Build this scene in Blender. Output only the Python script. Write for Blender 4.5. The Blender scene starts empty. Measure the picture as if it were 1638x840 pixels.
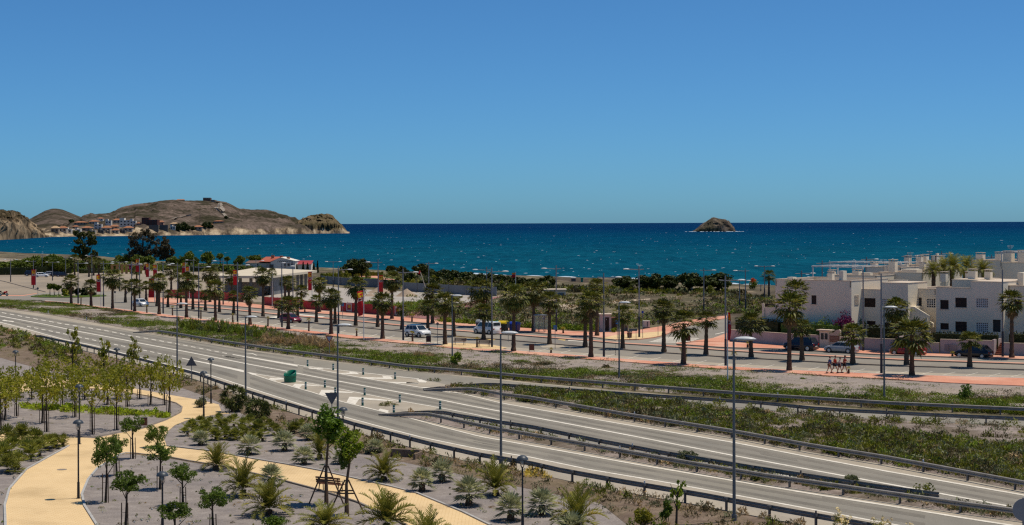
import bpy, bmesh, math, random
import numpy as np
from mathutils import Vector, Matrix, noise as mnoise

R = math.radians
SC = bpy.context.scene
COL = SC.collection

# ------------------------------------------------------------------ camera
FPX, CX, HV, ROLL, CAMZ = 2600.0, 819.0, 357.3, 0.0032, 16.3   # focal length in photo pixels, horizon row, roll, eye height
cam_data = bpy.data.cameras.new('camera')
cam = bpy.data.objects.new('camera', cam_data)
COL.objects.link(cam)
cam_data.sensor_width = 36.0
cam_data.lens = 36.0 * FPX / 1638.0
cam_data.shift_y = -(420.0 - HV) / 1638.0
cam_data.clip_start = 1.0
cam_data.clip_end = 400000.0
cam.location = (0, 0, CAMZ)
cam.rotation_euler = (Matrix.Rotation(R(90), 4, 'X') @ Matrix.Rotation(-ROLL, 4, 'Z')).to_euler()
SC.camera = cam

# ------------------------------------------------------------------ sky, sun, exposure
SUN_AZ = R(15.0)        # sun stands to the right (+X), a little beyond the scene
SUN_EL = R(70.0)
world = bpy.data.worlds.new("World")
SC.world = world
world.use_nodes = True
wn = world.node_tree
bg = wn.nodes['Background']
sky = wn.nodes.new('ShaderNodeTexSky')
sky.sky_type = 'NISHITA'
sky.sun_disc = False
sky.sun_elevation = SUN_EL
sky.sun_rotation = R(90) - SUN_AZ
sky.altitude = 0
sky.air_density = 0.6
sky.dust_density = 0.5
sky.ozone_density = 6.0
tint = wn.nodes.new('ShaderNodeMix')          # the deep, dry blue of the day
tint.data_type = 'RGBA'
tint.blend_type = 'MULTIPLY'
tint.inputs[0].default_value = 1.0
tint.inputs[7].default_value = (0.455, 0.855, 1.07, 1)
wn.links.new(sky.outputs[0], tint.inputs[6])
wn.links.new(tint.outputs[2], bg.inputs['Color'])
bg.inputs['Strength'].default_value = 0.095
sun_d = bpy.data.lights.new('sun', 'SUN')
sun_d.energy = 3.9
sun_d.angle = R(0.53)
sun_d.color = (1.0, 0.92, 0.79)
sun = bpy.data.objects.new('sun', sun_d)
COL.objects.link(sun)
_sd = Vector((math.cos(SUN_EL) * math.cos(SUN_AZ), math.cos(SUN_EL) * math.sin(SUN_AZ), math.sin(SUN_EL)))
sun.rotation_euler = _sd.to_track_quat('Z', 'Y').to_euler()
sun.location = (0, 0, 200)
SC.view_settings.view_transform = 'Standard'
SC.view_settings.look = 'None'
SC.view_settings.gamma = 1.0
SC.view_settings.use_curve_mapping = False
SC.view_settings.exposure = 0.0
SC.render.engine = 'CYCLES'
SC.cycles.use_denoising = False
SC.cycles.denoiser = 'OPENIMAGEDENOISE'
SC.cycles.denoising_input_passes = 'RGB_ALBEDO_NORMAL'
SC.cycles.max_bounces = 5
SC.cycles.transparent_max_bounces = 4
SC.cycles.pixel_filter_type = 'BLACKMAN_HARRIS'
SC.cycles.filter_width = 1.3

# ------------------------------------------------------------------ measuring helpers (photo pixel -> place on the ground)
def drop(u, v):
 return (v - HV) + ROLL * (u - CX)

def G(u, v, z=0.0):
 d = max(drop(u, v), 0.2)
 y = FPX * (CAMZ - z) / d
 return Vector((((u - CX) - ROLL * (v - HV)) * y / FPX, y, z))

def at_depth(u, v, y):
 return Vector((((u - CX) - ROLL * (v - HV)) * y / FPX, y, CAMZ - drop(u, v) * y / FPX))

def hgt(u, vb, vt):
 return CAMZ * (vb - vt) / drop(u, vb)

def wid(u, vb, px):
 return CAMZ * px / drop(u, vb)

def interp(poly, u):
 if u <= poly[0][0]:
  a, b = poly[0], poly[1]
 elif u >= poly[-1][0]:
  a, b = poly[-2], poly[-1]
 else:
  for a, b in zip(poly, poly[1:]):
   if a[0] <= u <= b[0]:
    break
 t = (u - a[0]) / (b[0] - a[0]) if b[0] != a[0] else 0
 return a[1] + (b[1] - a[1]) * t

def shift(poly, dv):
 return [(u, v + dv) for u, v in poly]

# ------------------------------------------------------------------ materials
MATS = {}
def _new(name):
 m = bpy.data.materials.new(name)
 m.use_nodes = True
 MATS[name] = m
 nt = m.node_tree
 return m, nt, nt.nodes, nt.links, nt.nodes['Principled BSDF']

def _ramp(nodes, cols):
 r = nodes.new('ShaderNodeValToRGB')
 e = r.color_ramp.elements
 while len(e) < len(cols):
  e.new(0.5)
 for el, (p, c) in zip(e, cols):
  el.position = p
  el.color = (c[0], c[1], c[2], 1)
 return r

def _coord(nodes, links, stretch=None, obj=False):
 if obj:
  tc = nodes.new('ShaderNodeTexCoord')
  out = tc.outputs['Object']
 else:
  g = nodes.new('ShaderNodeNewGeometry')
  out = g.outputs['Position']
 if stretch:
  mp = nodes.new('ShaderNodeMapping')
  mp.inputs['Scale'].default_value = stretch
  links.new(out, mp.inputs['Vector'])
  out = mp.outputs[0]
 return out

def _noise(nodes, links, co, scale, detail=5, rough=0.6):
 n = nodes.new('ShaderNodeTexNoise')
 n.inputs['Scale'].default_value = scale
 n.inputs['Detail'].default_value = detail
 n.inputs['Roughness'].default_value = rough
 links.new(co, n.inputs['Vector'])
 return n.outputs['Fac']

def _mix(nodes, links, fac, a, b, mode='MIX'):
 m = nodes.new('ShaderNodeMix')
 m.data_type = 'RGBA'
 m.blend_type = mode
 for sock, val in ((m.inputs[0], fac), (m.inputs[6], a), (m.inputs[7], b)):
  if hasattr(val, 'is_output'):
   links.new(val, sock)
  elif isinstance(val, (int, float)):
   sock.default_value = val
  else:
   sock.default_value = (val[0], val[1], val[2], 1)
 return m.outputs[2]

def flat(name, c, rough=0.6, spec=0.3, metal=0.0, var=0.06, scale=3.0, rnd=0.0, obj=True):
 """one paint / plastic / metal: a single colour with slight mottling"""
 m, nt, nodes, links, p = _new(name)
 co = _coord(nodes, links, obj=obj)
 f = _noise(nodes, links, co, scale, 4)
 r = _ramp(nodes, [(0.3, [x * (1 - var) for x in c]), (0.7, [min(1, x * (1 + var)) for x in c])])
 links.new(f, r.inputs[0])
 out = r.outputs[0]
 if rnd:
  oi = nodes.new('ShaderNodeObjectInfo')
  mr = nodes.new('ShaderNodeMapRange')
  mr.inputs['To Min'].default_value = 1 - rnd
  mr.inputs['To Max'].default_value = 1 + rnd
  links.new(oi.outputs['Random'], mr.inputs['Value'])
  h = nodes.new('ShaderNodeHueSaturation')
  links.new(mr.outputs[0], h.inputs['Value'])
  links.new(out, h.inputs['Color'])
  out = h.outputs[0]
 links.new(out, p.inputs['Base Color'])
 p.inputs['Roughness'].default_value = rough
 p.inputs['Specular IOR Level'].default_value = spec
 p.inputs['Metallic'].default_value = metal
 return m

def soil(name, cols, scale, cols2=None, scale2=0.1, f2=(0.45, 0.6), fine=None, bump=0.3, bscale=None, rough=0.95, stretch=None):
 """ground: ramp over a noise, a second large-scale colour family mixed in by another noise, fine grain on top"""
 m, nt, nodes, links, p = _new(name)
 co = _coord(nodes, links, stretch)
 r = _ramp(nodes, cols)
 links.new(_noise(nodes, links, co, scale, 8, 0.65), r.inputs[0])
 out = r.outputs[0]
 if cols2:
  r2 = _ramp(nodes, cols2)
  links.new(_noise(nodes, links, co, scale * 1.7, 6), r2.inputs[0])
  mr = nodes.new('ShaderNodeMapRange')
  mr.inputs['From Min'].default_value, mr.inputs['From Max'].default_value = f2
  links.new(_noise(nodes, links, co, scale2, 7, 0.6), mr.inputs['Value'])
  out = _mix(nodes, links, mr.outputs[0], out, r2.outputs[0])
 if fine:
  g = _ramp(nodes, [(0.3, (1 - fine[1],) * 3), (0.7, (1 + fine[1],) * 3)])
  links.new(_noise(nodes, links, co, fine[0], 3), g.inputs[0])
  out = _mix(nodes, links, 1.0, out, g.outputs[0], 'MULTIPLY')
 links.new(out, p.inputs['Base Color'])
 p.inputs['Roughness'].default_value = rough
 p.inputs['Specular IOR Level'].default_value = 0.1
 if bump:
  b = nodes.new('ShaderNodeBump')
  b.inputs['Strength'].default_value = bump
  b.inputs['Distance'].default_value = 0.08
  links.new(_noise(nodes, links, co, bscale or scale * 4, 6, 0.7), b.inputs['Height'])
  links.new(b.outputs[0], p.inputs['Normal'])
 return m

def leaf(name, c1, c2, scale=1.2, trans=0.3, rnd=0.16, c3=None):
 m, nt, nodes, links, p = _new(name)
 co = _coord(nodes, links, obj=True)
 boost = lambda c: (c[0] * 1.75, c[1] * 1.8, c[2] * 0.72)
 cols = [(0.32, boost(c1)), (0.52, boost(c2))] + ([(0.66, boost(c3))] if c3 else [])
 r = _ramp(nodes, cols)
 links.new(_noise(nodes, links, co, scale, 5, 0.7), r.inputs[0])
 oi = nodes.new('ShaderNodeObjectInfo')
 mr = nodes.new('ShaderNodeMapRange')
 mr.inputs['To Min'].default_value = 1 - rnd
 mr.inputs['To Max'].default_value = 1 + rnd
 links.new(oi.outputs['Random'], mr.inputs['Value'])
 h = nodes.new('ShaderNodeHueSaturation')
 links.new(mr.outputs[0], h.inputs['Value'])
 links.new(r.outputs[0], h.inputs['Color'])
 links.new(h.outputs[0], p.inputs['Base Color'])
 p.inputs['Roughness'].default_value = 0.55
 p.inputs['Specular IOR Level'].default_value = 0.25
 t = nodes.new('ShaderNodeBsdfTranslucent')
 links.new(h.outputs[0], t.inputs['Color'])
 mx = nodes.new('ShaderNodeMixShader')
 mx.inputs[0].default_value = trans
 links.new(p.outputs[0], mx.inputs[1])
 links.new(t.outputs[0], mx.inputs[2])
 links.new(mx.outputs[0], nodes['Material Output'].inputs['Surface'])
 return m

def paving(name, c1, c2, mortar, size=0.5, ratio=2.0, scale2=0.25, rough=0.9):
 """small paving blocks laid in courses"""
 m, nt, nodes, links, p = _new(name)
 co = _coord(nodes, links)
 b = nodes.new('ShaderNodeTexBrick')
 b.inputs['Color1'].default_value = (*c1, 1)
 b.inputs['Color2'].default_value = (*c2, 1)
 b.inputs['Mortar'].default_value = (*mortar, 1)
 b.inputs['Scale'].default_value = 1.0
 b.inputs['Mortar Size'].default_value = 0.02
 b.inputs['Brick Width'].default_value = size
 b.inputs['Row Height'].default_value = size / ratio
 links.new(co, b.inputs['Vector'])
 g = _ramp(nodes, [(0.32, (0.80, 0.79, 0.77)), (0.48, (0.98, 0.98, 0.98)), (0.7, (1.06, 1.06, 1.06))])
 links.new(_noise(nodes, links, co, scale2, 6), g.inputs[0])
 links.new(_mix(nodes, links, 1.0, b.outputs['Color'], g.outputs[0], 'MULTIPLY'), p.inputs['Base Color'])
 p.inputs['Roughness'].default_value = rough
 p.inputs['Specular IOR Level'].default_value = 0.15
 return m

# ------------------------------------------------------------------ mesh helpers
class MB:
 """collects verts and faces (with a material slot each), then links them as ONE mesh object"""
 def __init__(self):
  self.v, self.f, self.m, self.n = [], [], [], 0
 def add(self, verts, faces, mi=0):
  verts = np.asarray(verts, dtype=np.float64).reshape(-1, 3)
  o = self.n
  self.v.append(verts)
  self.n += len(verts)
  if isinstance(faces, np.ndarray):
   self.f.append(faces.astype(np.int64) + o)
   self.m.append(np.full(len(faces), mi) if np.isscalar(mi) else np.asarray(mi))
  else:
   for fc in faces:
    self.f.append(np.asarray([fc], dtype=np.int64) + o)
    self.m.append(np.array([mi]))
  return self
 def box(self, lo, hi, mi=0, M=None, skip=()):
  x0, y0, z0 = lo
  x1, y1, z1 = hi
  v = [(x0, y0, z0), (x1, y0, z0), (x1, y1, z0), (x0, y1, z0), (x0, y0, z1), (x1, y0, z1), (x1, y1, z1), (x0, y1, z1)]
  if M is not None:
   v = [M @ Vector(p) for p in v]
  f = [(0, 3, 2, 1), (4, 5, 6, 7), (0, 1, 5, 4), (1, 2, 6, 5), (2, 3, 7, 6), (3, 0, 4, 7)]
  return self.add(v, np.array([q for i, q in enumerate(f) if i not in skip]), mi)
 def tube(self, pts, rad, seg=8, mi=0, cap=True):
  pts = [Vector(p) for p in pts]
  rr = rad if hasattr(rad, '__len__') else [rad] * len(pts)
  vs, fs = [], []
  for i, p in enumerate(pts):
   d = (pts[min(i + 1, len(pts) - 1)] - pts[max(i - 1, 0)])
   d = d.normalized() if d.length > 1e-9 else Vector((0, 0, 1))
   a = Vector((1, 0, 0)) if abs(d.x) < 0.8 else Vector((0, 1, 0))
   e1 = d.cross(a).normalized()
   e2 = d.cross(e1)
   for k in range(seg):
    t = 2 * math.pi * k / seg
    vs.append(p + (e1 * math.cos(t) + e2 * math.sin(t)) * rr[i])
  for i in range(len(pts) - 1):
   for k in range(seg):
    k2 = (k + 1) % seg
    fs.append((i * seg + k, i * seg + k2, (i + 1) * seg + k2, (i + 1) * seg + k))
  self.add(vs, np.array(fs), mi)
  if cap:
   n = len(pts)
   self.f.append(np.array([[self.n - n * seg + k for k in range(seg)][::-1]]))
   self.m.append(np.array([mi]))
   self.f.append(np.array([[self.n - seg + k for k in range(seg)]]))
   self.m.append(np.array([mi]))
  return self
 def cyl(self, c, r0, r1, h, seg=12, mi=0, cap=True):
  c = Vector(c)
  return self.tube([c, c + Vector((0, 0, h))], [r0, r1], seg, mi, cap)
 def lathe(self, prof, seg=16, c=(0, 0, 0), mi=0, M=None):
  vs, fs = [], []
  for r, z in prof:
   for k in range(seg):
    t = 2 * math.pi * k / seg
    p = Vector((c[0] + r * math.cos(t), c[1] + r * math.sin(t), c[2] + z))
    vs.append(M @ p if M is not None else p)
  for i in range(len(prof) - 1):
   for k in range(seg):
    k2 = (k + 1) % seg
    fs.append((i * seg + k, i * seg + k2, (i + 1) * seg + k2, (i + 1) * seg + k))
  return self.add(vs, np.array(fs), mi)
 def prism(self, poly, z0, z1, mi=0, M=None):
  """a flat outline (x, y) raised from z0 to z1"""
  n = len(poly)
  v = [Vector((p[0], p[1], z0)) for p in poly] + [Vector((p[0], p[1], z1)) for p in poly]
  if M is not None:
   v = [M @ p for p in v]
  f = [tuple(range(n))[::-1], tuple(range(n, 2 * n))] + [(i, (i + 1) % n, n + (i + 1) % n, n + i) for i in range(n)]
  return self.add(v, f, mi)
 def quad(self, a, b, c, d, mi=0):
  return self.add([a, b, c, d], np.array([[0, 1, 2, 3]]), mi)
 def mesh(self, name, mats, smooth=False):
  me = bpy.data.meshes.new(name)
  V = np.concatenate(self.v)
  loops = np.concatenate([f.reshape(-1) for f in self.f])
  sizes = np.concatenate([np.full(len(f), f.shape[1]) for f in self.f])
  me.vertices.add(len(V))
  me.vertices.foreach_set('co', V.astype(np.float32).reshape(-1))
  me.loops.add(len(loops))
  me.loops.foreach_set('vertex_index', loops.astype(np.int32))
  me.polygons.add(len(sizes))
  starts = np.concatenate([[0], np.cumsum(sizes)[:-1]])
  me.polygons.foreach_set('loop_start', starts.astype(np.int32))
  me.polygons.foreach_set('loop_total', sizes.astype(np.int32))
  for m in (mats if isinstance(mats, (list, tuple)) else [mats]):
   me.materials.append(m)
  me.polygons.foreach_set('material_index', np.concatenate(self.m).astype(np.int32))
  me.polygons.foreach_set('use_smooth', np.full(len(sizes), bool(smooth)))
  me.update(calc_edges=True)
  me.validate()
  return me
 def build(self, name, mats, parent=None, smooth=False):
  return link(name, self.mesh(name, mats, smooth), parent)

def link(name, me, parent=None, loc=None, rz=None, scale=None):
 o = bpy.data.objects.new(name, me)
 COL.objects.link(o)
 if parent is not None:
  o.parent = parent
 if loc is not None:
  o.location = loc
 if rz is not None:
  o.rotation_euler = (0, 0, rz)
 if scale is not None:
  o.scale = scale if hasattr(scale, '__len__') else (scale,) * 3
 return o

def tag(o, label=None, cat=None, group=None, kind=None):
 if label:
  o['label'] = label
 if cat:
  o['category'] = cat
 if group:
  o['group'] = group
 if kind:
  o['kind'] = kind
 return o

def thing(name, label, cat, loc=(0, 0, 0), rz=0.0, group=None, scale=None):
 o = link(name, None, None, loc, rz, scale)
 o.empty_display_size = 0.3
 return tag(o, label, cat, group)

CHILDREN = {}
def kids(o):
 return [c for c in COL.objects if c.parent == o]

def dup(root, loc, rz=0.0, label=None, group=None, scale=None):
 """a copy of a thing with copies of its parts and their sub-parts"""
 r = root.copy()
 COL.objects.link(r)
 r.location = loc
 r.rotation_euler = (0, 0, rz)
 if scale is not None:
  r.scale = (scale,) * 3
 if label:
  r['label'] = label
 if group:
  r['group'] = group
 for ch in root.children:
  c = ch.copy()
  COL.objects.link(c)
  c.parent = r
  for g in ch.children:
   d = g.copy()
   COL.objects.link(d)
   d.parent = c
 return r

_ONES = ['', 'first', 'second', 'third', 'fourth', 'fifth', 'sixth', 'seventh', 'eighth', 'ninth', 'tenth', 'eleventh', 'twelfth', 'thirteenth',
   'fourteenth', 'fifteenth', 'sixteenth', 'seventeenth', 'eighteenth', 'nineteenth']
_TENS = {20: ('twentieth', 'twenty'), 30: ('thirtieth', 'thirty'), 40: ('fortieth', 'forty')}
def nth(i):
 if i < 20:
  return _ONES[i]
 t, o = i // 10 * 10, i % 10
 return _TENS[t][0] if o == 0 else _TENS[t][1] + '-' + _ONES[o]

# ---- ground sheets
def sheet(name, px, z, m, kind='structure', label=None, thick=0.0):
 """an outline given in photo pixels, laid on the ground at height z (raised as a slab when thick)"""
 pts = [G(u, v, z) for u, v in px]
 mb = MB()
 n = len(pts)
 mb.add(pts, [tuple(range(n))])
 if thick:
  lo = [Vector((p.x, p.y, z - thick)) for p in pts]
  for i in range(n):
   j = (i + 1) % n
   mb.quad(lo[i], lo[j], pts[j], pts[i])
 me = mb.mesh(name, m)
 bm = bmesh.new()
 bm.from_mesh(me)
 bmesh.ops.triangulate(bm, faces=[f for f in bm.faces if len(f.verts) > 4])
 for f in bm.faces:
  if abs(f.normal.z) > 0.5 and f.normal.z < 0:
   f.normal_flip()
 bm.to_mesh(me)
 bm.free()
 return tag(link(name, me), label, None, None, kind)

def us(a, b, n):
 return [a + (b - a) * i / n for i in range(n + 1)]

def strip(name, pa, pb, u0, u1, n, z, m, kind='structure', rows=1, bumpy=0.0, seed=0, thick=0.0, pin=(True, True)):
 """a band between two lines read off the photo; bumpy raises it in irregular hummocks of real relief"""
 vs, fs = [], []
 for i, u in enumerate(us(u0, u1, n)):
  a, b = G(u, interp(pa, u), z), G(u, interp(pb, u), z)
  for k in range(rows + 1):
   t = k / rows
   p = a.lerp(b, t)
   if bumpy:
    w = min(1.0, (t * 5 if pin[0] else 1), ((1 - t) * 5 if pin[1] else 1))
    q = Vector((p.x * 0.16 + seed, p.y * 0.16, seed * 0.7))
    h = mnoise.fractal(q, 0.9, 2.1, 4) * 0.5 + 0.5
    p = Vector((p.x, p.y, z + bumpy * w * max(0.0, h)))
   vs.append(p)
 w = rows + 1
 for i in range(n):
  for k in range(rows):
   fs.append((i * w + k, i * w + k + 1, (i + 1) * w + k + 1, (i + 1) * w + k))
 mb = MB().add(vs, np.array(fs))
 if thick:
  for row in (0, rows):
   for i in range(n):
    p, q = vs[i * w + row], vs[(i + 1) * w + row]
    mb.quad(p, q, Vector((q.x, q.y, z - thick)), Vector((p.x, p.y, z - thick)))
 me = mb.mesh(name, m, smooth=bool(bumpy))
 bm = bmesh.new()
 bm.from_mesh(me)
 bmesh.ops.recalc_face_normals(bm, faces=bm.faces)
 up = sum(f.normal.z * f.calc_area() for f in bm.faces)
 if up < 0:
  bmesh.ops.reverse_faces(bm, faces=bm.faces)
 bm.to_mesh(me)
 bm.free()
 return tag(link(name, me), None, None, None, kind)
# ------------------------------------------------------------------ material palette
ASPH = soil('asphalt', [(0.35, (0.245, 0.222, 0.178)), (0.65, (0.295, 0.264, 0.212))], 0.25, [(0.3, (0.215, 0.198, 0.165)), (0.7, (0.255, 0.23, 0.19))], 0.06, (0.4, 0.62), fine=(18, 0.10), bump=0.15, bscale=30, stretch=(1, 0.6, 1))
TANSH = soil('dusty_shoulder', [(0.35, (0.37, 0.315, 0.24)), (0.65, (0.43, 0.37, 0.285))], 0.4, [(0.3, (0.31, 0.27, 0.21)), (0.7, (0.36, 0.31, 0.245))], 0.15, fine=(12, 0.12), bump=0.15, bscale=20)
PROM = soil('promenade_asphalt', [(0.35, (0.25, 0.222, 0.182)), (0.65, (0.30, 0.265, 0.215))], 0.2, [(0.3, (0.205, 0.185, 0.158)), (0.7, (0.24, 0.215, 0.18))], 0.07, fine=(10, 0.1), bump=0.1, stretch=(1, 0.5, 1))
PARK_BAY = soil('parking_bay_concrete', [(0.35, (0.36, 0.305, 0.235)), (0.65, (0.43, 0.365, 0.275))], 0.3, fine=(8, 0.1), bump=0.1)
WHITE_LINE = soil('road_paint', [(0.3, (0.55, 0.495, 0.40)), (0.6, (0.76, 0.70, 0.595))], 1.5, fine=(9, 0.14), bump=0)
YELLOW_LINE = soil('yellow_paint', [(0.3, (0.62, 0.42, 0.16)), (0.6, (0.7, 0.5, 0.2))], 2, bump=0)
PINK = soil('pink_pavement', [(0.35, (0.55, 0.235, 0.15)), (0.65, (0.66, 0.30, 0.195))], 0.5, [(0.3, (0.60, 0.32, 0.22)), (0.7, (0.68, 0.40, 0.28))], 0.12, fine=(6, 0.12), bump=0.1)
KERB = soil('kerb_concrete', [(0.35, (0.20, 0.165, 0.135)), (0.65, (0.30, 0.25, 0.20))], 0.8, fine=(6, 0.12), bump=0.1)
PALEKERB = soil('pale_kerb', [(0.35, (0.36, 0.35, 0.33)), (0.65, (0.46, 0.44, 0.41))], 1.5, fine=(9, 0.12), bump=0.1)
SAND = soil('sand', [(0.35, (0.42, 0.33, 0.23)), (0.65, (0.52, 0.41, 0.29))], 0.1, [(0.3, (0.36, 0.29, 0.21)), (0.7, (0.42, 0.33, 0.24))], 0.03, fine=(4, 0.12), bump=0.2)
LOT = soil('dirt_lot', [(0.35, (0.29, 0.235, 0.175)), (0.65, (0.37, 0.30, 0.22))], 0.12, [(0.3, (0.23, 0.19, 0.145)), (0.7, (0.29, 0.24, 0.18))], 0.03, fine=(4, 0.12), bump=0.2)
FIELD = soil('scrub_field', [(0.34, (0.085, 0.08, 0.035)), (0.5, (0.15, 0.125, 0.07)), (0.62, (0.30, 0.23, 0.15))], 0.22, [(0.3, (0.045, 0.035, 0.025)), (0.7, (0.10, 0.075, 0.05))], 0.035, (0.46, 0.62), fine=(3, 0.2), bump=0.6, stretch=(1, 0.35, 1))
GRAVEL = soil('grey_gravel', [(0.32, (0.21, 0.175, 0.152)), (0.5, (0.285, 0.238, 0.205)), (0.68, (0.385, 0.32, 0.275))], 1.3, [(0.3, (0.27, 0.22, 0.18)), (0.7, (0.37, 0.30, 0.24))], 0.12, fine=(7, 0.22), bump=0.8, bscale=5)
PARKGRAVEL = soil('violet_gravel', [(0.32, (0.215, 0.182, 0.160)), (0.5, (0.275, 0.235, 0.208)), (0.7, (0.345, 0.298, 0.262))], 0.9, [(0.3, (0.17, 0.145, 0.135)), (0.7, (0.24, 0.21, 0.20))], 0.22, (0.5, 0.72), fine=(9, 0.2), bump=0.7, bscale=8)
BROWNSOIL = soil('brown_soil', [(0.32, (0.135, 0.095, 0.07)), (0.55, (0.20, 0.145, 0.105)), (0.7, (0.29, 0.22, 0.16))], 0.9, [(0.3, (0.12, 0.09, 0.055)), (0.7, (0.24, 0.18, 0.115))], 0.2, fine=(7, 0.2), bump=0.8, bscale=5)
BANKSOIL = soil('bank_soil', [(0.32, (0.20, 0.155, 0.13)), (0.5, (0.27, 0.22, 0.19)), (0.7, (0.37, 0.30, 0.25))], 0.8, [(0.3, (0.11, 0.085, 0.06)), (0.7, (0.19, 0.15, 0.11))], 0.13, fine=(7, 0.2), bump=0.8, bscale=4)
YELLOWPATH = paving('yellow_paving', (0.72, 0.51, 0.272), (0.765, 0.555, 0.305), (0.58, 0.40, 0.185), 0.4)
GRAVELYARD = soil('gravel_yard', [(0.35, (0.33, 0.29, 0.25)), (0.65, (0.44, 0.39, 0.335))], 0.15, fine=(3, 0.15), bump=0.3)
LAWN = soil('lawn', [(0.35, (0.055, 0.09, 0.018)), (0.65, (0.10, 0.14, 0.03))], 0.2, fine=(3, 0.2), bump=0.3)
BRICKPINK = soil('faded_brick', [(0.4, (0.24, 0.105, 0.10)), (0.6, (0.32, 0.16, 0.145))], 0.5, fine=(2, 0.2), bump=0.3, stretch=(1, 0.5, 1))
MOUND = soil('sand_mound', [(0.35, (0.32, 0.24, 0.17)), (0.65, (0.40, 0.30, 0.215))], 0.3, fine=(3, 0.15), bump=0.4)

STEEL = flat('galvanised_steel', (0.30, 0.27, 0.235), 0.55, 0.3, 0.1, 0.2, 2.0)
STEELPOST = flat('galvanised_post', (0.15, 0.15, 0.15), 0.55, 0.4, 0.3, 0.1)
LAMPPOST = flat('lamp_post_grey', (0.14, 0.15, 0.155), 0.5, 0.4, 0.2, 0.08)
DARKPOST = flat('dark_post', (0.03, 0.034, 0.05), 0.5, 0.4, 0.1, 0.1)
TALLPOLE = flat('galvanised_pole', (0.21, 0.205, 0.215), 0.5, 0.4, 0.3, 0.08)
LAMPWHITE = flat('lamp_white', (0.62, 0.62, 0.60), 0.35, 0.5)
WHITE = flat('white_paint', (0.72, 0.71, 0.68), 0.5, 0.3)
BLACK = flat('black_plastic', (0.012, 0.012, 0.014), 0.5, 0.4)
RUBBER = flat('rubber', (0.015, 0.015, 0.016), 0.8, 0.2)
RIM = flat('alloy', (0.45, 0.45, 0.46), 0.3, 0.6, 0.8)
GLASS = flat('dark_glass', (0.012, 0.018, 0.022), 0.08, 0.8)
GREENPLASTIC = flat('green_plastic', (0.0, 0.13, 0.072), 0.4, 0.4, 0, 0.12)
TEAL = flat('teal_plastic', (0.004, 0.10, 0.085), 0.45, 0.4)
DOME = flat('dome_dark', (0.045, 0.055, 0.065), 0.45, 0.4)
LAMPBLACK = flat('lamp_black', (0.018, 0.020, 0.026), 0.5, 0.4)
SIGNBACK = flat('sign_back', (0.12, 0.122, 0.13), 0.55, 0.4, 0.3)
ROUNDBACK = flat('round_sign_back', (0.30, 0.28, 0.275), 0.6, 0.3)
SIGNRED = flat('sign_red', (0.45, 0.08, 0.03), 0.4, 0.4)
SIGNWHITE = flat('sign_white', (0.38, 0.40, 0.44), 0.4, 0.4)
SIGNBLUE = flat('sign_blue', (0.03, 0.16, 0.42), 0.4, 0.4)
DEEPBLUE = flat('deep_blue', (0.012, 0.04, 0.30), 0.4, 0.4)
BROWNBIN = flat('brown_bin', (0.10, 0.04, 0.028), 0.6, 0.3)
WOOD = flat('weathered_wood', (0.11, 0.075, 0.05), 0.8, 0.2, 0, 0.25, 6)
REDWOOD = flat('bench_wood', (0.17, 0.07, 0.035), 0.7, 0.2, 0, 0.2, 6)
CONCRETE = soil('concrete', [(0.35, (0.30, 0.275, 0.24)), (0.65, (0.38, 0.345, 0.30))], 0.4, fine=(3, 0.1), bump=0.15)
GREYCON = soil('grey_concrete', [(0.35, (0.16, 0.165, 0.17)), (0.65, (0.22, 0.22, 0.22))], 0.3, fine=(3, 0.12), bump=0.15)
HEADWALL = soil('headwall_concrete', [(0.35, (0.17, 0.12, 0.085)), (0.65, (0.24, 0.175, 0.125))], 1.5, fine=(6, 0.15), bump=0.3)

# ------------------------------------------------------------------ lines read off the photograph (photo pixels)
FE = [(-90, 482), (0, 493), (61, 501), (122, 511), (200, 525), (283, 539), (400, 559), (520, 575.5), (650, 592), (772, 603.5), (850, 612), (1000, 626), (1220, 643.5), (1400, 656), (1638, 669), (1760, 675)]
UD = [(-90, 485), (0, 499.5), (49, 508.7), (102.6, 518.5), (165, 528), (200, 535.4), (283, 550), (365, 566), (372, 567), (476, 585)]
CL = [(-90, 487), (0, 505.5), (24, 510), (73, 519), (122, 529.5), (200, 544), (224, 549), (310, 565), (400, 583), (454, 593), (520, 605.7), (585, 617.7), (700, 638.5), (748, 648.4), (850, 667), (1000, 695), (1175, 729), (1420, 774), (1638, 814), (1760, 838)]
LD = [(43, 522), (97.7, 533), (163.6, 547), (228, 560), (285.5, 571.4)]
NL = [(-90, 496), (0, 515.4), (36.6, 524.6), (73, 535), (104, 543.5), (152.6, 553), (200, 566), (280, 586), (341, 601.5), (378, 613.4), (397.7, 620), (459, 639.7), (500, 653), (555, 668), (622, 686), (677, 700), (760, 717), (847, 731), (943, 751), (1057, 770), (1193, 795), (1360, 826), (1500, 852)]
NE = [(-90, 500), (0, 523), (40, 536), (85, 549), (133, 561), (200, 577.5), (255, 592), (317, 608.5), (396, 637), (444, 653), (500, 670), (566, 690), (622, 706), (687, 723.5), (760, 741), (847, 755.5), (943, 776.5), (1057, 797.5), (1123, 809.5), (1193, 823), (1271, 838), (1360, 855), (1500, 882), (1700, 920)]
G1T = [(213, 525), (236.6, 525), (283, 531.7), (322, 538.5), (393, 549), (454, 558), (520, 565.8), (650, 583), (760, 591.5), (850, 600), (1000, 612), (1220, 629), (1430, 642), (1638, 651.5), (1760, 657)]
G2AT = [(676, 612.5), (702, 611.7), (748, 612), (790, 612.6), (850, 616.6), (882, 619), (1000, 627.5), (1220, 642), (1299, 650), (1361, 654), (1430, 657.5), (1497, 661), (1569, 664), (1638, 667), (1760, 672)]
G2BT = [(677, 613.5), (699, 614), (744, 618), (772, 621.5), (807.5, 628), (850, 633), (913, 644), (1000, 659), (1175, 686.5), (1300, 709), (1420, 728), (1638, 768), (1760, 792)]
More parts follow.
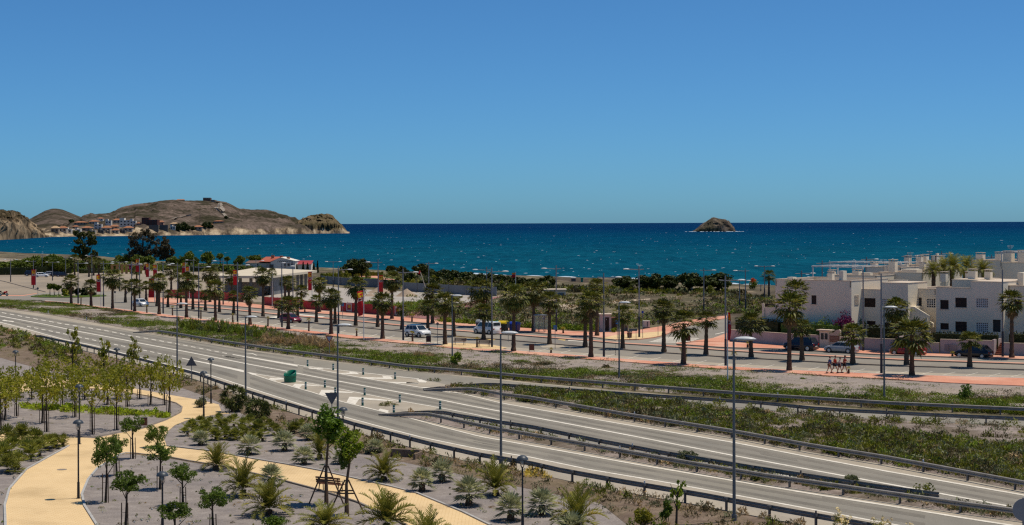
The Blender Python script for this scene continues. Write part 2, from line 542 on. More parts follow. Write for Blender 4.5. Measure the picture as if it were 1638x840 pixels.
G3AT = [(606, 651), (646.5, 654), (671, 656.5), (700, 662), (728, 668.5), (800, 683), (887, 698), (1000, 718), (1105, 736.7), (1227, 756.7), (1370, 777), (1543, 801.7), (1620, 811.7), (1760, 830)]
G3BT = [(610, 651.5), (650, 651.3), (683, 653), (699, 655), (735, 662.4), (784, 670), (850, 680), (953, 701), (1060, 721), (1200, 744), (1400, 774), (1638, 806)]
G4T = [(40, 532), (49, 532.7), (85.5, 541), (133, 551), (200, 566.7), (255, 580.6), (317, 596.8), (342, 606), (396, 624), (444, 639), (500, 655.5), (566, 675.7), (622, 690), (687, 706.7), (760, 723), (847, 737.5), (893, 748), (943, 757), (997, 767), (1057, 777), (1123, 788), (1193, 801), (1271, 815), (1360, 830.5), (1500, 856)]
L1E = [(485, 585.5), (518, 593), (576.5, 604), (670, 619.3), (743, 630.5), (803, 645), (1000, 679), (1175, 708), (1300, 732), (1420, 754), (1638, 792), (1760, 814)]
FG = [(485, 585), (560, 594), (670, 606)]
NG1 = [(396, 596), (442, 611), (503, 628.5), (543, 641.5), (598, 655), (659, 669.6), (700, 681), (767, 698), (1020, 743), (1200, 773.5), (1300, 790), (1420, 808.5), (1533, 827), (1700, 853)]
NG2 = [(400, 596.5), (448, 604.5), (520, 617.5), (585.5, 630.5), (634, 640), (700, 651.5), (760, 663), (850, 683), (1000, 712), (1175, 745), (1400, 788)]
PB = [(72, 482), (110, 485.5), (146, 491), (200, 497.7), (237, 503), (283, 508.5), (322, 513), (400, 521), (445, 527), (494, 532), (560, 541), (620, 546.4), (679, 552), (725, 557), (860, 567.5), (900, 571), (993, 578), (1100, 586), (1158, 590), (1260, 596), (1313, 600), (1440, 607), (1516, 612), (1638, 617), (1760, 621)]
PT = [(72, 481), (110, 483.5), (146, 488.5), (200, 495), (283, 505), (322, 510), (400, 517.5), (445, 523.5), (494, 528.5), (531, 533), (620, 542.5), (679, 548), (725, 553), (860, 563), (900, 566), (993, 573.5), (1100, 581.5), (1158, 585.5), (1260, 591.4), (1366, 596), (1440, 599), (1545, 602), (1638, 604.5), (1760, 608)]
L1M = [(265, 486), (314, 490.5), (360, 494), (445, 503), (560, 512.5), (620, 518.5), (722, 528), (825, 535.5), (946, 545), (993, 549), (1100, 555.6), (1158, 560), (1240, 565), (1440, 575), (1638, 581.5), (1760, 585)]
L2M = [(300, 495), (360, 501), (421, 507), (482, 514), (560, 521), (620, 527), (693, 533), (744, 538), (793, 541.5), (900, 550.5), (961, 555.5), (1060, 563), (1158, 569.6), (1240, 574), (1362, 581), (1440, 584), (1516, 586.5), (1638, 590.5), (1760, 594)]
FKL = [(237, 482.5), (265, 484), (326, 486.5), (380, 489.5), (428, 494), (482, 498.7), (560, 505), (589, 507), (645, 513.4), (693, 517), (740, 521), (759, 523), (842, 530.5), (900, 535), (949, 538.5), (985, 543)]
FSL = [(237, 475.5), (270, 476.5), (330, 480), (380, 483), (445, 491), (560, 500.7), (645, 507.5), (740, 516), (757, 518), (830, 524), (920, 530), (960, 531.5), (985, 531)]
FKR = [(1082, 549.5), (1158, 555), (1260, 557.5), (1400, 566), (1440, 567.5), (1638, 574), (1760, 578)]
FSR = [(1082, 548), (1120, 546), (1167, 546.5), (1260, 553.7), (1310, 556.7), (1400, 561.4), (1478, 565), (1638, 570), (1760, 574)]
SHORE = [(-260, 394), (-150, 398), (0, 404.5), (36, 407), (100, 409), (130, 411), (165, 412), (190, 416), (250, 420), (300, 423), (400, 427), (500, 430.5), (560, 433), (600, 435), (700, 440), (800, 443.5), (836, 444.5), (934, 448), (1020, 450), (1100, 454), (1180, 459), (1300, 463), (1500, 468), (1900, 476)]
SEAZ = -2.0

# ------------------------------------------------------------------ sea
def sea_material():
 m, nt, nodes, links, p = _new('sea_water')
 co = _coord(nodes, links)
 sep = nodes.new('ShaderNodeSeparateXYZ')
 links.new(co, sep.inputs[0])
 mr = nodes.new('ShaderNodeMapRange')           # shallow turquoise near the shore, deep blue offshore
 mr.inputs['From Min'].default_value = 500
 mr.inputs['From Max'].default_value = 9000
 mr.interpolation_type = 'SMOOTHSTEP'
 mp = nodes.new('ShaderNodeMath'); mp.operation = 'MULTIPLY_ADD'
 n0 = _noise(nodes, links, _coord(nodes, links, (0.0004, 0.0011, 0)), 1.0, 5)
 mp.inputs[1].default_value = 1800
 links.new(n0, mp.inputs[0]); links.new(sep.outputs[1], mp.inputs[2])
 links.new(mp.outputs[0], mr.inputs['Value'])
 r = _ramp(nodes, [(0.04, (0.003, 0.070, 0.112)), (0.15, (0.0008, 0.050, 0.102)), (0.42, (0.0008, 0.034, 0.090)), (0.8, (0.001, 0.026, 0.082)), (1.0, (0.002, 0.027, 0.086))])
 links.new(mr.outputs[0], r.inputs[0])
 streak = _ramp(nodes, [(0.3, (0.72, 0.74, 0.80)), (0.7, (1.22, 1.2, 1.15))])
 links.new(_noise(nodes, links, _coord(nodes, links, (0.02, 0.006, 0)), 1.0, 8, 0.7), streak.inputs[0])
 c1 = _mix(nodes, links, 1.0, r.outputs[0], streak.outputs[0], 'MULTIPLY')
 chop = _ramp(nodes, [(0.33, (0.62, 0.66, 0.72)), (0.67, (1.35, 1.3, 1.25))])
 links.new(_noise(nodes, links, _coord(nodes, links, (0.16, 0.022, 0)), 1.0, 6, 0.75), chop.inputs[0])
 c2 = _mix(nodes, links, 1.0, c1, chop.outputs[0], 'MULTIPLY')
 links.new(c2, p.inputs['Base Color'])
 p.inputs['Roughness'].default_value = 0.6
 p.inputs['Specular IOR Level'].default_value = 0.02
 p.inputs['IOR'].default_value = 1.1
 return m
SEA = sea_material()
FOAM = flat('sea_foam', (0.46, 0.55, 0.62), 0.9, 0.1)
mb = MB()
ys = [200, 500, 1000, 2500, 6000, 20000, 60000, 300000]
for a, b in zip(ys, ys[1:]):
 mb.quad((-a * 0.6 - 900, a, SEAZ), (a * 0.6 + 900, a, SEAZ), (b * 0.6 + 900, b, SEAZ), (-b * 0.6 - 900, b, SEAZ))
tag(mb.build('sea', SEA), kind='structure')

# ------------------------------------------------------------------ land: one sheet, with a beach slope into the sea
def land_edge(u, k):
 p = G(u, interp(SHORE, u), SEAZ)
 return Vector((p.x * k, p.y * k, 0))
uu = us(-260, 1900, 108)
mb = MB()
vs = [land_edge(u, 0.93) for u in uu]
mb.add([(-260, -60, 0)] + vs + [(260, -60, 0)], [tuple(range(len(vs) + 2))])
me = mb.mesh('ground', FIELD)
bm = bmesh.new(); bm.from_mesh(me)
bmesh.ops.triangulate(bm, faces=bm.faces[:])
for f in bm.faces:
 if f.normal.z < 0:
  f.normal_flip()
bm.to_mesh(me); bm.free()
tag(link('ground', me), kind='structure')
mb = MB()
v2 = []
for u in uu:
 a, b = land_edge(u, 0.93), land_edge(u, 1.03)
 v2 += [Vector((a.x, a.y, 0.004)), Vector((b.x, b.y, SEAZ - 0.9))]
for i in range(len(uu) - 1):
 mb_f = (2 * i, 2 * i + 1, 2 * i + 3, 2 * i + 2)
 mb.add([v2[k] for k in mb_f], np.array([[3, 2, 1, 0]]))
tag(mb.build('beach', SAND), kind='structure')

# zones of the land
sheet('sandy_ground', [(-120, 412), (0, 413), (60, 416), (200, 424), (330, 433), (430, 440), (430, 484), (330, 481), (236, 480), (60, 482), (-120, 484)], 0.008, LOT)
0 and sheet('beach_ground', [(700, 446), (836, 450), (934, 453), (1020, 455.5), (1100, 459), (1230, 466), (1230, 470), (1100, 463), (1000, 460.5), (900, 457), (700, 449.5)], 0.006, SAND)
sheet('gravel_yard', [(430, 484), (430, 470), (500, 455), (560, 462), (640, 466), (760, 472), (800, 474), (760, 481), (700, 493), (650, 507), (560, 500), (470, 494)], 0.010, GRAVELYARD)
sheet('lawn', [(560, 444), (620, 443), (680, 449), (760, 456), (800, 460), (780, 463), (700, 460), (640, 457), (570, 451)], 0.012, LAWN)
sheet('clearing_path', [(575, 440.5), (600, 441), (632, 447), (662, 455), (690, 458), (690, 459.5), (655, 458), (628, 450), (600, 444.5), (575, 443)], 0.016, PINK)
sheet('brick_paving', [(647, 507), (655, 503), (668, 497.5), (700, 494.5), (735, 488), (762, 479.5), (790, 475), (803, 474.5), (790, 478), (772, 483), (748, 494), (732, 499), (722, 510), (700, 511.5)], 0.016, BRICKPINK)
sheet('field_track', [(975, 482.5), (1000, 480), (1040, 477.5), (1040, 479), (1000, 483), (975, 486)], 0.012, SAND)
sheet('bare_ground', [(893, 486), (920, 483.5), (945, 486), (950, 492), (930, 495), (900, 494)], 0.012, SAND)

# ------------------------------------------------------------------ the left junction, promenade road and pavements
sheet('side_road', [(-120, 473.2), (30, 473.2), (55, 469.5), (100, 466.8), (150, 467), (186, 466), (228, 467.5), (222, 473), (232, 478), (240, 483.5), (300, 487), (330, 500), (300, 507), (283, 505), (200, 495.5), (110, 484), (72, 481), (0, 480.5), (-120, 480)], 0.024, PROM)
sheet('pink_edging', [(-120, 471.8), (37, 472.2), (58, 469), (60, 469.6), (37, 473.4), (-120, 473.4)], 0.028, PINK)
kerb_pts = [(-120, 443), (0, 447.6), (37, 457.4), (73, 466.2)]
strip('kerb', kerb_pts, shift(kerb_pts, 0.5), -120, 73, 20, 0.14, KERB, thick=0.16)
mb = MB()
c = G(110, 474.3)
a_, b_ = abs(G(168, 474.3).x - c.x), (G(110, 472.2).y - G(110, 476.6).y) / 2
ring = [(c.x + a_ * math.cos(t), c.y + b_ * math.sin(t)) for t in [2 * math.pi * k / 48 for k in range(48)]]
mb.prism(ring, 0.0, 0.16)
tag(mb.build('roundabout_island', LAWN), kind='structure')
strip('promenade_road', PT, FKL, 280, 985, 60, 0.026, PROM)
sheet('promenade_road', [(984, 573), (985, 543), (1022, 542.5), (1059, 537), (1108, 519), (1147, 511.5), (1167, 508.5), (1167, 531), (1140, 541), (1100, 547), (1082, 549.5), (1100, 582), (1040, 577.5)], 0.026, PROM)
strip('promenade_road', PT, FKR, 1099, 1760, 60, 0.026, PROM)
PTB = [(u, interp(PT, u) + (interp(L2M, u) - interp(PT, u)) * 0.27) for u in us(300, 1760, 60)]
strip('parking_strip', PTB, PT, 305, 1760, 70, 0.032, PARK_BAY)
strip('pavement', PT, PB, 72, 1760, 80, 0.15, PINK, thick=0.2)
strip('pavement', FSL, FKL, 237, 985, 60, 0.15, PINK, thick=0.2)
strip('pavement', FSR, FKR, 1082, 1760, 50, 0.15, PINK, thick=0.2)
strip('kerb', shift(PT, -0.6), PT, 72, 1760, 80, 0.155, PALEKERB, thick=0.16)
strip('kerb', FKL, shift(FKL, 0.55), 237, 985, 60, 0.155, KERB, thick=0.16)
strip('kerb', FKR, shift(FKR, 0.55), 1082, 1760, 50, 0.155, KERB, thick=0.16)
sheet('corner_pavement', [(985, 531), (1000, 530), (1022, 527.5), (1059, 521.5), (1108, 511.5), (1147, 506.5), (1166, 504.5), (1166, 508), (1147, 511), (1108, 518.5), (1059, 536.5), (1045, 539.5), (1022, 542.5), (985, 543)], 0.15, PINK, thick=0.2)
sheet('yellow_corner', [(960, 541), (985, 536), (1010, 534), (1045, 531), (1059, 530), (1059, 536.3), (1045, 539.3), (1022, 542.2), (985, 542.7)], 0.156, YELLOWPATH)
sheet('corner_pavement', [(1082, 549.4), (1100, 546.8), (1140, 540.8), (1167, 531), (1167, 546.4), (1120, 546.5), (1084, 549.3)], 0.15, PINK, thick=0.2)
sheet('bench_paving', [(700, 551), (720, 549), (745, 549), (790, 552), (812, 556.5), (800, 558.5), (740, 556.5), (715, 554.5)], 0.158, YELLOWPATH)
strip('road_divider', shift(L1M, -1.35), L1M, 262, 1760, 80, 0.16, PINK, thick=0.18)
strip('road_divider', shift(L1M, 0.0), shift(L1M, 0.35), 262, 1760, 80, 0.155, KERB, thick=0.17)
strip('road_divider', shift(L2M, -0.55), shift(L2M, 0.4), 298, 1760, 80, 0.16, KERB, thick=0.18)

def ribbon(line, u0, u1, px, n=30, z=0.034, m=None, name='road_marking', px1=None):
 vs, fs = [], []
 for i, u in enumerate(us(u0, u1, n)):
  v = interp(line, u)
  w = (px + ((px1 - px) * i / n if px1 is not None else 0)) * 0.8
  vs += [G(u, v - w / 2, z), G(u, v + w / 2, z)]
 for i in range(n):
  fs.append((2 * i, 2 * i + 1, 2 * i + 3, 2 * i + 2))
 return tag(MB().add(vs, np.array(fs)).build(name, m or WHITE_LINE), kind='structure')

# ------------------------------------------------------------------ the highway and its ramps
strip('highway', FE, NE, -90, 1700, 120, 0.02, ASPH)
strip('road_shoulder', FE, [(-90, 484), (0, 496.3), (200, 528.3), (400, 561.5), (520, 577.5), (650, 593.5), (850, 613.5), (1220, 645.5), (1638, 671.5), (1760, 677)], -90, 1760, 100, 0.026, TANSH)
strip('road_shoulder', [(u, v + 0.8) for u, v in NL], NE, -90, 1500, 100, 0.026, TANSH)
G2BF = [(u, v + 0.7 * drop(u, v) / CAMZ) for u, v in G2BT]
strip('road_shoulder', G2BF, [(u, v + 0.7) for u, v in L1E], 690, 1760, 80, 0.026, TANSH)
G3AF = [(u, v + 0.72 * drop(u, v) / CAMZ) for u, v in G3AT]
G3BF = [(u, v + 0.72 * drop(u, v) / CAMZ) for u, v in G3BT]
G2AF = [(u, v + 0.72 * drop(u, v) / CAMZ) for u, v in G2AT]
G1F = [(u, v + 0.74 * drop(u, v) / CAMZ) for u, v in G1T]
strip('road_shoulder', [(u, interp(G3AF, u) - 1) for u, v in G3AF], [(u, v - 0.6) for u, v in NG1], 640, 1700, 80, 0.026, TANSH)
# gores: dusty wedges between the splitting lanes
sheet('gore_area', [(398, 596), (448, 604.5), (520, 617.5), (585, 630.5), (640, 641.5), (700, 652), (690, 660), (640, 657), (660, 669), (598, 655), (543, 641), (503, 628), (442, 611)], 0.026, TANSH)
sheet('gore_area', [(485, 585), (560, 594.5), (650, 604.5), (676, 609), (700, 612), (740, 622), (744, 630), (670, 619), (576, 604), (518, 592.7)], 0.026, TANSH)
# slightly darker, resealed driving lanes
def between(la, lb, t, w, u0, u1):
 return ([(u, interp(la, u) + (interp(lb, u) - interp(la, u)) * (t - w)) for u in us(u0, u1, 80)], [(u, interp(la, u) + (interp(lb, u) - interp(la, u)) * (t + w)) for u in us(u0, u1, 80)])
LANEM = soil('lane_wear', [(0.35, (0.17, 0.153, 0.126)), (0.65, (0.235, 0.21, 0.172))], 0.3, fine=(18, 0.12), bump=0.1, stretch=(1, 0.4, 1))

for la, lb, u0, u1 in ((UD, CL, -80, 476), (L1E, CL, 485, 1740), (CL, NG2, 410, 1400), (NG1, NL, 400, 1480), (FE, UD, 0, 470), (CL, NL, -80, 380)):
 for t in (0.28, 0.70):
  a, b = between(la, lb, t, 0.085, u0, u1)
  strip('tyre_track', a, b, u0, u1, 90, 0.0235, LANEM)
rngp = random.Random(8)
for i in range(26):
 u = rngp.uniform(20, 1500)
 la, lb = (L1E, CL) if u > 500 and i % 2 else ((NG1, NL) if u > 420 else (UD, CL))
 t0 = rngp.uniform(0.08, 0.7); t1 = t0 + rngp.uniform(0.012, 0.16) * (1 if i % 3 else 0.2)
 u1 = u + rngp.uniform(10, 60)
 f = lambda uu, t: (uu, interp(la, uu) + (interp(lb, uu) - interp(la, uu)) * t)
 sheet('asphalt_patch', [f(u, t0), f(u1, t0 + rngp.uniform(-0.03, 0.03)), f(u1 + 3, t1), f(u + 2, t1)], 0.0250 + i * 0.00002, LANEM)
# painted lines
for i in range(34):
 ua = -60 + i * 12.6 * (1 + i * 0.0)
 if ua + 7 < 366:
  ribbon(UD, ua, ua + 7.2, 1.15, 2)
ribbon(UD, 372, 476, 1.3, 20, px1=3.4)
ribbon(CL, -90, 1760, 1.15, 120, px1=2.6)
for i in range(22):
 ua = 43 + i * 11.6
 if ua + 6.6 < 287:
  ribbon(LD, ua, ua + 6.6, 1.25, 2)
ribbon([(291, 573), (330, 580.8), (390, 594)], 291, 390, 1.2, 20, px1=4.2)
ribbon(NL, -90, 1500, 1.2, 100, px1=2.4)
ribbon(L1E, 476, 1760, 1.0, 100, px1=2.6)
ribbon(FG, 485, 670, 0.8, 20, px1=1.1)
ribbon(NG1, 396, 1700, 1.3, 100, px1=2.9)
ribbon(NG2, 400, 1400, 1.0, 80, px1=1.6)
def marks(ox, oy, s, *polys):
 for p in polys:
  sheet('road_marking', [(ox + x / s, oy + y / s) for x, y in p], 0.038, WHITE_LINE)
marks(430, 560, 6.825,
  [(0, 318), (20, 302), (180, 310), (180, 320), (85, 325), (70, 335)],
  [(258, 390), (285, 368), (360, 370), (560, 388), (540, 395), (365, 385), (330, 418)],
  [(545, 485), (575, 435), (670, 437), (930, 462), (900, 469), (670, 460), (635, 497)],
  [(848, 570), (880, 510), (975, 513), (1370, 550), (1340, 558), (985, 537), (945, 592)],
  [(1192, 660), (1215, 638), (1310, 660), (1295, 690)],
  [(430, 197), (510, 192), (600, 203), (590, 211), (450, 205)],
  [(770, 253), (880, 247), (880, 235), (960, 245), (990, 264), (880, 262), (770, 260)],
  [(1000, 296), (1250, 300), (1235, 279), (1330, 288), (1358, 318), (1070, 312)],
  [(1290, 346), (1620, 354), (1638, 366), (1390, 362)])
marks(320, 540, 8.19, [(620, 460), (645, 455), (770, 478), (715, 491), (685, 488)], [(285, 234), (400, 248), (565, 283), (400, 262), (350, 257)], [(600, 215), (690, 207), (755, 233), (735, 235), (690, 216), (610, 219)])
marks(650, 580, 8.19, [(130, 220), (200, 222), (270, 245), (255, 262), (170, 260)], [(0, 256), (170, 268), (150, 282), (0, 275)], [(110, 318), (440, 330), (480, 342), (250, 335)], [(420, 375), (740, 383), (760, 390), (560, 395)], [(1085, 322), (1230, 330), (1240, 346), (1110, 340)])
marks(200, 500, 8.19, [(1270, 565), (1400, 578), (1550, 611), (1390, 592), (1330, 584)], [(925, 588), (1100, 615), (1190, 636), (1060, 617)])
marks(0, 480, 8.19, [(22, 268), (60, 258), (100, 270), (150, 272), (188, 278), (170, 290), (110, 280), (60, 276)])
# street: zebra crossing, stop bars, bays
for k in range(5):
 v0 = 539.0 + k * 1.75
 sheet('zebra_stripe', [(1064 - k * 5.5, v0), (1119 - k * 4.0, v0 + 2.1), (1117 - k * 4.0, v0 + 2.8), (1059 - k * 5.5, v0 + 0.75)], 0.034, WHITE_LINE)
sheet('road_marking', [(1144, 534.2), (1160, 530.6), (1161, 531.2), (1144, 535.0)], 0.034, WHITE_LINE)
for ub in list(range(330, 700, 26)) + list(range(860, 1640, 36)):
 v = interp(PT, ub)
 sheet('bay_marking', [(ub, v - 1.0), (ub + 1.6, v - 1.0), (ub + 14 + (ub - 330) * 0.006, v - 4.6 - ub * 0.0009), (ub + 12.4 + (ub - 330) * 0.006, v - 4.6 - ub * 0.0009)], 0.036, WHITE_LINE)
sheet('road_marking', [(727, 538.5), (790, 544.3), (793, 543.6), (735, 537.4)], 0.036, YELLOW_LINE)
sheet('road_marking', [(895, 541.5), (905, 543.6), (903, 545), (892, 543)], 0.036, YELLOW_LINE)
sheet('road_marking', [(480, 502.7), (520, 506.4), (516, 507.6), (477, 504)], 0.036, WHITE_LINE)
sheet('road_marking', [(425, 507.5), (445, 505.8), (446, 508.5), (426, 509.6)], 0.036, WHITE_LINE)
sheet('road_marking', [(910, 543.5), (950, 546.5), (948, 547.5), (908, 545)], 0.036, WHITE_LINE)
sheet('bus_bay', [(856, 548.5), (900, 551.5), (905, 556), (868, 556)], 0.034, PARK_BAY)

# ------------------------------------------------------------------ verges and banks
FEV = [(u, v - 0.6) for u, v in FE]
VLOW = [(u, min(interp(FEV, u), interp(G1F, u) - 1.0) if u > 230 else interp(FEV, u)) for u in us(-90, 1760, 120)]
PBV = [(-90, 480.6), (0, 481), (60, 481.6)] + [(u, v + 0.5) for u, v in PB]
strip('gravel_verge', PBV, VLOW, -90, 1760, 420, 0.012, GRAVEL, rows=22, bumpy=0.55, seed=3)
strip('bank', [(u, v + 1.2) for u, v in G2AF], [(u, v - 0.8) for u, v in G2BF], 705, 1760, 260, 0.03, BANKSOIL, rows=20, bumpy=0.55, seed=9)
strip('bank', [(u, v + 0.8) for u, v in G3BF], [(u, v + 0.4) for u, v in G3AF], 640, 1740, 200, 0.03, BANKSOIL, rows=6, bumpy=0.16, seed=14)

# ------------------------------------------------------------------ the park
PARKEDGE = [(u, v + 0.6) for u, v in NE]
strip('park_ground', PARKEDGE, [(-90, 1150), (1700, 1150)], -90, 1700, 30, 0.006, PARKGRAVEL)
strip('brown_verge', [(u, v + 0.8) for u, v in NE], [(-90, 560), (0, 572), (70, 592), (160, 604), (260, 610), (330, 634), (400, 668), (480, 700), (560, 722), (640, 738), (760, 764), (860, 785), (960, 805), (1010, 845), (1200, 870), (1700, 960)], -90, 1600, 220, 0.014, BROWNSOIL, rows=8, bumpy=0.28, seed=21)
PATHZ = 0.03
PATHPX = [(9, 850), (7.6, 809), (15, 783), (42, 752), (76, 733), (100, 720), (110, 714), (60, 708), (-60, 703), (-60, 608), (40, 604), (100, 606), (164, 616), (213, 621), (259, 629.5), (320, 640), (350, 647), (354, 658), (371, 661), (340, 664), (300, 672), (280, 680), (268, 690), (262, 700), (267, 714), (300, 718), (336, 722), (407, 735), (461, 744), (514, 754), (571, 767), (620, 778), (667, 790), (740, 820), (785, 842), (800, 850), (660, 850), (650, 842), (630, 831), (571, 804), (514, 786), (443, 767), (357, 747), (300, 738), (274, 733), (213, 726), (200, 726), (190, 729), (156, 750), (141, 768), (131, 792), (135, 810), (154, 840), (160, 850)]
sheet('yellow_path', PATHPX, PATHZ, YELLOWPATH)
PLANTER = [(-60, 690), (23, 693), (68, 695.5), (152, 700.5), (190, 692.5), (228, 685.5), (267, 671.5), (289, 660), (291, 652), (281, 645.5), (244, 635.5), (200, 628.5), (150, 623), (90, 621.5), (40, 626), (-60, 638)]
sheet('planter_ground', PLANTER, 0.06, PARKGRAVEL, thick=0.06)
def kerb_line(px, w=0.14, z0=0.0, z1=0.1, m=None, name='path_kerb'):
 pts = [G(u, v) for u, v in px]
 mb = MB()
 for a, b in zip(pts, pts[1:]):
  d = (b - a).normalized()
  n = Vector((-d.y, d.x, 0)) * w / 2
  mb.add([a - n, b - n, b + n, a + n] + [p + Vector((0, 0, z1)) for p in (a - n, b - n, b + n, a + n)],
    np.array([[4, 5, 6, 7], [0, 1, 5, 4], [2, 3, 7, 6]]))
 return tag(mb.build(name, m or PALEKERB), kind='structure')
kerb_line([(9, 850), (7.6, 809), (15, 783), (42, 752), (76, 733), (100, 720), (110, 714)])
kerb_line([(160, 850), (154, 840), (135, 810), (131, 792), (141, 768), (156, 750), (190, 729), (200, 726), (213, 726)])
kerb_line([(213, 726), (274, 733), (300, 738), (357, 747), (443, 767), (514, 786), (571, 804), (630, 831), (650, 842), (660, 850)], m=KERB)
kerb_line([(267, 714), (300, 718), (336, 722), (407, 735), (461, 744), (514, 754), (571, 767), (620, 778), (667, 790), (740, 820), (785, 842)])
kerb_line(PLANTER[1:14], m=KERB)
for u, v, r in ((99, 752, 0.33), (320, 646, 0.35), (100, 799, 0.0)):
 if r:
  mb = MB().cyl(G(u, v, 0.0), r, r, PATHZ + 0.012, 20)
  tag(mb.build('manhole_cover', KERB), 'dark round manhole cover in the yellow path' + (' below the tall lamp' if u < 200 else ' beside the two dome lamps'), 'manhole cover')
# ------------------------------------------------------------------ hills across the bay
def hill_material(name, top, cliff):
 m, nt, nodes, links, p = _new(name)
 co = _coord(nodes, links)
 r = _ramp(nodes, top)
 links.new(_noise(nodes, links, co, 0.012, 9, 0.68), r.inputs[0])
 speck = _ramp(nodes, [(0.42, (0.55, 0.58, 0.5)), (0.58, (1.15, 1.12, 1.08))])
 links.new(_noise(nodes, links, co, 0.12, 5, 0.7), speck.inputs[0])
 base = _mix(nodes, links, 0.85, r.outputs[0], speck.outputs[0], 'MULTIPLY')
 rc = _ramp(nodes, cliff)
 links.new(_noise(nodes, links, _coord(nodes, links, (0.05, 0.02, 0.012)), 1.0, 8, 0.7), rc.inputs[0])
 g = nodes.new('ShaderNodeNewGeometry')
 sp = nodes.new('ShaderNodeSeparateXYZ')
 links.new(g.outputs['Position'], sp.inputs[0])
 add = nodes.new('ShaderNodeMath'); add.operation = 'MULTIPLY_ADD'
 links.new(_noise(nodes, links, co, 0.02, 6, 0.7), add.inputs[0])
 add.inputs[1].default_value = -46
 links.new(sp.outputs[2], add.inputs[2])
 mr = nodes.new('ShaderNodeMapRange')
 mr.inputs['From Min'].default_value, mr.inputs['From Max'].default_value = -20, -13
 links.new(add.outputs[0], mr.inputs['Value'])
 links.new(_mix(nodes, links, mr.outputs[0], rc.outputs[0], base), p.inputs['Base Color'])
 p.inputs['Roughness'].default_value = 1.0
 p.inputs['Specular IOR Level'].default_value = 0.0
 return m, mr, add
SCRUB = [(0.42, (0.050, 0.045, 0.030)), (0.5, (0.096, 0.075, 0.062)), (0.58, (0.165, 0.125, 0.106))]
CLIFF = [(0.42, (0.075, 0.056, 0.04)), (0.5, (0.25, 0.185, 0.12)), (0.60, (0.50, 0.39, 0.26))]
HILLM, _, _ = hill_material('hill_scrub', SCRUB, CLIFF)
KNOBM, km, ka = hill_material('knob_scrub', [(0.36, (0.075, 0.066, 0.032)), (0.5, (0.13, 0.10, 0.06)), (0.66, (0.22, 0.165, 0.11))], CLIFF)
HEADM, hm, ha = hill_material('headland_rock', [(0.40, (0.055, 0.044, 0.026)), (0.5, (0.11, 0.083, 0.055)), (0.62, (0.19, 0.14, 0.09))], [(0.42, (0.05, 0.037, 0.026)), (0.5, (0.15, 0.108, 0.068)), (0.62, (0.36, 0.26, 0.16))])
ha.inputs[1].default_value = -30
hm.inputs['From Min'].default_value, hm.inputs['From Max'].default_value = 4, 14
km.inputs['From Min'].default_value, km.inputs['From Max'].default_value = -19, -14

class Hill:
 """a hill from its skyline: real relief between its shore line and its ridge, with gullies, falling away behind"""
 def __init__(self, sky, shore, ridge, cliff, rough=1.0, power=0.95, seed=0):
  self.sky, self.shore, self.k, self.cliff, self.rough, self.power, self.seed = sky, shore, ridge, cliff, rough, power, seed
 def point(self, u, t):
  ys = G(u, interp(self.shore, u), SEAZ).y
  k = self.k(u) if callable(self.k) else self.k
  yr = ys * k
  zr = at_depth(u, interp(self.sky, u), yr).z
  y = ys + (yr - ys) * t
  c = min(self.cliff(u) if callable(self.cliff) else self.cliff, max(zr * 0.7, 1))
  if t <= 1:
   e = min(1.0, t / 0.05)
   z = SEAZ - 1 + (c + 1 - SEAZ) * e ** 0.8 if t < 0.05 else c + (zr - c) * ((t - 0.05) / 0.95) ** self.power
  else:
   z = zr - (zr + 3) * min(1, (t - 1) / 0.6) ** 1.5
  x = ((u - CX) - ROLL * (interp(self.sky, u) - HV)) * y / FPX
  amp = self.rough * (0.25 + 0.75 * math.sin(math.pi * min(1, t)))
  q = Vector((x * 0.011 + self.seed, y * 0.006, self.seed))
  z += amp * (mnoise.ridged_multi_fractal(q, 0.9, 2.0, 5, 1.0, 2.0) - 1.1) * 5.0 * min(1, max(z, 0) / 12)
  z += amp * mnoise.fractal(Vector((x * 0.06, y * 0.04, self.seed)), 0.8, 2.0, 3) * 1.6 * min(1, max(z, 0) / 8)
  w = self.rough * min(1, max(z, 0) / 9) * (1.0 if self.rough > 1.9 else 0.5)
  y += w * 9 * (mnoise.ridged_multi_fractal(Vector((x * 0.045 + self.seed, z * 0.07 + y * 0.01, 7.7)), 0.7, 2.3, 6, 1.0, 2.0) - 1.0)
  return Vector((x, y, z))
 def build(self, name, u0, u1, nu, nt, m):
  ts = [0.0, 0.008, 0.018, 0.03, 0.045] + [0.06 + (1 - 0.06) * i / nt for i in range(nt + 1)] + [1.08, 1.2, 1.4, 1.6]
  vs, fs = [], []
  for u in us(u0, u1, nu):
   for t in ts:
    vs.append(self.point(u, t))
  w = len(ts)
  for i in range(nu):
   for k in range(w - 1):
    fs.append((i * w + k, (i + 1) * w + k, (i + 1) * w + k + 1, i * w + k + 1))
  return tag(MB().add(vs, np.array(fs)).build(name, m, smooth=True), kind='structure')
 def at(self, u, v):
  """where the ray through pixel (u, v) meets this hill"""
  lo = 0.03
  for i in range(240):
   t = 0.03 + i / 240
   p = self.point(u, t)
   if (HV - ROLL * (u - CX)) - (p.z - CAMZ) * FPX / p.y <= v:
    return p
  return self.point(u, 1.0)

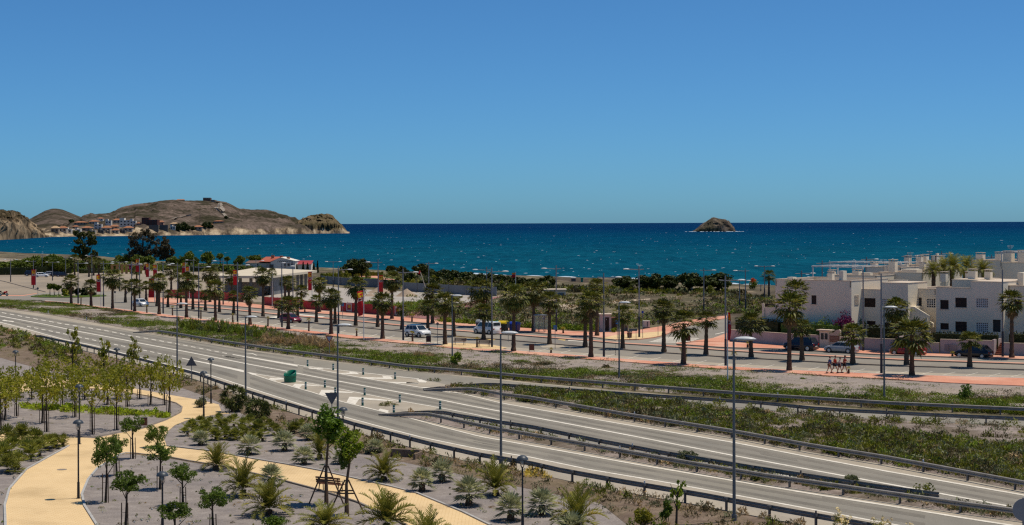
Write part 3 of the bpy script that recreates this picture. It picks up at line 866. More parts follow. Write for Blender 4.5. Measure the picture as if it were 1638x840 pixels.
MAIN = Hill([(60, 372), (100, 362), (118, 352), (130, 347), (137, 342), (145, 340.5), (160, 341), (175, 341), (183, 338), (195, 332), (203, 329), (213, 326.5), (240, 324.5), (255, 322.5), (262, 321.5), (272, 320), (295, 321), (325, 321.5), (338, 322), (345, 321), (352, 322.5), (362, 324), (372, 329), (385, 335), (400, 336), (425, 336), (440, 339), (445, 342), (460, 345), (470, 348), (478, 353), (488, 359), (496, 366), (502, 373)],
   [(60, 379.5), (110, 378.5), (200, 377.5), (330, 376), (420, 375), (480, 374.3), (502, 374)],
   lambda u: 1.30 if u < 440 else 1.30 - (u - 440) / 62 * 0.24, lambda u: 6 if u < 215 else (15 if u > 320 else 12), 1.8, 0.92, 5)
CONE = Hill([(24, 368), (38, 354), (50, 349), (62, 342.5), (72, 337), (82, 334), (90, 333.5), (100, 335), (110, 339), (120, 343), (130, 347), (142, 354), (155, 362), (170, 369)], [(24, 372), (170, 371)], 1.35, 2, 0.8, 0.9, 17)
HEADL = Hill([(-160, 341), (-60, 342), (0, 343), (12, 344), (20, 346), (28, 350), (36, 353), (44, 359), (52, 364), (60, 369), (70, 375), (78, 378.5)], [(-160, 386), (0, 384), (30, 382.5), (60, 380.5), (78, 379.6)], lambda u: 1.22 if u < 20 else max(1.04, 1.22 - (u - 20) * 0.0031), lambda u: 18 if u < 40 else 8, 3.0, 0.75, 29)
KNOB = Hill([(452, 372.5), (465, 365), (476, 359), (483, 355.5), (490, 350), (497, 346), (502, 344.7), (512, 344.6), (525, 345.2), (533, 349), (540, 355), (548, 362), (553, 368), (559, 373)], [(452, 374.2), (483, 374), (559, 373.4)], 1.075, 17, 2.0, 0.72, 41)
CONE.build('distant_hill', 24, 170, 90, 26, HILLM)
MAIN.build('distant_hill', 60, 502, 260, 46, HILLM)
HEADL.build('headland', -160, 78, 260, 56, HEADM)
KNOB.build('headland', 452, 559, 150, 44, KNOBM)

# a pale track zigzags up the hill
TRACKM = soil('hill_track_dirt', [(0.35, (0.25, 0.21, 0.17)), (0.65, (0.34, 0.29, 0.235))], 0.1, bump=0)
def on_hill(hill, px, widths, name, m):
 pts = [hill.at(u, v) + Vector((0, 0, 1.2)) for u, v in px]
 mb = MB()
 for (a, b), wa in zip(zip(pts, pts[1:]), widths):
  n = Vector((wa, 0, 0)) if abs((b - a).x) < abs(wa) * 4 else Vector((0, 0, abs(wa) * 0.6))
  mb.quad(a - n, a + n, b + n, b - n)
 return tag(mb.build(name, m), kind='structure')
on_hill(MAIN, [(337, 323), (344, 324), (350, 326), (352, 329), (347, 332.5), (345, 334.5), (351, 339), (357, 343), (362, 348), (366, 351.5)], [2, 3, 6, 7, 4, 3, 3, 3, 3], 'hill_track', TRACKM)
sheetm = MB()
pts = [MAIN.at(u, v) + Vector((0, 0, 0.9)) for u, v in ((352, 329), (356, 330.5), (358.5, 334), (359.5, 338), (356.5, 339.5), (353.5, 337), (350.5, 334.5), (352, 332))]
sheetm.add(pts, [tuple(range(8))])
tag(sheetm.build('hill_clearing', TRACKM), kind='structure')
on_hill(MAIN, [(274, 350.5), (284, 348.5), (296, 346.5), (306, 345.5)], [2, 2, 2], 'hill_track', TRACKM)

# ------------------------------------------------------------------ rocky islet
def islet():
 top = [(1108, 370.3), (1115, 365.5), (1122, 360.3), (1130, 354.8), (1138, 349), (1141, 348), (1148, 348.8), (1155, 350.5), (1160, 351), (1164, 353.5), (1167, 358), (1172, 362.5), (1176, 370)]
 Y = G(1141, 370.6, SEAZ).y
 vs, fs = [], []
 nu, nt = 70, 26
 for i, u in enumerate(us(1108, 1176, nu)):
  zt = at_depth(u, interp(top, u), Y).z
  half = 34 * math.sqrt(max(0.02, 1 - ((u - 1142) / 35.5) ** 2))
  for k in range(nt + 1):
   a = math.pi * k / nt
   z = SEAZ - 1 + (zt - SEAZ + 1) * max(0.0, math.sin(a)) ** 0.6
   y = Y - half * math.cos(a) * (1.0)
   x = ((u - CX)) * Y / FPX
   d = mnoise.fractal(Vector((x * 0.06, y * 0.06, z * 0.08)), 0.7, 2.1, 5)
   e = math.sin(a)
   d2 = mnoise.ridged_multi_fractal(Vector((x * 0.05, y * 0.05, z * 0.05 + 3)), 0.8, 2.1, 5, 1.0, 2.0) - 1.1
   vs.append((x + d * 3.0 * e, y + d * 5 + d2 * 6 * e, max(SEAZ - 1, z + (d * 3.0 + d2 * 1.5) * e * (0.4 if 0.35 < k / nt < 0.65 else 1))))
 w = nt + 1
 for i in range(nu):
  for k in range(nt):
   fs.append((i * w + k, (i + 1) * w + k, (i + 1) * w + k + 1, i * w + k + 1))
 m = soil('islet_rock', [(0.40, (0.04, 0.031, 0.024)), (0.5, (0.105, 0.078, 0.055)), (0.60, (0.21, 0.16, 0.115))], 0.07, [(0.4, (0.045, 0.040, 0.022)), (0.6, (0.10, 0.082, 0.05))], 0.03, fine=(0.3, 0.3), bump=0)
 o = MB().add(vs, np.array(fs)).build('rocky_islet', m, smooth=False)
 tag(o, 'small brown rocky islet standing alone in the open sea', 'islet')
 mb = MB()
 rng = random.Random(3)
 for k in range(120):
  a = rng.uniform(0, 2 * math.pi)
  side = rng.random()
  cx = ((1142 - CX) * Y / FPX) + math.cos(a) * rng.uniform(34, 43) * (1.0 + (0.5 * rng.random() ** 2 if math.sin(a) < 0.3 else 0))
  cy = Y + math.sin(a) * rng.uniform(30, 40) - 3
  h = rng.uniform(0.2, 0.9)
  mb.lathe([(0.0, h), (rng.uniform(0.8, 2), h * 0.6), (rng.uniform(2, 4), -0.2)], 8, (cx, cy, SEAZ))
 tag(mb.build('surf_foam', FOAM), kind='stuff')
islet()

# whitecaps: low ridges of foam on the wave crests
def whitecaps():
 rng = random.Random(11)
 mb = MB()
 n = 0
 while n < 430:
  v = 357.3 + 3 + (rng.random() ** 0.8) * 92
  u = rng.uniform(-60, 1700)
  if v > interp(SHORE, u) - 1.5 or (u < 560 and v < 383):
   continue
  p = G(u, v, SEAZ)
  l = min(7, (0.15 + 0.75 * rng.random() ** 2.5) * (p.y / 900) ** 0.45) * (1.8 if rng.random() < 0.06 else 1)
  h = rng.uniform(0.04, 0.11) * (p.y / 900) ** 0.6
  w = rng.uniform(0.3, 1.0)
  pr = [(-l, 0), (-l * 0.4, h), (l * 0.35, h * 0.8), (l, 0)]
  vs, fs = [], []
  for x, z in pr:
   vs += [(p.x + x, p.y - w, SEAZ - 0.02), (p.x + x + 0.2 * l, p.y, SEAZ + z + 0.01), (p.x + x, p.y + w, SEAZ - 0.02)]
  for i in range(3):
   for k in range(2):
    fs.append((i * 3 + k, (i + 1) * 3 + k, (i + 1) * 3 + k + 1, i * 3 + k + 1))
  mb.add(vs, np.array(fs))
  n += 1
 # breakers along the shore
 for k in range(60):
  u = rng.uniform(700, 1220)
  v = interp(SHORE, u) - rng.uniform(0.4, 4)
  p = G(u, v, SEAZ)
  l = rng.uniform(1.5, 5)
  mb.lathe([(0.0, 0.35), (l * 0.5, 0.25), (l, -0.05)], 6, (p.x, p.y, SEAZ))
 tag(mb.build('whitecap_foam', FOAM), kind='stuff')
whitecaps()

# ------------------------------------------------------------------ village on the far shore
TERRA = flat('terracotta', (0.36, 0.16, 0.085), 0.9, 0.1, 0, 0.2, 0.3)
PALEROOF = flat('pale_tiles', (0.50, 0.34, 0.20), 0.9, 0.1, 0, 0.15, 0.3)
OCHRE = flat('ochre_render', (0.36, 0.27, 0.19), 0.9, 0.1, 0, 0.1, 0.2)
CREAM = flat('cream_render', (0.46, 0.38, 0.29), 0.9, 0.1, 0, 0.1, 0.2)
VWHITE = flat('village_white', (0.68, 0.62, 0.53), 0.9, 0.1, 0, 0.08, 0.2)
DARKRED = flat('dark_red_render', (0.12, 0.05, 0.04), 0.9, 0.1, 0, 0.2, 0.2)
ROSE = flat('rose_render', (0.42, 0.25, 0.19), 0.9, 0.1, 0, 0.1, 0.2)
STONE = flat('grey_stone', (0.13, 0.115, 0.10), 0.9, 0.1, 0, 0.2, 0.1)
CASTLE = soil('castle_stone', [(0.35, (0.17, 0.095, 0.065)), (0.65, (0.24, 0.14, 0.10))], 0.3, bump=0)
DARKWIN = flat('dark_window', (0.02, 0.022, 0.028), 0.2, 0.5)

def far_house(u, v, wpx, hpx, wall, roof, label, hill=MAIN, cat='house', storeys=None, dpt=None):
 p = hill.at(u, v)
 k = p.y / FPX
 w, h = wpx * k, hpx * k
 d = dpt or max(8, w * 0.7)
 t = thing('village_house', label, cat, (p.x, p.y, p.z - 1.0), 0, 'houses of the village across the bay' if cat == 'house' else None)
 hw = h * (0.68 if roof else 1.0)
 b = MB().box((-w / 2, -d / 2, -4), (w / 2, d / 2, hw))
 if not roof:
  b.box((-w / 2, -d / 2, hw + 0.005), (-w * 0.05, d * 0.3, hw + h * 0.35))
 b.build('wall', wall, t)
 if roof:
  ov, rz = w * 0.06, h - hw
  b = MB().add([(-w / 2 - ov, -d / 2 - ov, hw), (w / 2 + ov, -d / 2 - ov, hw), (w / 2 + ov, d / 2 + ov, hw), (-w / 2 - ov, d / 2 + ov, hw), (-w * 0.2, 0, h), (w * 0.2, 0, h)],
      [(0, 1, 5, 4), (1, 2, 5), (2, 3, 4, 5), (3, 0, 4), (3, 2, 1, 0)])
  b.build('roof', roof, t)
 n = max(2, int(w / 5))
 st = storeys or max(1, int(hw / 4))
 for r in range(st):
  for i in range(n):
   if i >= 6:
    break
   x = -w / 2 + w * (i + 0.5) / n
   z = hw * (r + 0.3) / st
   MB().box((x - w / n * 0.22, -d / 2 - 0.15, z), (x + w / n * 0.22, -d / 2 + 0.1, z + hw / st * 0.42)).build('window', DARKWIN, t)
 return t

houses = [
 (88, 372, 12, 11, OCHRE, PALEROOF, 'ochre'), (101, 371, 13, 10, CREAM, TERRA, 'cream'), (110, 373, 11, 7, VWHITE, None, 'white flat-roofed'),
 (117, 375, 9, 6, CREAM, None, 'pale flat-roofed'), (131, 359, 19, 6, OCHRE, TERRA, 'wide ochre'), (150, 359, 14, 7, CREAM, TERRA, 'cream'),
 (157, 366, 12, 8, VWHITE, None, 'white cubic'), (141, 369, 15, 8, OCHRE, TERRA, 'ochre'), (170, 370, 14, 9, CREAM, TERRA, 'cream'),
 (183, 367, 13, 8, OCHRE, TERRA, 'ochre'), (187, 356, 12, 7, CREAM, TERRA, 'cream'), (201, 361, 17, 9.5, VWHITE, None, 'large white stepped'),
 (214, 362, 9, 9.5, VWHITE, None, 'tall white'), (205, 370, 14, 9, CREAM, TERRA, 'cream'), (185, 374, 11, 8, CREAM, TERRA, 'cream'),
 (223, 360, 8, 5, ROSE, TERRA, 'small rose'), (257, 360, 8, 8, ROSE, TERRA, 'rose'), (278, 361, 12, 6, CREAM, PALEROOF, 'cream'),
 (277, 367.5, 8, 6, VWHITE, None, 'small white'), (317, 373.5, 13, 8, OCHRE, TERRA, 'shoreside ochre'), (335, 363, 8, 6, STONE, TERRA, 'grey stone'),
 (350, 356, 15, 4, ROSE, TERRA, 'low rose'), (126, 372, 9, 6, VWHITE, None, 'white'), (148, 376, 10, 5, CREAM, None, 'cream flat-roofed'),
 (162, 376, 9, 5, STONE, None, 'grey flat-roofed'), (173, 377, 8, 4, OCHRE, None, 'ochre flat-roofed'), (196, 376, 9, 5, STONE, None, 'grey flat-roofed'),
 (120, 366, 9, 6, OCHRE, TERRA, 'ochre'), (160, 353, 9, 5, VWHITE, TERRA, 'white'), (174, 359, 9, 6, VWHITE, None, 'white flat-roofed'),
]
houses.sort(key=lambda h: h[0])
for i, (u, v, w, h, wall, roof, look) in enumerate(houses):
 far_house(u, v, w, h, wall, roof, f'{look.replace(" flat-roofed", "")} {"terracotta-roofed" if roof is TERRA else "pale-roofed" if roof else "flat-roofed"} house across the bay, {nth(i + 1)} of thirty from the left')
t = far_house(241, 361, 25, 10, DARKRED, None, 'long dark red apartment block above the cliff across the bay', cat='apartment building', storeys=3)
t.name = 'apartment_building'
for (ua, ub, v, h) in ((239, 254, 370, 8), (256, 269, 371, 8)):
 a, b = MAIN.at(ua, v), MAIN.at(ub, v)
 k = a.y / FPX
 w = (ub - ua) * k
 mb = MB().box((-w / 2, -2, -3), (w / 2, 2, h * k))
 o = tag(mb.build('retaining_wall', STONE), 'grey retaining wall below the red block across the bay, ' + ('the longer one' if ua < 250 else 'the shorter one'), 'wall')
 o.location = (a + b) / 2 + Vector((0, -3, 0))
# the fort on the summit and a long low ruin
p = MAIN.point(332, 0.985)
t = thing('hilltop_fort', 'square reddish stone fort on the summit of the hill', 'fort', (p.x, p.y - 4, p.z - 2))
k = p.y / FPX
MB().box((-6 * k, -5 * k, -2), (6 * k, 5 * k, 6.0 * k)).build('wall', CASTLE, t)
MB().box((6.0 * k + 0.01, -3 * k, -2), (12 * k, 3 * k, 3.0 * k)).build('gatehouse', CASTLE, t)
for i in range(7):
 MB().box((-6 * k + i * 1.8 * k, -5 * k, 6.0 * k + 0.01), (-6 * k + i * 1.8 * k + 1.0 * k, -4.2 * k, 6.7 * k)).build('battlement', CASTLE, t)
p = MAIN.point(289, 0.985)
t = thing('hilltop_house', 'long low house with terracotta roof along the hill crest', 'house', (p.x, p.y - 4, p.z - 2))
MB().box((-6 * k, -3 * k, -2), (6 * k, 3 * k, 2.2 * k)).build('wall', OCHRE, t)
MB().add([(-6.4 * k, -3.4 * k, 2.2 * k), (6.4 * k, -3.4 * k, 2.2 * k), (6.4 * k, 3.4 * k, 2.2 * k), (-6.4 * k, 3.4 * k, 2.2 * k), (-5 * k, 0, 3.4 * k), (5 * k, 0, 3.4 * k)], [(0, 1, 5, 4), (1, 2, 5), (2, 3, 4, 5), (3, 0, 4)]).build('roof', TERRA, t)
MB().box((-18 * k, -2 * k, -2), (-6.01 * k, 2 * k, 1.2 * k)).build('annex', STONE, t)
# ------------------------------------------------------------------ buildings
RENDERWHITE = soil('white_render', [(0.35, (0.76, 0.67, 0.52)), (0.65, (0.82, 0.725, 0.57))], 0.35, [(0.3, (0.70, 0.61, 0.47)), (0.7, (0.77, 0.68, 0.53))], 0.12, (0.5, 0.75), bump=0.05)
PINKWALL = soil('pink_render', [(0.35, (0.50, 0.40, 0.375)), (0.65, (0.57, 0.46, 0.43))], 0.35, [(0.3, (0.42, 0.34, 0.32)), (0.7, (0.48, 0.39, 0.36))], 0.2, (0.5, 0.75), bump=0.05)
COPING = flat('coping_tile', (0.58, 0.47, 0.36), 0.8, 0.15, 0, 0.1, 1.0)
ROOFTILE = flat('roof_terrace_tile', (0.48, 0.39, 0.31), 0.85, 0.1, 0, 0.12, 0.8)
SHUTTER = flat('dark_shutter', (0.032, 0.017, 0.013), 0.6, 0.3, 0, 0.2, 5)
GRILLE = flat('white_block', (0.60, 0.58, 0.55), 0.8, 0.2)
INSIDESHADE = flat('interior_shade', (0.05, 0.047, 0.045), 0.9, 0.1)  # dark colour stands in for the shade inside openings and behind lattices
STEP = flat('brick_step', (0.28, 0.11, 0.07), 0.85, 0.1, 0, 0.15)

def wall_holes(mb, P, a0, a1, z0, z1, holes, depth, mi=0):
 """a wall face with openings and their reveals. P(a, b, z) places a point; b grows into the building"""
 A = sorted({a0, a1, *[h[0] for h in holes], *[h[1] for h in holes]})
 Z = sorted({z0, z1, *[h[2] for h in holes], *[h[3] for h in holes]})
 for i in range(len(A) - 1):
  for k in range(len(Z) - 1):
   am, zm = (A[i] + A[i + 1]) / 2, (Z[k] + Z[k + 1]) / 2
   if any(h[0] < am < h[1] and h[2] < zm < h[3] for h in holes):
    continue
   mb.quad(P(A[i], 0, Z[k]), P(A[i + 1], 0, Z[k]), P(A[i + 1], 0, Z[k + 1]), P(A[i], 0, Z[k + 1]), mi)
 for h in holes:
  mb.quad(P(h[0], 0, h[2]), P(h[0], depth, h[2]), P(h[0], depth, h[3]), P(h[0], 0, h[3]), mi)
  mb.quad(P(h[1], 0, h[2]), P(h[1], 0, h[3]), P(h[1], depth, h[3]), P(h[1], depth, h[2]), mi)
  mb.quad(P(h[0], 0, h[3]), P(h[0], depth, h[3]), P(h[1], depth, h[3]), P(h[1], 0, h[3]), mi)
  mb.quad(P(h[0], 0, h[2]), P(h[1], 0, h[2]), P(h[1], depth, h[2]), P(h[0], depth, h[2]), mi)

# street frame: a runs along the street to the right, b away from it, z up
SO = G(1373, 552.2)
SA = (G(1480, interp(FSR, 1480)) - G(1300, interp(FSR, 1300))); SA.z = 0; SA.normalize()
SB = Vector((-SA.y, SA.x, 0))
def SP(a, b, z):
 return SO + SA * a + SB * b + Vector((0, 0, z))
def s_a(u, b=0.0):
 """street coordinate a of the facade plane at depth b seen at photo column u"""
 dx = (u - CX) / FPX
 o = SO + SB * b
 # o.x + SA.x a = dx (o.y + SA.y a)
 return (dx * o.y - o.x) / (SA.x - dx * SA.y)
def s_z(u, v, b=0.0):
 p = SP(s_a(u, b), b, 0)
 return CAMZ - drop(u, v) * p.y / FPX

class Block:
 """one white villa block: its facade at depth b, with openings given in photo pixels"""
 def __init__(self, name, label, u0, u1, vtop, b=0.0, depth=9.0, cat='villa', group=None):
  self.b = b
  self.a0, self.a1 = s_a(u0, b), s_a(u1, b)
  self.zt = s_z((u0 + u1) / 2, vtop, b)
  self.depth = depth
  self.o = thing(name, label, cat, SP(self.a0, b, 0), 0, group)
  self.org = SP(self.a0, b, 0)
  self.holes = []
  self.items = []
 def P(self, a, b, z):
  return SP(a, self.b + b, z) - self.org
 def hole(self, u0, u1, v0, v1, kind):
  a0, a1 = s_a(u0, self.b), s_a(u1, self.b)
  uc = (u0 + u1) / 2
  z1, z0 = s_z(uc, v0, self.b), s_z(uc, v1, self.b)
  h = (a0, a1, z0, z1)
  self.holes.append(h)
  self.items.append((h, kind))
 def box(self, mb, a0, a1, b0, b1, z0, z1, mi=0, skip=()):
  P = self.P
  v = [P(a0, b0, z0), P(a1, b0, z0), P(a1, b1, z0), P(a0, b1, z0), P(a0, b0, z1), P(a1, b0, z1), P(a1, b1, z1), P(a0, b1, z1)]
  f = [(0, 3, 2, 1), (4, 5, 6, 7), (0, 1, 5, 4), (1, 2, 6, 5), (2, 3, 7, 6), (3, 0, 4, 7)]
  mb.add(v, np.array([q for i, q in enumerate(f) if i not in skip]), mi)
 def finish(self, parapet=0.9, coping=True, roofz=None):
  mb = MB()
  P = self.P
  wall_holes(mb, P, self.a0, self.a1, 0, self.zt, self.holes, 0.22)
  self.box(mb, self.a0, self.a1, 0.0, self.depth, 0, self.zt - parapet, 0, skip=(1, 2))
  for (x0, x1, y0, y1) in ((self.a0, self.a0 + 0.22, 0.0, self.depth), (self.a1 - 0.22, self.a1, 0.0, self.depth), (self.a0 + 0.22, self.a1 - 0.22, self.depth - 0.22, self.depth), (self.a0 + 0.22, self.a1 - 0.22, 0.2, 0.22)):
   self.box(mb, x0, x1, y0, y1, self.zt - parapet + 0.002, self.zt, 0)
  mb.build('wall', RENDERWHITE, self.o)
  mb = MB()
  self.box(mb, self.a0 + 0.23, self.a1 - 0.23, 0.23, self.depth - 0.23, self.zt - parapet - 0.1, self.zt - parapet + 0.03)
  mb.build('roof', ROOFTILE, self.o)
  if coping:
   mb = MB()
   for (x0, x1, y0, y1) in ((self.a0 - 0.04, self.a1 + 0.04, -0.05, 0.27), (self.a0 - 0.04, self.a0 + 0.27, 0.275, self.depth), (self.a1 - 0.27, self.a1 + 0.04, 0.275, self.depth), (self.a0 + 0.28, self.a1 - 0.28, self.depth - 0.28, self.depth + 0.04)):
    self.box(mb, x0, x1, y0, y1, self.zt + 0.003, self.zt + 0.08)
   mb.build('coping', COPING, self.o)
  for h, kind in self.items:
   a0, a1, z0, z1 = h
   mb = MB()
   if kind == 'shutter':
    self.box(mb, a0, a1, 0.12, 0.2, z0, z1)
    w = mb.build('window', SHUTTER, self.o)
    mb = MB()
    n = max(4, int((z1 - z0) / 0.16))
    for i in range(n):
     z = z0 + (z1 - z0) * (i + 0.2) / n
     self.box(mb, a0 + 0.05, a1 - 0.05, 0.09, 0.118, z, z + (z1 - z0) / n * 0.6)
    mb.build('shutter', SHUTTER, w)
    mb = MB()
    self.box(mb, a0 - 0.08, a1 + 0.08, -0.07, -0.003, z0 - 0.09, z0 - 0.005)
    mb.build('sill', COPING, w)
   elif kind == 'grille':
    self.box(mb, a0, a1, 0.18, 0.2, z0, z1)
    w = mb.build('window', INSIDESHADE, self.o)
    mb = MB()
    nx, nz = max(3, round((a1 - a0) / 0.28)), max(3, round((z1 - z0) / 0.28))
    for i in range(nx + 1):
     a = a0 + (a1 - a0) * i / nx
     self.box(mb, a - 0.045, a + 0.045, 0.03, 0.11, z0, z1)
    for k in range(nz + 1):
     z = z0 + (z1 - z0) * k / nz
     self.box(mb, a0, a1, 0.035, 0.105, z - 0.045, z + 0.045)
    mb.build('grille', GRILLE, w)
   elif kind == 'door':
    self.box(mb, a0, a1, 0.16, 0.2, z0, z1)
    mb.build('door', SHUTTER, self.o)
   elif kind == 'opening':
    self.box(mb, a0, a1, 0.19, 0.21, z0, z1)
    mb.build('porch', INSIDESHADE, self.o)  # thin dark panel: the porch shade is painted, no depth behind it
  return self
 def chimney(self, u, w, d, h, db, cap=True, z=None):
  a = s_a(u, self.b + db)
  z0 = self.zt - 0.9 if z is None else z
  mb = MB()
  self.box(mb, a - w / 2, a + w / 2, db, db + d, z0, self.zt + h)
  c = mb.build('chimney', RENDERWHITE, self.o)
  if cap:
   mb = MB()
   for q in ((0, 0), (1, 0), (0, 1), (1, 1)):
    x, y = a - w / 2 + 0.05 + q[0] * (w - 0.17), db + 0.05 + q[1] * (d - 0.17)
    self.box(mb, x, x + 0.07, y, y + 0.07, self.zt + h + 0.003, self.zt + h + 0.2)
   self.box(mb, a - w / 2 - 0.06, a + w / 2 + 0.06, db - 0.06, db + d + 0.06, self.zt + h + 0.203, self.zt + h + 0.29)
   mb.build('chimney_cap', COPING, c)

VG = 'white villas behind the promenade wall'
# villa with a long blank gable, nearest the side street
b1 = Block('villa', 'white villa with a long blank gable wall beside the side street', 1240, 1361.5, 448.5, b=-3.0, depth=11, group=VG)
b1.hole(1297.5, 1305.5, 472.5, 486.5, 'shutter')
b1.finish()
mb = MB()
b1.box(mb, s_a(1218, -3), b1.a0 - 0.005, 0.3, 4.5, 0, s_z(1228, 505, -3) + 1.15)
b1.box(mb, s_a(1218, -3), s_a(1221, -3), 0.1, 0.295, 0, s_z(1228, 493, -3) + 0.6)
w = mb.build('garage', RENDERWHITE, b1.o)
mb = MB()
b1.box(mb, s_a(1221.2, -3), s_a(1236, -3), 0.35, 0.5, s_z(1228, 505, -3) + 1.16, s_z(1228, 505, -3) + 1.55)
mb.build('railing', SHUTTER, w)
mb = MB()
b1.box(mb, s_a(1340, -3), s_a(1347, -3), 0.28, 1.3, b1.zt - 0.85, b1.zt + 1.3)
mb.build('chimney', RENDERWHITE, b1.o)
mb = MB()
for k in range(7):
 z = s_z(1366, 488, -3) + k * 0.19
 b1.box(mb, b1.a1 + 0.004, b1.a1 + 0.06, 0.9, 2.1, z, z + 0.1)
mb.build('louvre', COPING, b1.o)
b1.chimney(1327, 0.7, 0.7, 0.9, 2.5)
b1.chimney(1264, 0.9, 0.9, 0.25, 3.0, cap=False)

b2 = Block('villa', 'white villa left of the outside stair, with a lit roof terrace', 1373, 1452, 452.5, b=0.0, depth=10, group=VG)
b2.a1 = s_a(1452)
b2.hole(1382, 1400, 477, 491.5, 'shutter')
b2.hole(1410.5, 1422, 478, 489.5, 'grille')
b2.hole(1386, 1400, 513.5, 523, 'shutter')
b2.hole(1414, 1428, 516, 524, 'shutter')
am = s_a(1409.5)
zlow = s_z(1390, 463.5)
mb = MB()
P = b2.P
zt = b2.zt
lowh = [h for h in b2.holes if h[1] < am]
higha = [h for h in b2.holes if h[0] > am]
wall_holes(mb, P, b2.a0, am, 0, zlow, lowh, 0.22)
wall_holes(mb, P, am, b2.a1, 0, zt, higha, 0.22)
b2.box(mb, b2.a0, b2.a1, 0, 10, 0, zlow - 0.95, 0, skip=(1, 2))
b2.box(mb, am, b2.a1, 0.0, 6.0, zlow - 0.94, zt, 0, skip=(2,))
b2.box(mb, b2.a0, b2.a0 + 0.22, 0.0, 10, zlow - 0.949, zlow)
b2.box(mb, b2.a0 + 0.22, am, 0.2, 0.22, zlow - 0.949, zlow)
b2.box(mb, b2.a0 + 0.22, am - 0.01, 8.0, 8.2, zlow - 0.949, zlow + 1.1)
mb.build('wall', RENDERWHITE, b2.o)
mb = MB()
b2.box(mb, b2.a0 + 0.23, am - 0.01, 0.23, 7.98, zlow - 0.96, zlow - 0.92)
mb.build('terrace', ROOFTILE, b2.o)
mb = MB()
b2.box(mb, b2.a0 - 0.03, am - 0.02, -0.05, 0.26, zlow + 0.003, zlow + 0.08)
b2.box(mb, am - 0.02 + 0.005, b2.a1 + 0.04, -0.05, 6.02, zt + 0.003, zt + 0.07)
mb.build('coping', COPING, b2.o)
for h, kind in b2.items:
 mb = MB()
 b2.box(mb, h[0], h[1], 0.13, 0.2, h[2], h[3])
 w = mb.build('window', SHUTTER if kind == 'shutter' else INSIDESHADE, b2.o)
 mb = MB()
 if kind == 'shutter':
  n = max(4, int((h[3] - h[2]) / 0.16))
  for i in range(n):
   z = h[2] + (h[3] - h[2]) * (i + 0.2) / n
   b2.box(mb, h[0] + 0.05, h[1] - 0.05, 0.09, 0.126, z, z + 0.1)
  mb.build('shutter', SHUTTER, w)
 else:
  for i in range(6):
   a = h[0] + (h[1] - h[0]) * i / 5
   b2.box(mb, a - 0.045, a + 0.045, 0.03, 0.11, h[2], h[3])
  for k in range(5):
   z = h[2] + (h[3] - h[2]) * k / 4
   b2.box(mb, h[0], h[1], 0.035, 0.105, z - 0.045, z + 0.045)
  mb.build('grille', GRILLE, w)

# recessed middle villa with the outside stair
bm_ = Block('villa', 'recessed white villa with an outside stair and upstairs porch', 1453, 1497, 462.5, b=3.2, depth=9, group=VG)
bm_.hole(1466, 1474, 476, 493, 'opening')
bm_.hole(1482, 1496, 478, 492, 'grille')
bm_.finish(parapet=0.7)
mb = MB()
# solid stair flight: parapet falling to the right, then turning back
a0, a1, a2 = s_a(1463, 1.0), s_a(1488, 1.0), s_a(1468, 1.0)
zt0, zt1 = s_z(1463, 490.5, 1.0), s_z(1488, 505.5, 1.0)
def stair_wall(mb, bl, aa, za, ab, zb, b0, b1, th):
 P = lambda a, b, z: SP(a, b, z) - bl.org
 v = [P(aa, b0, za - th), P(ab, b0, zb - th), P(ab, b0, zb), P(aa, b0, za), P(aa, b1, za - th), P(ab, b1, zb - th), P(ab, b1, zb), P(aa, b1, za)]
 mb.add(v, np.array([(0, 1, 2, 3), (5, 4, 7, 6), (3, 2, 6, 7), (0, 4, 5, 1), (0, 3, 7, 4), (1, 5, 6, 2)]))
stair_wall(mb, bm_, a0, zt0, a1, zt1, 0.8, 1.0, 2.3)
stair_wall(mb, bm_, a0, zt0 - 1.0, a1, zt1 - 1.0, 1.005, 2.1, 0.5)
stair_wall(mb, bm_, a1 + 0.02, zt1 - 0.1, a2, s_z(1470, 523, 1), 0.0, 0.2, 1.0)
stair_wall(mb, bm_, a1 + 0.02, zt1 - 1.0, a2, s_z(1470, 523, 1) - 0.9, 0.205, 0.795, 0.4)
v = [SP(a0 - 1.1, 0.8, 0), SP(a0 - 0.005, 0.8, 0), SP(a0 - 0.005, 3.18, 0), SP(a0 - 1.1, 3.18, 0)]
mb.add([p - bm_.org for p in v] + [p - bm_.org + Vector((0, 0, zt0)) for p in v], np.array([(0, 1, 5, 4), (1, 2, 6, 5), (2, 3, 7, 6), (3, 0, 4, 7), (4, 5, 6, 7)]))
mb.build('stair', RENDERWHITE, bm_.o)

b3 = Block('villa', 'white villa with two big latticed windows, right of the outside stair', 1497, 1603, 450.5, b=0.0, depth=10, group=VG)
b3.hole(1503.5, 1517, 480, 494.5, 'shutter')
b3.hole(1527.5, 1546, 476.3, 491.7, 'shutter')
b3.hole(1561, 1580, 477.3, 492, 'grille')
b3.hole(1503.5, 1517, 517, 527, 'shutter')
b3.hole(1527.5, 1546, 514.5, 531, 'shutter')
b3.hole(1561, 1580, 516.3, 531, 'grille')
b3.hole(1587.5, 1600, 511.5, 531, 'opening')
zl1, zl2 = s_z(1506, 460), s_z(1535, 461)
ab, ac = s_a(1517.5), s_a(1552.5)
mb = MB()
P = b3.P
groups = ((b3.a0, ab, zl1), (ab, ac, zl2), (ac, b3.a1, b3.zt))
for x0, x1, zz in groups:
 wall_holes(mb, P, x0, x1, 0, zz, [h for h in b3.holes if x0 <= h[0] and h[1] <= x1 + 1e-6], 0.22)
b3.box(mb, b3.a0, b3.a1, 0, 10, 0, zl2 - 0.4, 0, skip=(1, 2))
b3.box(mb, ac, b3.a1, 0.0, 10, zl2 - 0.399, b3.zt, 0, skip=(2,))
b3.box(mb, b3.a0, ab, 0.0, 0.22, zl2 - 0.399, zl1, 0, skip=(2,))
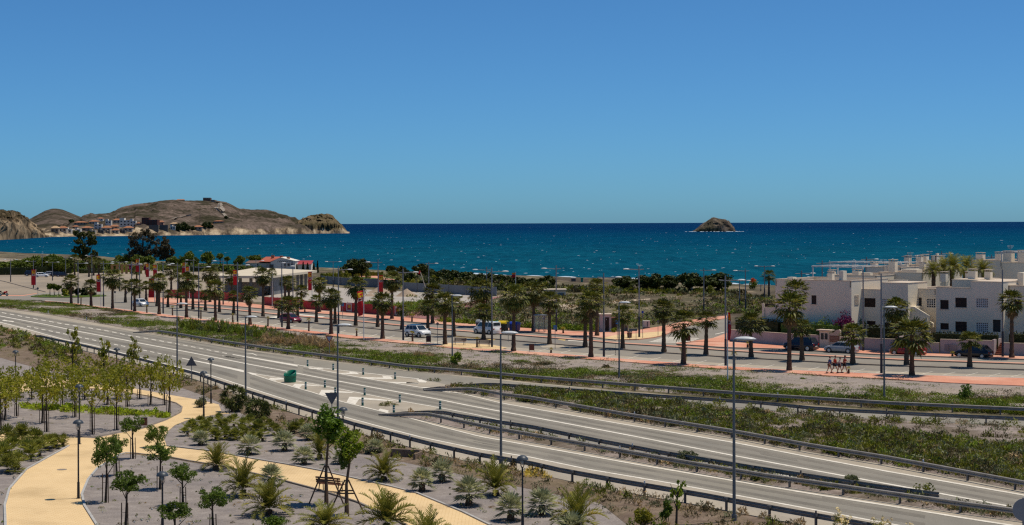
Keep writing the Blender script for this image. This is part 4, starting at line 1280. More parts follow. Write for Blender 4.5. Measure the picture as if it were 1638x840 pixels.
b3.box(mb, ab + 0.002, ac - 0.002, 0.0, 0.22, zl2 - 0.399, zl2, 0, skip=(2,))
b3.box(mb, ab - 0.6, ac - 0.01, 2.4, 9.9, zl2 - 0.399, b3.zt + 0.1)
mb.build('wall', RENDERWHITE, b3.o)
mb = MB()
b3.box(mb, b3.a0 - 0.03, ab, -0.05, 0.27, zl1 + 0.003, zl1 + 0.08)
b3.box(mb, ab + 0.005, ac - 0.005, -0.05, 0.27, zl2 + 0.003, zl2 + 0.08)
b3.box(mb, ac + 0.003, b3.a1 + 0.04, -0.05, 10.03, b3.zt + 0.003, b3.zt + 0.07)
b3.box(mb, ab - 0.65, ac - 0.02, 2.35, 9.95, b3.zt + 0.104, b3.zt + 0.17)
mb.build('coping', COPING, b3.o)
for h, kind in b3.items:
 mb = MB()
 b3.box(mb, h[0], h[1], 0.13, 0.2, h[2], h[3])
 w = mb.build('window' if kind != 'opening' else 'porch', SHUTTER if kind == 'shutter' else INSIDESHADE, b3.o)  # openings and lattice backs are dark panels with their shade in the colour
 mb = MB()
 if kind == 'shutter':
  n = max(4, int((h[3] - h[2]) / 0.16))
  for i in range(n):
   z = h[2] + (h[3] - h[2]) * (i + 0.2) / n
   b3.box(mb, h[0] + 0.05, h[1] - 0.05, 0.09, 0.126, z, z + 0.1)
  mb.build('shutter', SHUTTER, w)
  mb = MB()
  b3.box(mb, h[0] - 0.08, h[1] + 0.08, -0.06, -0.003, h[2] - 0.1, h[2] - 0.005)
  mb.build('sill', COPING, w)
 elif kind == 'grille':
  for i in range(7):
   a = h[0] + (h[1] - h[0]) * i / 6
   b3.box(mb, a - 0.05, a + 0.05, 0.03, 0.11, h[2], h[3])
  for k in range(6):
   z = h[2] + (h[3] - h[2]) * k / 5
   b3.box(mb, h[0], h[1], 0.035, 0.105, z - 0.05, z + 0.05)
  mb.build('grille', GRILLE, w)
b3.zt += 0.1
b3.chimney(1508, 0.75, 0.75, 0.75, 2.6, z=b3.zt - 0.3)
b3.chimney(1554, 1.0, 0.8, 1.1, 4.5, z=b3.zt - 0.3)
b3.chimney(1579, 0.8, 0.8, 1.0, 5.5, z=b3.zt - 0.3)
b3.chimney(1547, 0.6, 0.6, 0.7, 7.0, z=b3.zt - 0.3)

b4 = Block('villa', 'white villa with a bright roof terrace behind the last fan palm', 1612, 1760, 459, b=2.0, depth=11, group=VG)
b4.hole(1622, 1634, 480, 494, 'shutter')
b4.hole(1642, 1656, 478, 493, 'shutter')
b4.finish(parapet=1.1)
mb = MB()
b4.box(mb, s_a(1613, 2), s_a(1622, 2), 3.0, 7.0, b4.zt - 1.05, b4.zt + 1.6)
mb.build('stairhead', RENDERWHITE, b4.o)
mb = MB()
stair_wall(mb, b4, s_a(1640, 0.5), s_z(1640, 510, 0.5), s_a(1614, 0.5), s_z(1614, 530, 0.5), 0.2, 0.4, 1.6)
mb.build('stair', RENDERWHITE, b4.o)

# rooftops farther back: blocks, parapets, chimneys, pergolas
def back_villa(label, u0, u1, vtop, b, depth, chims=(), pergola=None, m=None, low=None):
 bl = Block('villa', label, u0, u1, vtop, b=b, depth=depth, group=VG)
 bl.finish(parapet=0.9)
 rg = random.Random(int(u0))
 aw = bl.a1 - bl.a0
 for q in range(max(1, int(aw / 5))):
  a = bl.a0 + aw * rg.uniform(0.08, 0.8)
  d0 = rg.uniform(1.0, depth * 0.6)
  mb = MB()
  bl.box(mb, a, min(bl.a1 - 0.3, a + rg.uniform(1.6, 4.5)), d0, d0 + rg.uniform(0.2, 2.2), bl.zt - 0.86, bl.zt + rg.uniform(0.3, 1.1))
  mb.build('roof_wall', PINKWALL if q % 2 else RENDERWHITE, bl.o)
 if aw > 4:
  a = bl.a0 + aw * rg.uniform(0.2, 0.7)
  ax = bl.P(a, depth * 0.7, bl.zt - 0.9)
  MB().tube([ax, ax + Vector((0, 0, 3.2))], 0.03, 5).tube([ax + Vector((-0.5, 0, 3.0)), ax + Vector((0.5, 0, 3.0))], 0.02, 4).tube([ax + Vector((-0.35, 0, 2.7)), ax + Vector((0.35, 0, 2.7))], 0.02, 4).build('aerial', TALLPOLE, bl.o)
 for (u, w, h, db) in chims:
  bl.chimney(u, w, w, h, db)
 if pergola:
  pu0, pu1, pv, db, dd = pergola
  pa0, pa1 = s_a(pu0, b + db), s_a(pu1, b + db)
  pz = s_z((pu0 + pu1) / 2, pv, b + db)
  mb = MB()
  n = max(2, int((pa1 - pa0) / 3.2))
  for i in range(n + 1):
   a = pa0 + (pa1 - pa0) * i / n
   for q in (db, db + dd):
    bl.box(mb, a - 0.07, a + 0.07, q - 0.07, q + 0.07, bl.zt - 0.9, pz - 0.12)
  for q in (db, db + dd):
   bl.box(mb, pa0 - 0.2, pa1 + 0.2, q - 0.05, q + 0.05, pz - 0.118, pz + 0.03)
  nb = max(3, int((pa1 - pa0) / 1.4))
  for i in range(nb + 1):
   a = pa0 + (pa1 - pa0) * i / nb
   bl.box(mb, a - 0.03, a + 0.03, db - 0.3, db + dd + 0.3, pz + 0.033, pz + 0.10)
  mb.build('pergola', GRILLE, bl.o)
 return bl
back_villa('villa roof with a white pergola behind the blank gable', 1322, 1402, 441, 16, 12, ((1329, 0.8, 0.5, 1.5), (1368, 1.0, 0.6, 2)), (1300, 1380, 426.5, 2, 8))
back_villa('villa roof with pink parapet and a long pergola, third row back', 1384, 1441, 428, 34, 12, ((1396, 0.9, 0.6, 2), (1425, 0.8, 0.9, 3)), (1327, 1440, 420.5, 3, 9))
back_villa('villa roof with paired chimneys in front of the sea', 1440, 1486, 424.5, 48, 12, ((1450, 0.9, 1.2, 2), (1469, 0.9, 1.3, 3), (1477, 1.0, 1.4, 5)))
back_villa('villa with a curved beige terrace beneath the date palms', 1405, 1476, 436.5, 22, 10, ((1426, 1.0, 1.6, 1.5), (1418, 0.7, 1.0, 4)))
tw = back_villa('tall blank stairhead tower on a roof in front of the sea', 1489, 1498, 409.5, 44, 3)
tw.o.name = 'roof_tower'; tw.o['category'] = 'tower'
back_villa('long beige villa behind the date palms', 1553, 1602, 417, 40, 12, ((1566, 1.1, 0.9, 2), (1596, 0.9, 1.0, 3)))
back_villa('taller villa with roof plants and a pergola at the block end', 1601, 1700, 421, 20, 11, ((1611, 1.2, 1.3, 3), (1634, 1.1, 1.4, 3)), (1602, 1680, 403.5, 6, 6))
back_villa('villa roof left of the date palms, second row', 1455, 1500, 432, 30, 9, ((1474, 0.8, 0.9, 2),))

# the low pink wall along the pavement
FSRW = FSR
def wall_run(name, label, u0, u1, h, m, line=FSRW, th=0.25, cap=None, steps=8, cat='wall', group=None, dv=-0.5, z0=0.0):
 pts = [G(u, interp(line, u) + dv) for u in us(u0, u1, steps)]
 o = thing(name, label, cat, pts[0], 0, group)
 mb = MB(); mc = MB()
 for a, b in zip(pts, pts[1:]):
  d = (b - a).normalized(); n = Vector((-d.y, d.x, 0)) * th
  a_, b_ = a - pts[0], b - pts[0]
  for M_, zz0, zz1, e in ((mb, z0, h, 0.0), (mc, h + 0.003, h + 0.07, 0.04)):
   ev = n.normalized() * e
   q = [a_ - ev, b_ - ev, b_ + n + ev, a_ + n + ev]
   M_.add([p + Vector((0, 0, zz0)) for p in q] + [p + Vector((0, 0, zz1)) for p in q], np.array([(0, 1, 5, 4), (2, 3, 7, 6), (4, 5, 6, 7), (1, 2, 6, 5), (3, 0, 4, 7)]))
 mb.build('wall', m, o)
 if cap:
  mc.build('coping', cap, o)
 return o
PW = 'stretches of the low pink wall'
def ph(u, v):
 return CAMZ * (interp(FSR, u) - v) / drop(u, interp(FSR, u))
wall_run('boundary_wall', 'low pink boundary wall from the side street to the gatehouse', 1167, 1309, ph(1200, 530.5), PINKWALL, cap=COPING, group=PW)
wall_run('boundary_wall', 'low pink boundary wall between the arched sign and the brick steps', 1345, 1433, ph(1390, 542), PINKWALL, cap=COPING, group=PW)
wall_run('boundary_wall', 'low pink boundary wall behind the red car, with two meter doors', 1447, 1502, ph(1490, 549), PINKWALL, cap=COPING, group=PW)
wall_run('boundary_wall', 'higher pink boundary wall behind the black car', 1504, 1588, ph(1550, 545), PINKWALL, cap=COPING, group=PW)
wall_run('boundary_wall', 'low pink boundary wall beyond the brick steps at the block end', 1605, 1740, ph(1620, 550), PINKWALL, cap=COPING, group=PW)
# meter doors in the wall
p = G(1507, interp(FSR, 1507) - 0.6)
t = thing('meter_cupboard', 'pair of grey meter doors set in the pink wall', 'cupboard', p)
for k in (0, 1):
 MB().add([SA * (k * 0.95) + SB * -0.03 + Vector((0, 0, 0.35)), SA * (k * 0.95 + 0.85) + SB * -0.03 + Vector((0, 0, 0.35)), SA * (k * 0.95 + 0.85) + SB * -0.03 + Vector((0, 0, 1.15)), SA * (k * 0.95) + SB * -0.03 + Vector((0, 0, 1.15)),
    SA * (k * 0.95) + SB * 0.05 + Vector((0, 0, 0.35)), SA * (k * 0.95 + 0.85) + SB * 0.05 + Vector((0, 0, 0.35)), SA * (k * 0.95 + 0.85) + SB * 0.05 + Vector((0, 0, 1.15)), SA * (k * 0.95) + SB * 0.05 + Vector((0, 0, 1.15))],
    np.array([(0, 1, 2, 3), (3, 2, 6, 7), (0, 3, 7, 4), (1, 5, 6, 2)])).build('door', flat('meter_door', (0.30, 0.25, 0.25), 0.6), t)

# gatehouse pillar and curved sign wall
def sbox(mb, org, a0, a1, b0, b1, z0, z1, mi=0):
 v = [SA * a + SB * b + Vector((0, 0, z)) for z in (z0, z1) for a, b in ((a0, b0), (a1, b0), (a1, b1), (a0, b1))]
 mb.add(v, np.array([(0, 3, 2, 1), (4, 5, 6, 7), (0, 1, 5, 4), (1, 2, 6, 5), (2, 3, 7, 6), (3, 0, 4, 7)]), mi)
p = G(1311, 556.2)
t = thing('gatehouse', 'small white gatehouse with two dark windows beside the arched sign', 'gatehouse', p)
k = drop(1311, 556.2) / CAMZ
mb = MB(); sbox(mb, p, 0, 1.3, 0, 2.4, 0, 2.2); mb.build('wall', RENDERWHITE, t)
mb = MB(); sbox(mb, p, -0.35, 1.65, -0.25, 2.6, 2.203, 2.36); mb.build('roof', COPING, t)
for i in (0, 1):
 mb = MB(); sbox(mb, p, 0.2 + i * 0.55, 0.6 + i * 0.55, -0.03, 0.05, 1.1, 1.9); mb.build('window', DARKWIN, t)
p = G(1325.5, 557)
t = thing('entrance_sign', 'cream wall with swept-up top and a brown name plaque', 'entrance sign', p)
prof = [(0, 0), (1.65, 0), (1.65, 2.35), (1.45, 2.45), (1.1, 2.4), (0.7, 2.05), (0.35, 1.9), (0, 1.88)]
v = [SA * a + Vector((0, 0, z)) for a, z in prof] + [SA * a + SB * 0.3 + Vector((0, 0, z)) for a, z in prof]
n = len(prof)
MB().add(v, [tuple(range(n)), tuple(range(2 * n - 1, n - 1, -1))] + [(i, i + n, (i + 1) % n + n, (i + 1) % n) for i in range(n)]).build('wall', COPING, t)
mb = MB(); sbox(mb, p, 0.15, 1.5, -0.03, -0.003, 0.85, 1.65); pl = mb.build('plaque', flat('plaque_brown', (0.23, 0.11, 0.07), 0.7), t)
mb = MB()
for r in range(3):
 x = 0.22
 rng = random.Random(r)
 while x < 1.36:
  w = rng.uniform(0.05, 0.12)
  sbox(mb, p, x, x + w, -0.036, -0.032, 1.0 + r * 0.2, 1.09 + r * 0.2)
  x += w + 0.04
mb.build('lettering', flat('plaque_letter', (0.42, 0.28, 0.20), 0.7), pl)
# brick steps up to the gardens
for (u, vb, w, lab) in ((1591, 568.0, 1.15, 'brick-red garden steps beyond the black car'), (1436, 563.0, 0.95, 'brick-red garden steps behind the red car')):
 p = G(u, vb)
 t = thing('garden_steps', lab, 'steps', p)
 for i in range(7):
  mb = MB(); sbox(mb, p, 0.0, w, i * 0.3 + 0.002 * i, 2.3, i * 0.2, i * 0.2 + 0.195); mb.build('step', STEP, t)
 mb = MB()
 sbox(mb, p, -0.26, -0.03, -0.1, 2.3, 0, 1.9)
 mb.build('side_wall', PINKWALL, t)

# ------------------------------------------------------------------ canopy structure under construction, beyond the red fence
def canopy_building():
 zr = 4.6
 A, B, C, D = G(333, 441, zr), G(409, 428, zr), G(507, 432.5, zr), G(431, 441.5, zr)
 o = thing('canopy_building', 'unfinished pavilion with a broad flat beige canopy roof on columns', 'pavilion', (D.x, D.y, 0))
 org = Vector((D.x, D.y, 0))
 q = [p - org for p in (A, B, C, D)]
 up = Vector((0, 0, 0.55))
 MB().add([p - up for p in q] + q, np.array([(4, 7, 6, 5), (0, 1, 2, 3), (0, 3, 7, 4), (3, 2, 6, 7), (2, 1, 5, 6), (1, 0, 4, 5)])).build('roof', soil('canopy_roof', [(0.35, (0.56, 0.48, 0.36)), (0.65, (0.64, 0.55, 0.42))], 0.15, bump=0), o)
 # columns along both front edges
 for (P0, P1, n) in ((q[3], q[2], 5), (q[0], q[3], 5), (q[1], q[2], 4)):
  for i in range(n):
   p = P0.lerp(P1, (i + 0.35) / n)
   c = (q[0] + q[1] + q[2] + q[3]) / 4
   p = p.lerp(Vector((c.x, c.y, p.z)), 0.12)
   MB().box((p.x - 0.32, p.y - 0.32, 0), (p.x + 0.32, p.y + 0.32, zr - 0.56)).build('column', GREYCON, o)
 # grey block wall near the front corner, beige wall on the left
 p0, p1 = q[3].lerp(q[2], 0.10), q[3].lerp(q[2], 0.36)
 c = (q[0] + q[1] + q[2] + q[3]) / 4
 n = (Vector((c.x, c.y, 0)) - Vector((p0.x, p0.y, 0))).normalized()
 p0 = Vector((p0.x, p0.y, 0)) + n * 3; p1 = Vector((p1.x, p1.y, 0)) + n * 3
 v = [p0, p1, p1 + n * 5, p0 + n * 5]
 MB().add(v + [p + Vector((0, 0, zr - 0.6)) for p in v], np.array([(0, 1, 5, 4), (1, 2, 6, 5), (2, 3, 7, 6), (3, 0, 4, 7)])).build('wall', GREYCON, o)
 p0, p1 = q[0].lerp(q[3], 0.3), q[0].lerp(q[3], 0.9)
 p0 = Vector((p0.x, p0.y, 0)) + n * 6; p1 = Vector((p1.x, p1.y, 0)) + n * 6
 v = [p0, p1, p1 + n * 0.4, p0 + n * 0.4]
 MB().add(v + [p + Vector((0, 0, 3.0)) for p in v], np.array([(0, 1, 5, 4), (1, 2, 6, 5), (2, 3, 7, 6), (3, 0, 4, 7), (4, 5, 6, 7)])).build('parapet', CREAM, o)
canopy_building()

# white farmhouse by the sea
def farmhouse():
 Y = G(440, 433.5).y
 k = Y / FPX
 o = thing('seaside_house', 'white gabled house with red tile roofs on the sea edge', 'house', at_depth(452, 433.5, Y))
 X = lambda u: (u - 452) * k
 Z = lambda v: (433.5 - v) * k
 # gable facing the camera, ridge running away
 d = 11
 prof = [(X(433), 0), (X(472), 0), (X(472), Z(418)), (X(449), Z(412.3)), (X(433), Z(419))]
 n = len(prof)
 v = [(x, 0, z) for x, z in prof] + [(x, d, z) for x, z in prof]
 MB().add(v, [tuple(range(n)), tuple(range(2 * n - 1, n - 1, -1))] + [(i, i + n, (i + 1) % n + n, (i + 1) % n) for i in range(n)]).build('wall', VWHITE, o)
 MB().add([(X(433), 5, Z(419)), (X(410), 5, Z(418.8)), (X(412), 11, Z(417.5)), (X(417), 12, Z(411.8)), (X(449), 12, Z(411.8)), (X(449), -0.2, Z(412.1) + 0.05), (X(432), -0.2, Z(419) + 0.05)], [(6, 5, 4, 3, 1), (1, 3, 2), (0, 6, 1)]).build('roof', flat('red_tiles', (0.46, 0.13, 0.08), 0.85, 0.1, 0, 0.15, 0.5), o)
 MB().add([(X(449), -0.2, Z(412.1) + 0.06), (X(449), 12, Z(411.8)), (X(473), 12, Z(418)), (X(473), -0.2, Z(418) + 0.06)], np.array([(0, 3, 2, 1)])).build('roof', VWHITE, o)
 mb = MB().box((X(390), 4, 0), (X(432.8), 10, Z(420.8)))
 an = mb.build('annex', VWHITE, o)
 MB().add([(X(389), 3.5, Z(421)), (X(433), 3.5, Z(421)), (X(433), 10.5, Z(417.6)), (X(391), 10.5, Z(417.6))], np.array([(0, 1, 2, 3)])).build('annex_roof', flat('brown_tiles', (0.17, 0.10, 0.075), 0.9, 0.1, 0, 0.2, 0.5), an)
 mb = MB().box((X(472.2), 6, 0), (X(494), 12, Z(423)))
 an = mb.build('annex', VWHITE, o)
 MB().add([(X(472), 5.5, Z(423.5)), (X(495), 5.5, Z(423.5)), (X(494.5), 12.5, Z(418.2)), (X(472), 12.5, Z(418.2))], np.array([(0, 1, 2, 3)])).build('annex_roof', flat('crimson_roof', (0.33, 0.045, 0.05), 0.7, 0.2, 0, 0.15, 0.5), an)
 for u0, u1, v0, v1 in ((431, 437.5, 423, 428.5), (455, 457, 421, 428), (460, 463.5, 421, 426), (466, 468, 420, 425)):
  MB().box((X(u0), -0.12 if u0 > 434 else -0.2, Z(v1)), (X(u1), -0.01, Z(v0))).build('window', DARKWIN, o)
 for u, vt in ((434, 408.5), (448, 409.5), (459, 411.5)):
  MB().box((X(u) - 0.5, 3, Z(416)), (X(u) + 0.5, 4, Z(vt))).build('chimney', TERRA, o)
 # dark painted swirls above the windows (a sign too far to read)
 mb = MB()
 for i in range(7):
  x = X(443.5) + i * (X(463) - X(443.5)) / 6
  mb.tube([(x, -0.03, Z(419.5)), (x + 0.5, -0.03, Z(417)), (x + 1.0, -0.03, Z(418.5))], 0.07, 5)
 mb.build('lettering', BLACK, o)
farmhouse()

# small white pump house in the field
Y = G(890, 474).y; k = Y / FPX
o = thing('pump_house', 'small flat-roofed white hut with grey door, alone in the field', 'hut', at_depth(888, 474.3, Y))
MB().box((-13 * k, 0, 0), (17 * k, 5, 9.5 * k)).build('wall', VWHITE, o)
MB().box((-18 * k, -0.6, 9.5 * k + 0.01), (18.5 * k, 5.6, 11.2 * k)).build('roof', CREAM, o)
MB().box((5 * k, -0.08, 0), (14.5 * k, -0.003, 5.6 * k)).build('door', flat('grey_door', (0.12, 0.17, 0.20), 0.6), o)
MB().box((-11 * k, -0.06, 4 * k), (-8.5 * k, -0.003, 6.5 * k)).build('window', DARKWIN, o)

# transformer kiosk and its neighbours on the corner pavement
def kiosk():
 p = G(960, 531)
 k = p.y / FPX
 o = thing('transformer_kiosk', 'pink rendered kiosk with tall dark door beside the palm trio', 'kiosk', p)
 W, H = 18 * k, 27 * k
 MB().box((0, 0, 0), (W, 2.4, H)).build('wall', PINKWALL, o)
 MB().box((-0.1, -0.1, H + 0.003), (W + 0.1, 2.5, H + 0.14)).build('roof', COPING, o)
 d = MB().box((8 * k, -0.05, 0.15), (14.2 * k, -0.003, H * 0.86)).build('door', SHUTTER, o)
 MB().box((9.6 * k, -0.062, H * 0.7), (10.6 * k, -0.052, H * 0.76)).build('warning_plate', SIGNWHITE, d)
 o2 = thing('wooden_shelter', 'open brown wooden shelter against the pink kiosk', 'shelter', G(978.5, 530.5))
 MB().box((0, 0.9, 0), (8.6 * k, 1.1, 2.0)).build('back_wall', WOOD, o2)
 MB().box((-0.05, -0.3, 2.003), (8.8 * k, 1.4, 2.12)).build('roof', REDWOOD, o2)
 for x in (0.0, 8.4 * k):
  MB().box((x, -0.2, 0), (x + 0.12, -0.08, 2.0)).build('post', WOOD, o2)
 o3 = thing('arched_niche', 'small cream arched shrine-like niche right of the wooden shelter', 'niche', G(997.5, 530))
 w = 7.6 * k
 mb = MB().box((0, 0, 0), (w * 0.2, 0.6, 13 * k)).box((w * 0.8, 0, 0), (w, 0.6, 13 * k)).box((w * 0.2, 0, 9.5 * k), (w * 0.8, 0.6, 13 * k)).box((w * 0.2, 0.45, 0), (w * 0.8, 0.6, 9.5 * k))
 mb.build('wall', CREAM, o3)
 o4 = thing('utility_box', 'whitish utility cabinet with a dark base, near the side street', 'cabinet', G(1029, 526.5))
 MB().box((0, 0, 0), (11 * k, 0.9, 3 * k)).build('base', HEADWALL, o4)
 c = MB().box((0, 0, 3 * k + 0.003), (11 * k, 0.9, 13.5 * k)).build('cabinet', VWHITE, o4)
 MB().box((6.0 * k, -0.02, 4 * k), (8 * k, -0.003, 12 * k)).build('door', GREYCON, c)
kiosk()

# ------------------------------------------------------------------ fences and long walls
# red tarpaulin fence with logo panels
REDTARP = flat('red_tarpaulin', (0.52, 0.025, 0.028), 0.55, 0.3, 0, 0.2, 0.6)
LOGOPANEL = flat('logo_panel_cream', (0.62, 0.50, 0.46), 0.6)
LOGOYELLOW = flat('logo_yellow', (0.65, 0.40, 0.02), 0.5)
LOGOBROWN = flat('logo_brown', (0.16, 0.04, 0.05), 0.5)
def tarp_fence(label, u0, u1, h, panels, line, dv=-0.6):
 pts = [G(u, interp(line, u) + dv) for u in us(u0, u1, max(4, int((u1 - u0) / 10)))]
 o = thing('tarpaulin_fence', label, 'fence', pts[0], 0, 'red tarpaulin fences round the building site')
 mb = MB()
 for i, (a, b) in enumerate(zip(pts, pts[1:])):
  a, b = a - pts[0], b - pts[0]
  d = (b - a).normalized(); n = Vector((-d.y, d.x, 0)) * (0.05 + 0.04 * (i % 2))
  mb.add([a, b, b + n, a + n] + [p + Vector((0, 0, h + 0.06 * ((i * 7) % 3 - 1))) for p in (a, b, b + n, a + n)], np.array([(0, 1, 5, 4), (2, 3, 7, 6), (4, 5, 6, 7), (1, 2, 6, 5), (3, 0, 4, 7)]))
 mb.build('tarpaulin', REDTARP, o)
 mb2 = MB()
 for p in pts:
  q = p - pts[0]
  MB().tube([q + Vector((0, 0.12, 0)), q + Vector((0, 0.12, h + 0.15))], 0.04, 6).build('post', STEELPOST, o)
 for u, w in panels:
  p = G(u, interp(line, u) + dv) - pts[0]
  e = (pts[-1] - pts[0]).normalized()
  nn = Vector((e.y, -e.x, 0))
  base = p + nn * 0.06
  def rect(x0, x1, z0, z1, off, m, nm, par):
   q = [base + nn * off + e * x0 + Vector((0, 0, z0)), base + nn * off + e * x1 + Vector((0, 0, z0)), base + nn * off + e * x1 + Vector((0, 0, z1)), base + nn * off + e * x0 + Vector((0, 0, z1))]
   return MB().add(q + [r - nn * 0.02 for r in q], np.array([(0, 1, 2, 3), (4, 7, 6, 5), (0, 4, 5, 1), (1, 5, 6, 2), (2, 6, 7, 3), (3, 7, 4, 0)])).build(nm, m, par)
  pan = rect(-w / 2, w / 2, 0.15, h - 0.05, 0.03, LOGOPANEL, 'logo_panel', o)
  rect(-w * 0.33, w * 0.33, h * 0.25, h * 0.8, 0.045, REDTARP, 'logo', pan)
  rect(-w * 0.1, w * 0.30, h * 0.45, h * 0.74, 0.06, LOGOYELLOW, 'logo', pan)
  rect(-w * 0.28, w * 0.1, h * 0.3, h * 0.42, 0.06, LOGOBROWN, 'logo', pan)
FENCEL = [(268, 475.8), (330, 479.5), (380, 482.5), (424, 488.5), (480, 494.5), (560, 500), (645, 507)]
tarp_fence('red tarpaulin fence along the left part of the building site', 268, 389, 1.75, (), FENCEL)
tarp_fence('red tarpaulin fence in the middle, before the pavilion', 421, 530, 1.7, ((480, 1.9),), FENCEL)
tarp_fence('red tarpaulin fence end with two cream logo panels', 545, 643, 1.75, ((559, 2.0), (636.5, 1.8)), FENCEL)

# grey panel wall behind the yard
def panel_wall(label, px, h, m):
 pts = [G(u, v) for u, v in px]
 o = thing('panel_wall', label, 'wall', pts[0], 0, 'grey panel walls behind the yard')
 for a, b in zip(pts, pts[1:]):
  d = b - a
  n = max(1, int(d.length / 5))
  for i in range(n):
   p, q = a + d * (i + 0.02) / n - pts[0], a + d * (i + 0.98) / n - pts[0]
   nn = Vector((-d.y, d.x, 0)).normalized() * 0.15
   MB().add([p, q, q + nn, p + nn] + [r + Vector((0, 0, h)) for r in (p, q, q + nn, p + nn)], np.array([(0, 1, 5, 4), (2, 3, 7, 6), (4, 5, 6, 7), (1, 2, 6, 5), (3, 0, 4, 7)])).build('panel', m, o)
   MB().box((p.x - 0.12, p.y - 0.12, 0), (p.x + 0.12, p.y + 0.2, h + 0.12)).build('post', STEELPOST, o)
GPAN = flat('grey_blue_panel', (0.17, 0.185, 0.20), 0.7, 0.2, 0, 0.12, 0.4)
panel_wall('grey panel wall behind the sand heap', [(570, 459), (604, 460), (640, 463)], 2.2, GPAN)
panel_wall('grey panel wall running on past the big sand mound to the field', [(645, 465.5), (690, 468.5), (745, 472), (795, 474)], 2.1, GPAN)
panel_wall('short grey panel wall under the golden conifers', [(514, 453), (545, 456), (568, 458)], 2.0, GPAN)

# sand mounds
for (u, v, wpx, hpx, lab) in ((651, 474, 38, 12.5, 'taller cone of sand in the yard'), (607, 468.5, 40, 11, 'broad heap of sand beside the tall red banner'), (594, 474, 24, 5, 'low pile of yellowish rubble in the yard')):
 p = G(u, v); k = p.y / FPX
 mb = MB()
 vs, fs = [], []
 for i in range(9):
  for j in range(28):
   a = 2 * math.pi * j / 28
   r = wpx / 2 * k * i / 8
   z = hpx * k * max(0, (1 - i / 8)) ** 1.1 + 0.3 * mnoise.noise(Vector((r * math.cos(a) * 0.5 + u, r * math.sin(a) * 0.5, 0))) * (0 if i in (0, 8) else 1)
   vs.append((r * math.cos(a), r * math.sin(a) * 0.9, max(z, -0.05)))
 for i in range(8):
  for j in range(28):
   fs.append((i * 28 + j, (i + 1) * 28 + j, (i + 1) * 28 + (j + 1) % 28, i * 28 + (j + 1) % 28))
 o = mb.add(vs, np.array(fs)).build('sand_mound', MOUND, None, True)
 o.location = p
 tag(o, lab, 'mound')
# ------------------------------------------------------------------ guardrails
def resample(pts, step):
 out, acc = [pts[0]], 0.0
 for a, b in zip(pts, pts[1:]):
  d = (b - a).length
  s = step - acc
  while s <= d:
   out.append(a.lerp(b, s / d))
   s += step
  acc = (acc + d) % step if d else acc
 return out

def guardrail(label, top, u0, u1, front, step=3.3, h=0.72, m=None, reflect=True, ends=(False, False)):
 """steel W-beam on posts; top = photo line of its top edge; front True when the beam faces the camera"""
 foot = [(u, v + h * drop(u, v) / (CAMZ - h)) for u, v in top]
 line = [G(u, interp(foot, u)) for u in us(u0, u1, int(abs(u1 - u0) / 6) + 2)]
 o = thing('guardrail', label, 'guardrail', line[0], 0, 'roadside guardrails')
 org = line[0]
 side = -1 if front else 1          # beam on the camera's side of the posts, or beyond them
 prof = [(-0.0, h), (0.075, h - 0.03), (0.075, h - 0.09), (0.0, h - 0.135), (0.0, h - 0.175), (0.075, h - 0.22), (0.075, h - 0.28), (0.0, h - 0.31)]
 vs, fs = [], []
 N = len(line)
 for i, p in enumerate(line):
  d = (line[min(i + 1, N - 1)] - line[max(i - 1, 0)]).normalized()
  n = Vector((-d.y, d.x, 0))
  if n.y < 0:
   n = -n
  drop_end = 0.0
  for e, idx in ((ends[0], i), (ends[1], N - 1 - i)):
   if e:
    dist = (line[i] - line[0 if idx == i else -1]).length
    drop_end = max(drop_end, max(0, 1 - dist / 6.0) * 0.55)
  for q, z in prof:
   vs.append(p - org + n * side * (0.10 + q) + Vector((0, 0, z - drop_end)))
  for q, z in prof[::-1]:
   vs.append(p - org + n * side * (0.10 + q - 0.012) + Vector((0, 0, z - 0.004 - drop_end)))
 w = 2 * len(prof)
 for i in range(N - 1):
  for k in range(w):
   k2 = (k + 1) % w
   fs.append((i * w + k, (i + 1) * w + k, (i + 1) * w + k2, i * w + k2))
 MB().add(vs, np.array(fs)).build('rail', m or STEEL, o)
 posts = [p for p in resample(line, step) if not (ends[0] and (p - line[0]).length < 4.5)]
 if len(posts) > 95:
  posts = posts[:95]
 mesh = None
 for i, p in enumerate(posts):
  d = (line[1] - line[0]).normalized()
  if i + 1 < len(posts):
   d = (posts[i + 1] - p).normalized()
  ang = math.atan2(d.y, d.x)
  if mesh is None:
   mb = MB().box((-0.06, -0.05, -0.3), (0.06, -0.038, h - 0.02)).box((-0.06, 0.038, -0.3), (0.06, 0.05, h - 0.02)).box((-0.055, -0.037, -0.3), (-0.043, 0.037, h - 0.02))
   mb.box((-0.09, -0.10, h - 0.17), (0.09, 0.10, h - 0.03))
   mesh = mb.mesh('post', STEELPOST)
  ps = link('post', mesh, o, p - org, ang)
  if reflect and i % 4 == 2:
   pass
 if reflect:
  mb = MB()
  for i, p in enumerate(posts[2::4]):
   mb = MB().box((-0.04, -0.04, h - 0.05), (0.04, 0.04, h + 0.14))
   r = mb.build('reflector', WHITE if i % 2 else DARKPOST, o)
   r.location = p - org
 return o

guardrail('long weathered guardrail beyond the off-ramp, below the gravel bank', G1T, 213, 1760, True, 4.0, ends=(True, False))
guardrail('dark guardrail on the near side of the off-ramp, seen from behind', G2AT, 677, 1760, False, 4.0, ends=(True, False))
guardrail('weathered guardrail on the far side of the two-lane road, below the scrub bank', G2BT, 678, 1760, True, 4.0, ends=(True, False))
guardrail('weathered guardrail between the two-lane road and the near ramp', G3AT, 607, 1740, True, 4.0, ends=(True, False))
guardrail('dark guardrail seen from behind, starting at the near splitter nose', G3BT, 612, 1500, False, 4.0, ends=(True, False))
guardrail('dark guardrail along the park edge, seen from behind with its posts', G4T, 40, 1500, False, 3.3, h=0.78, ends=(True, False))

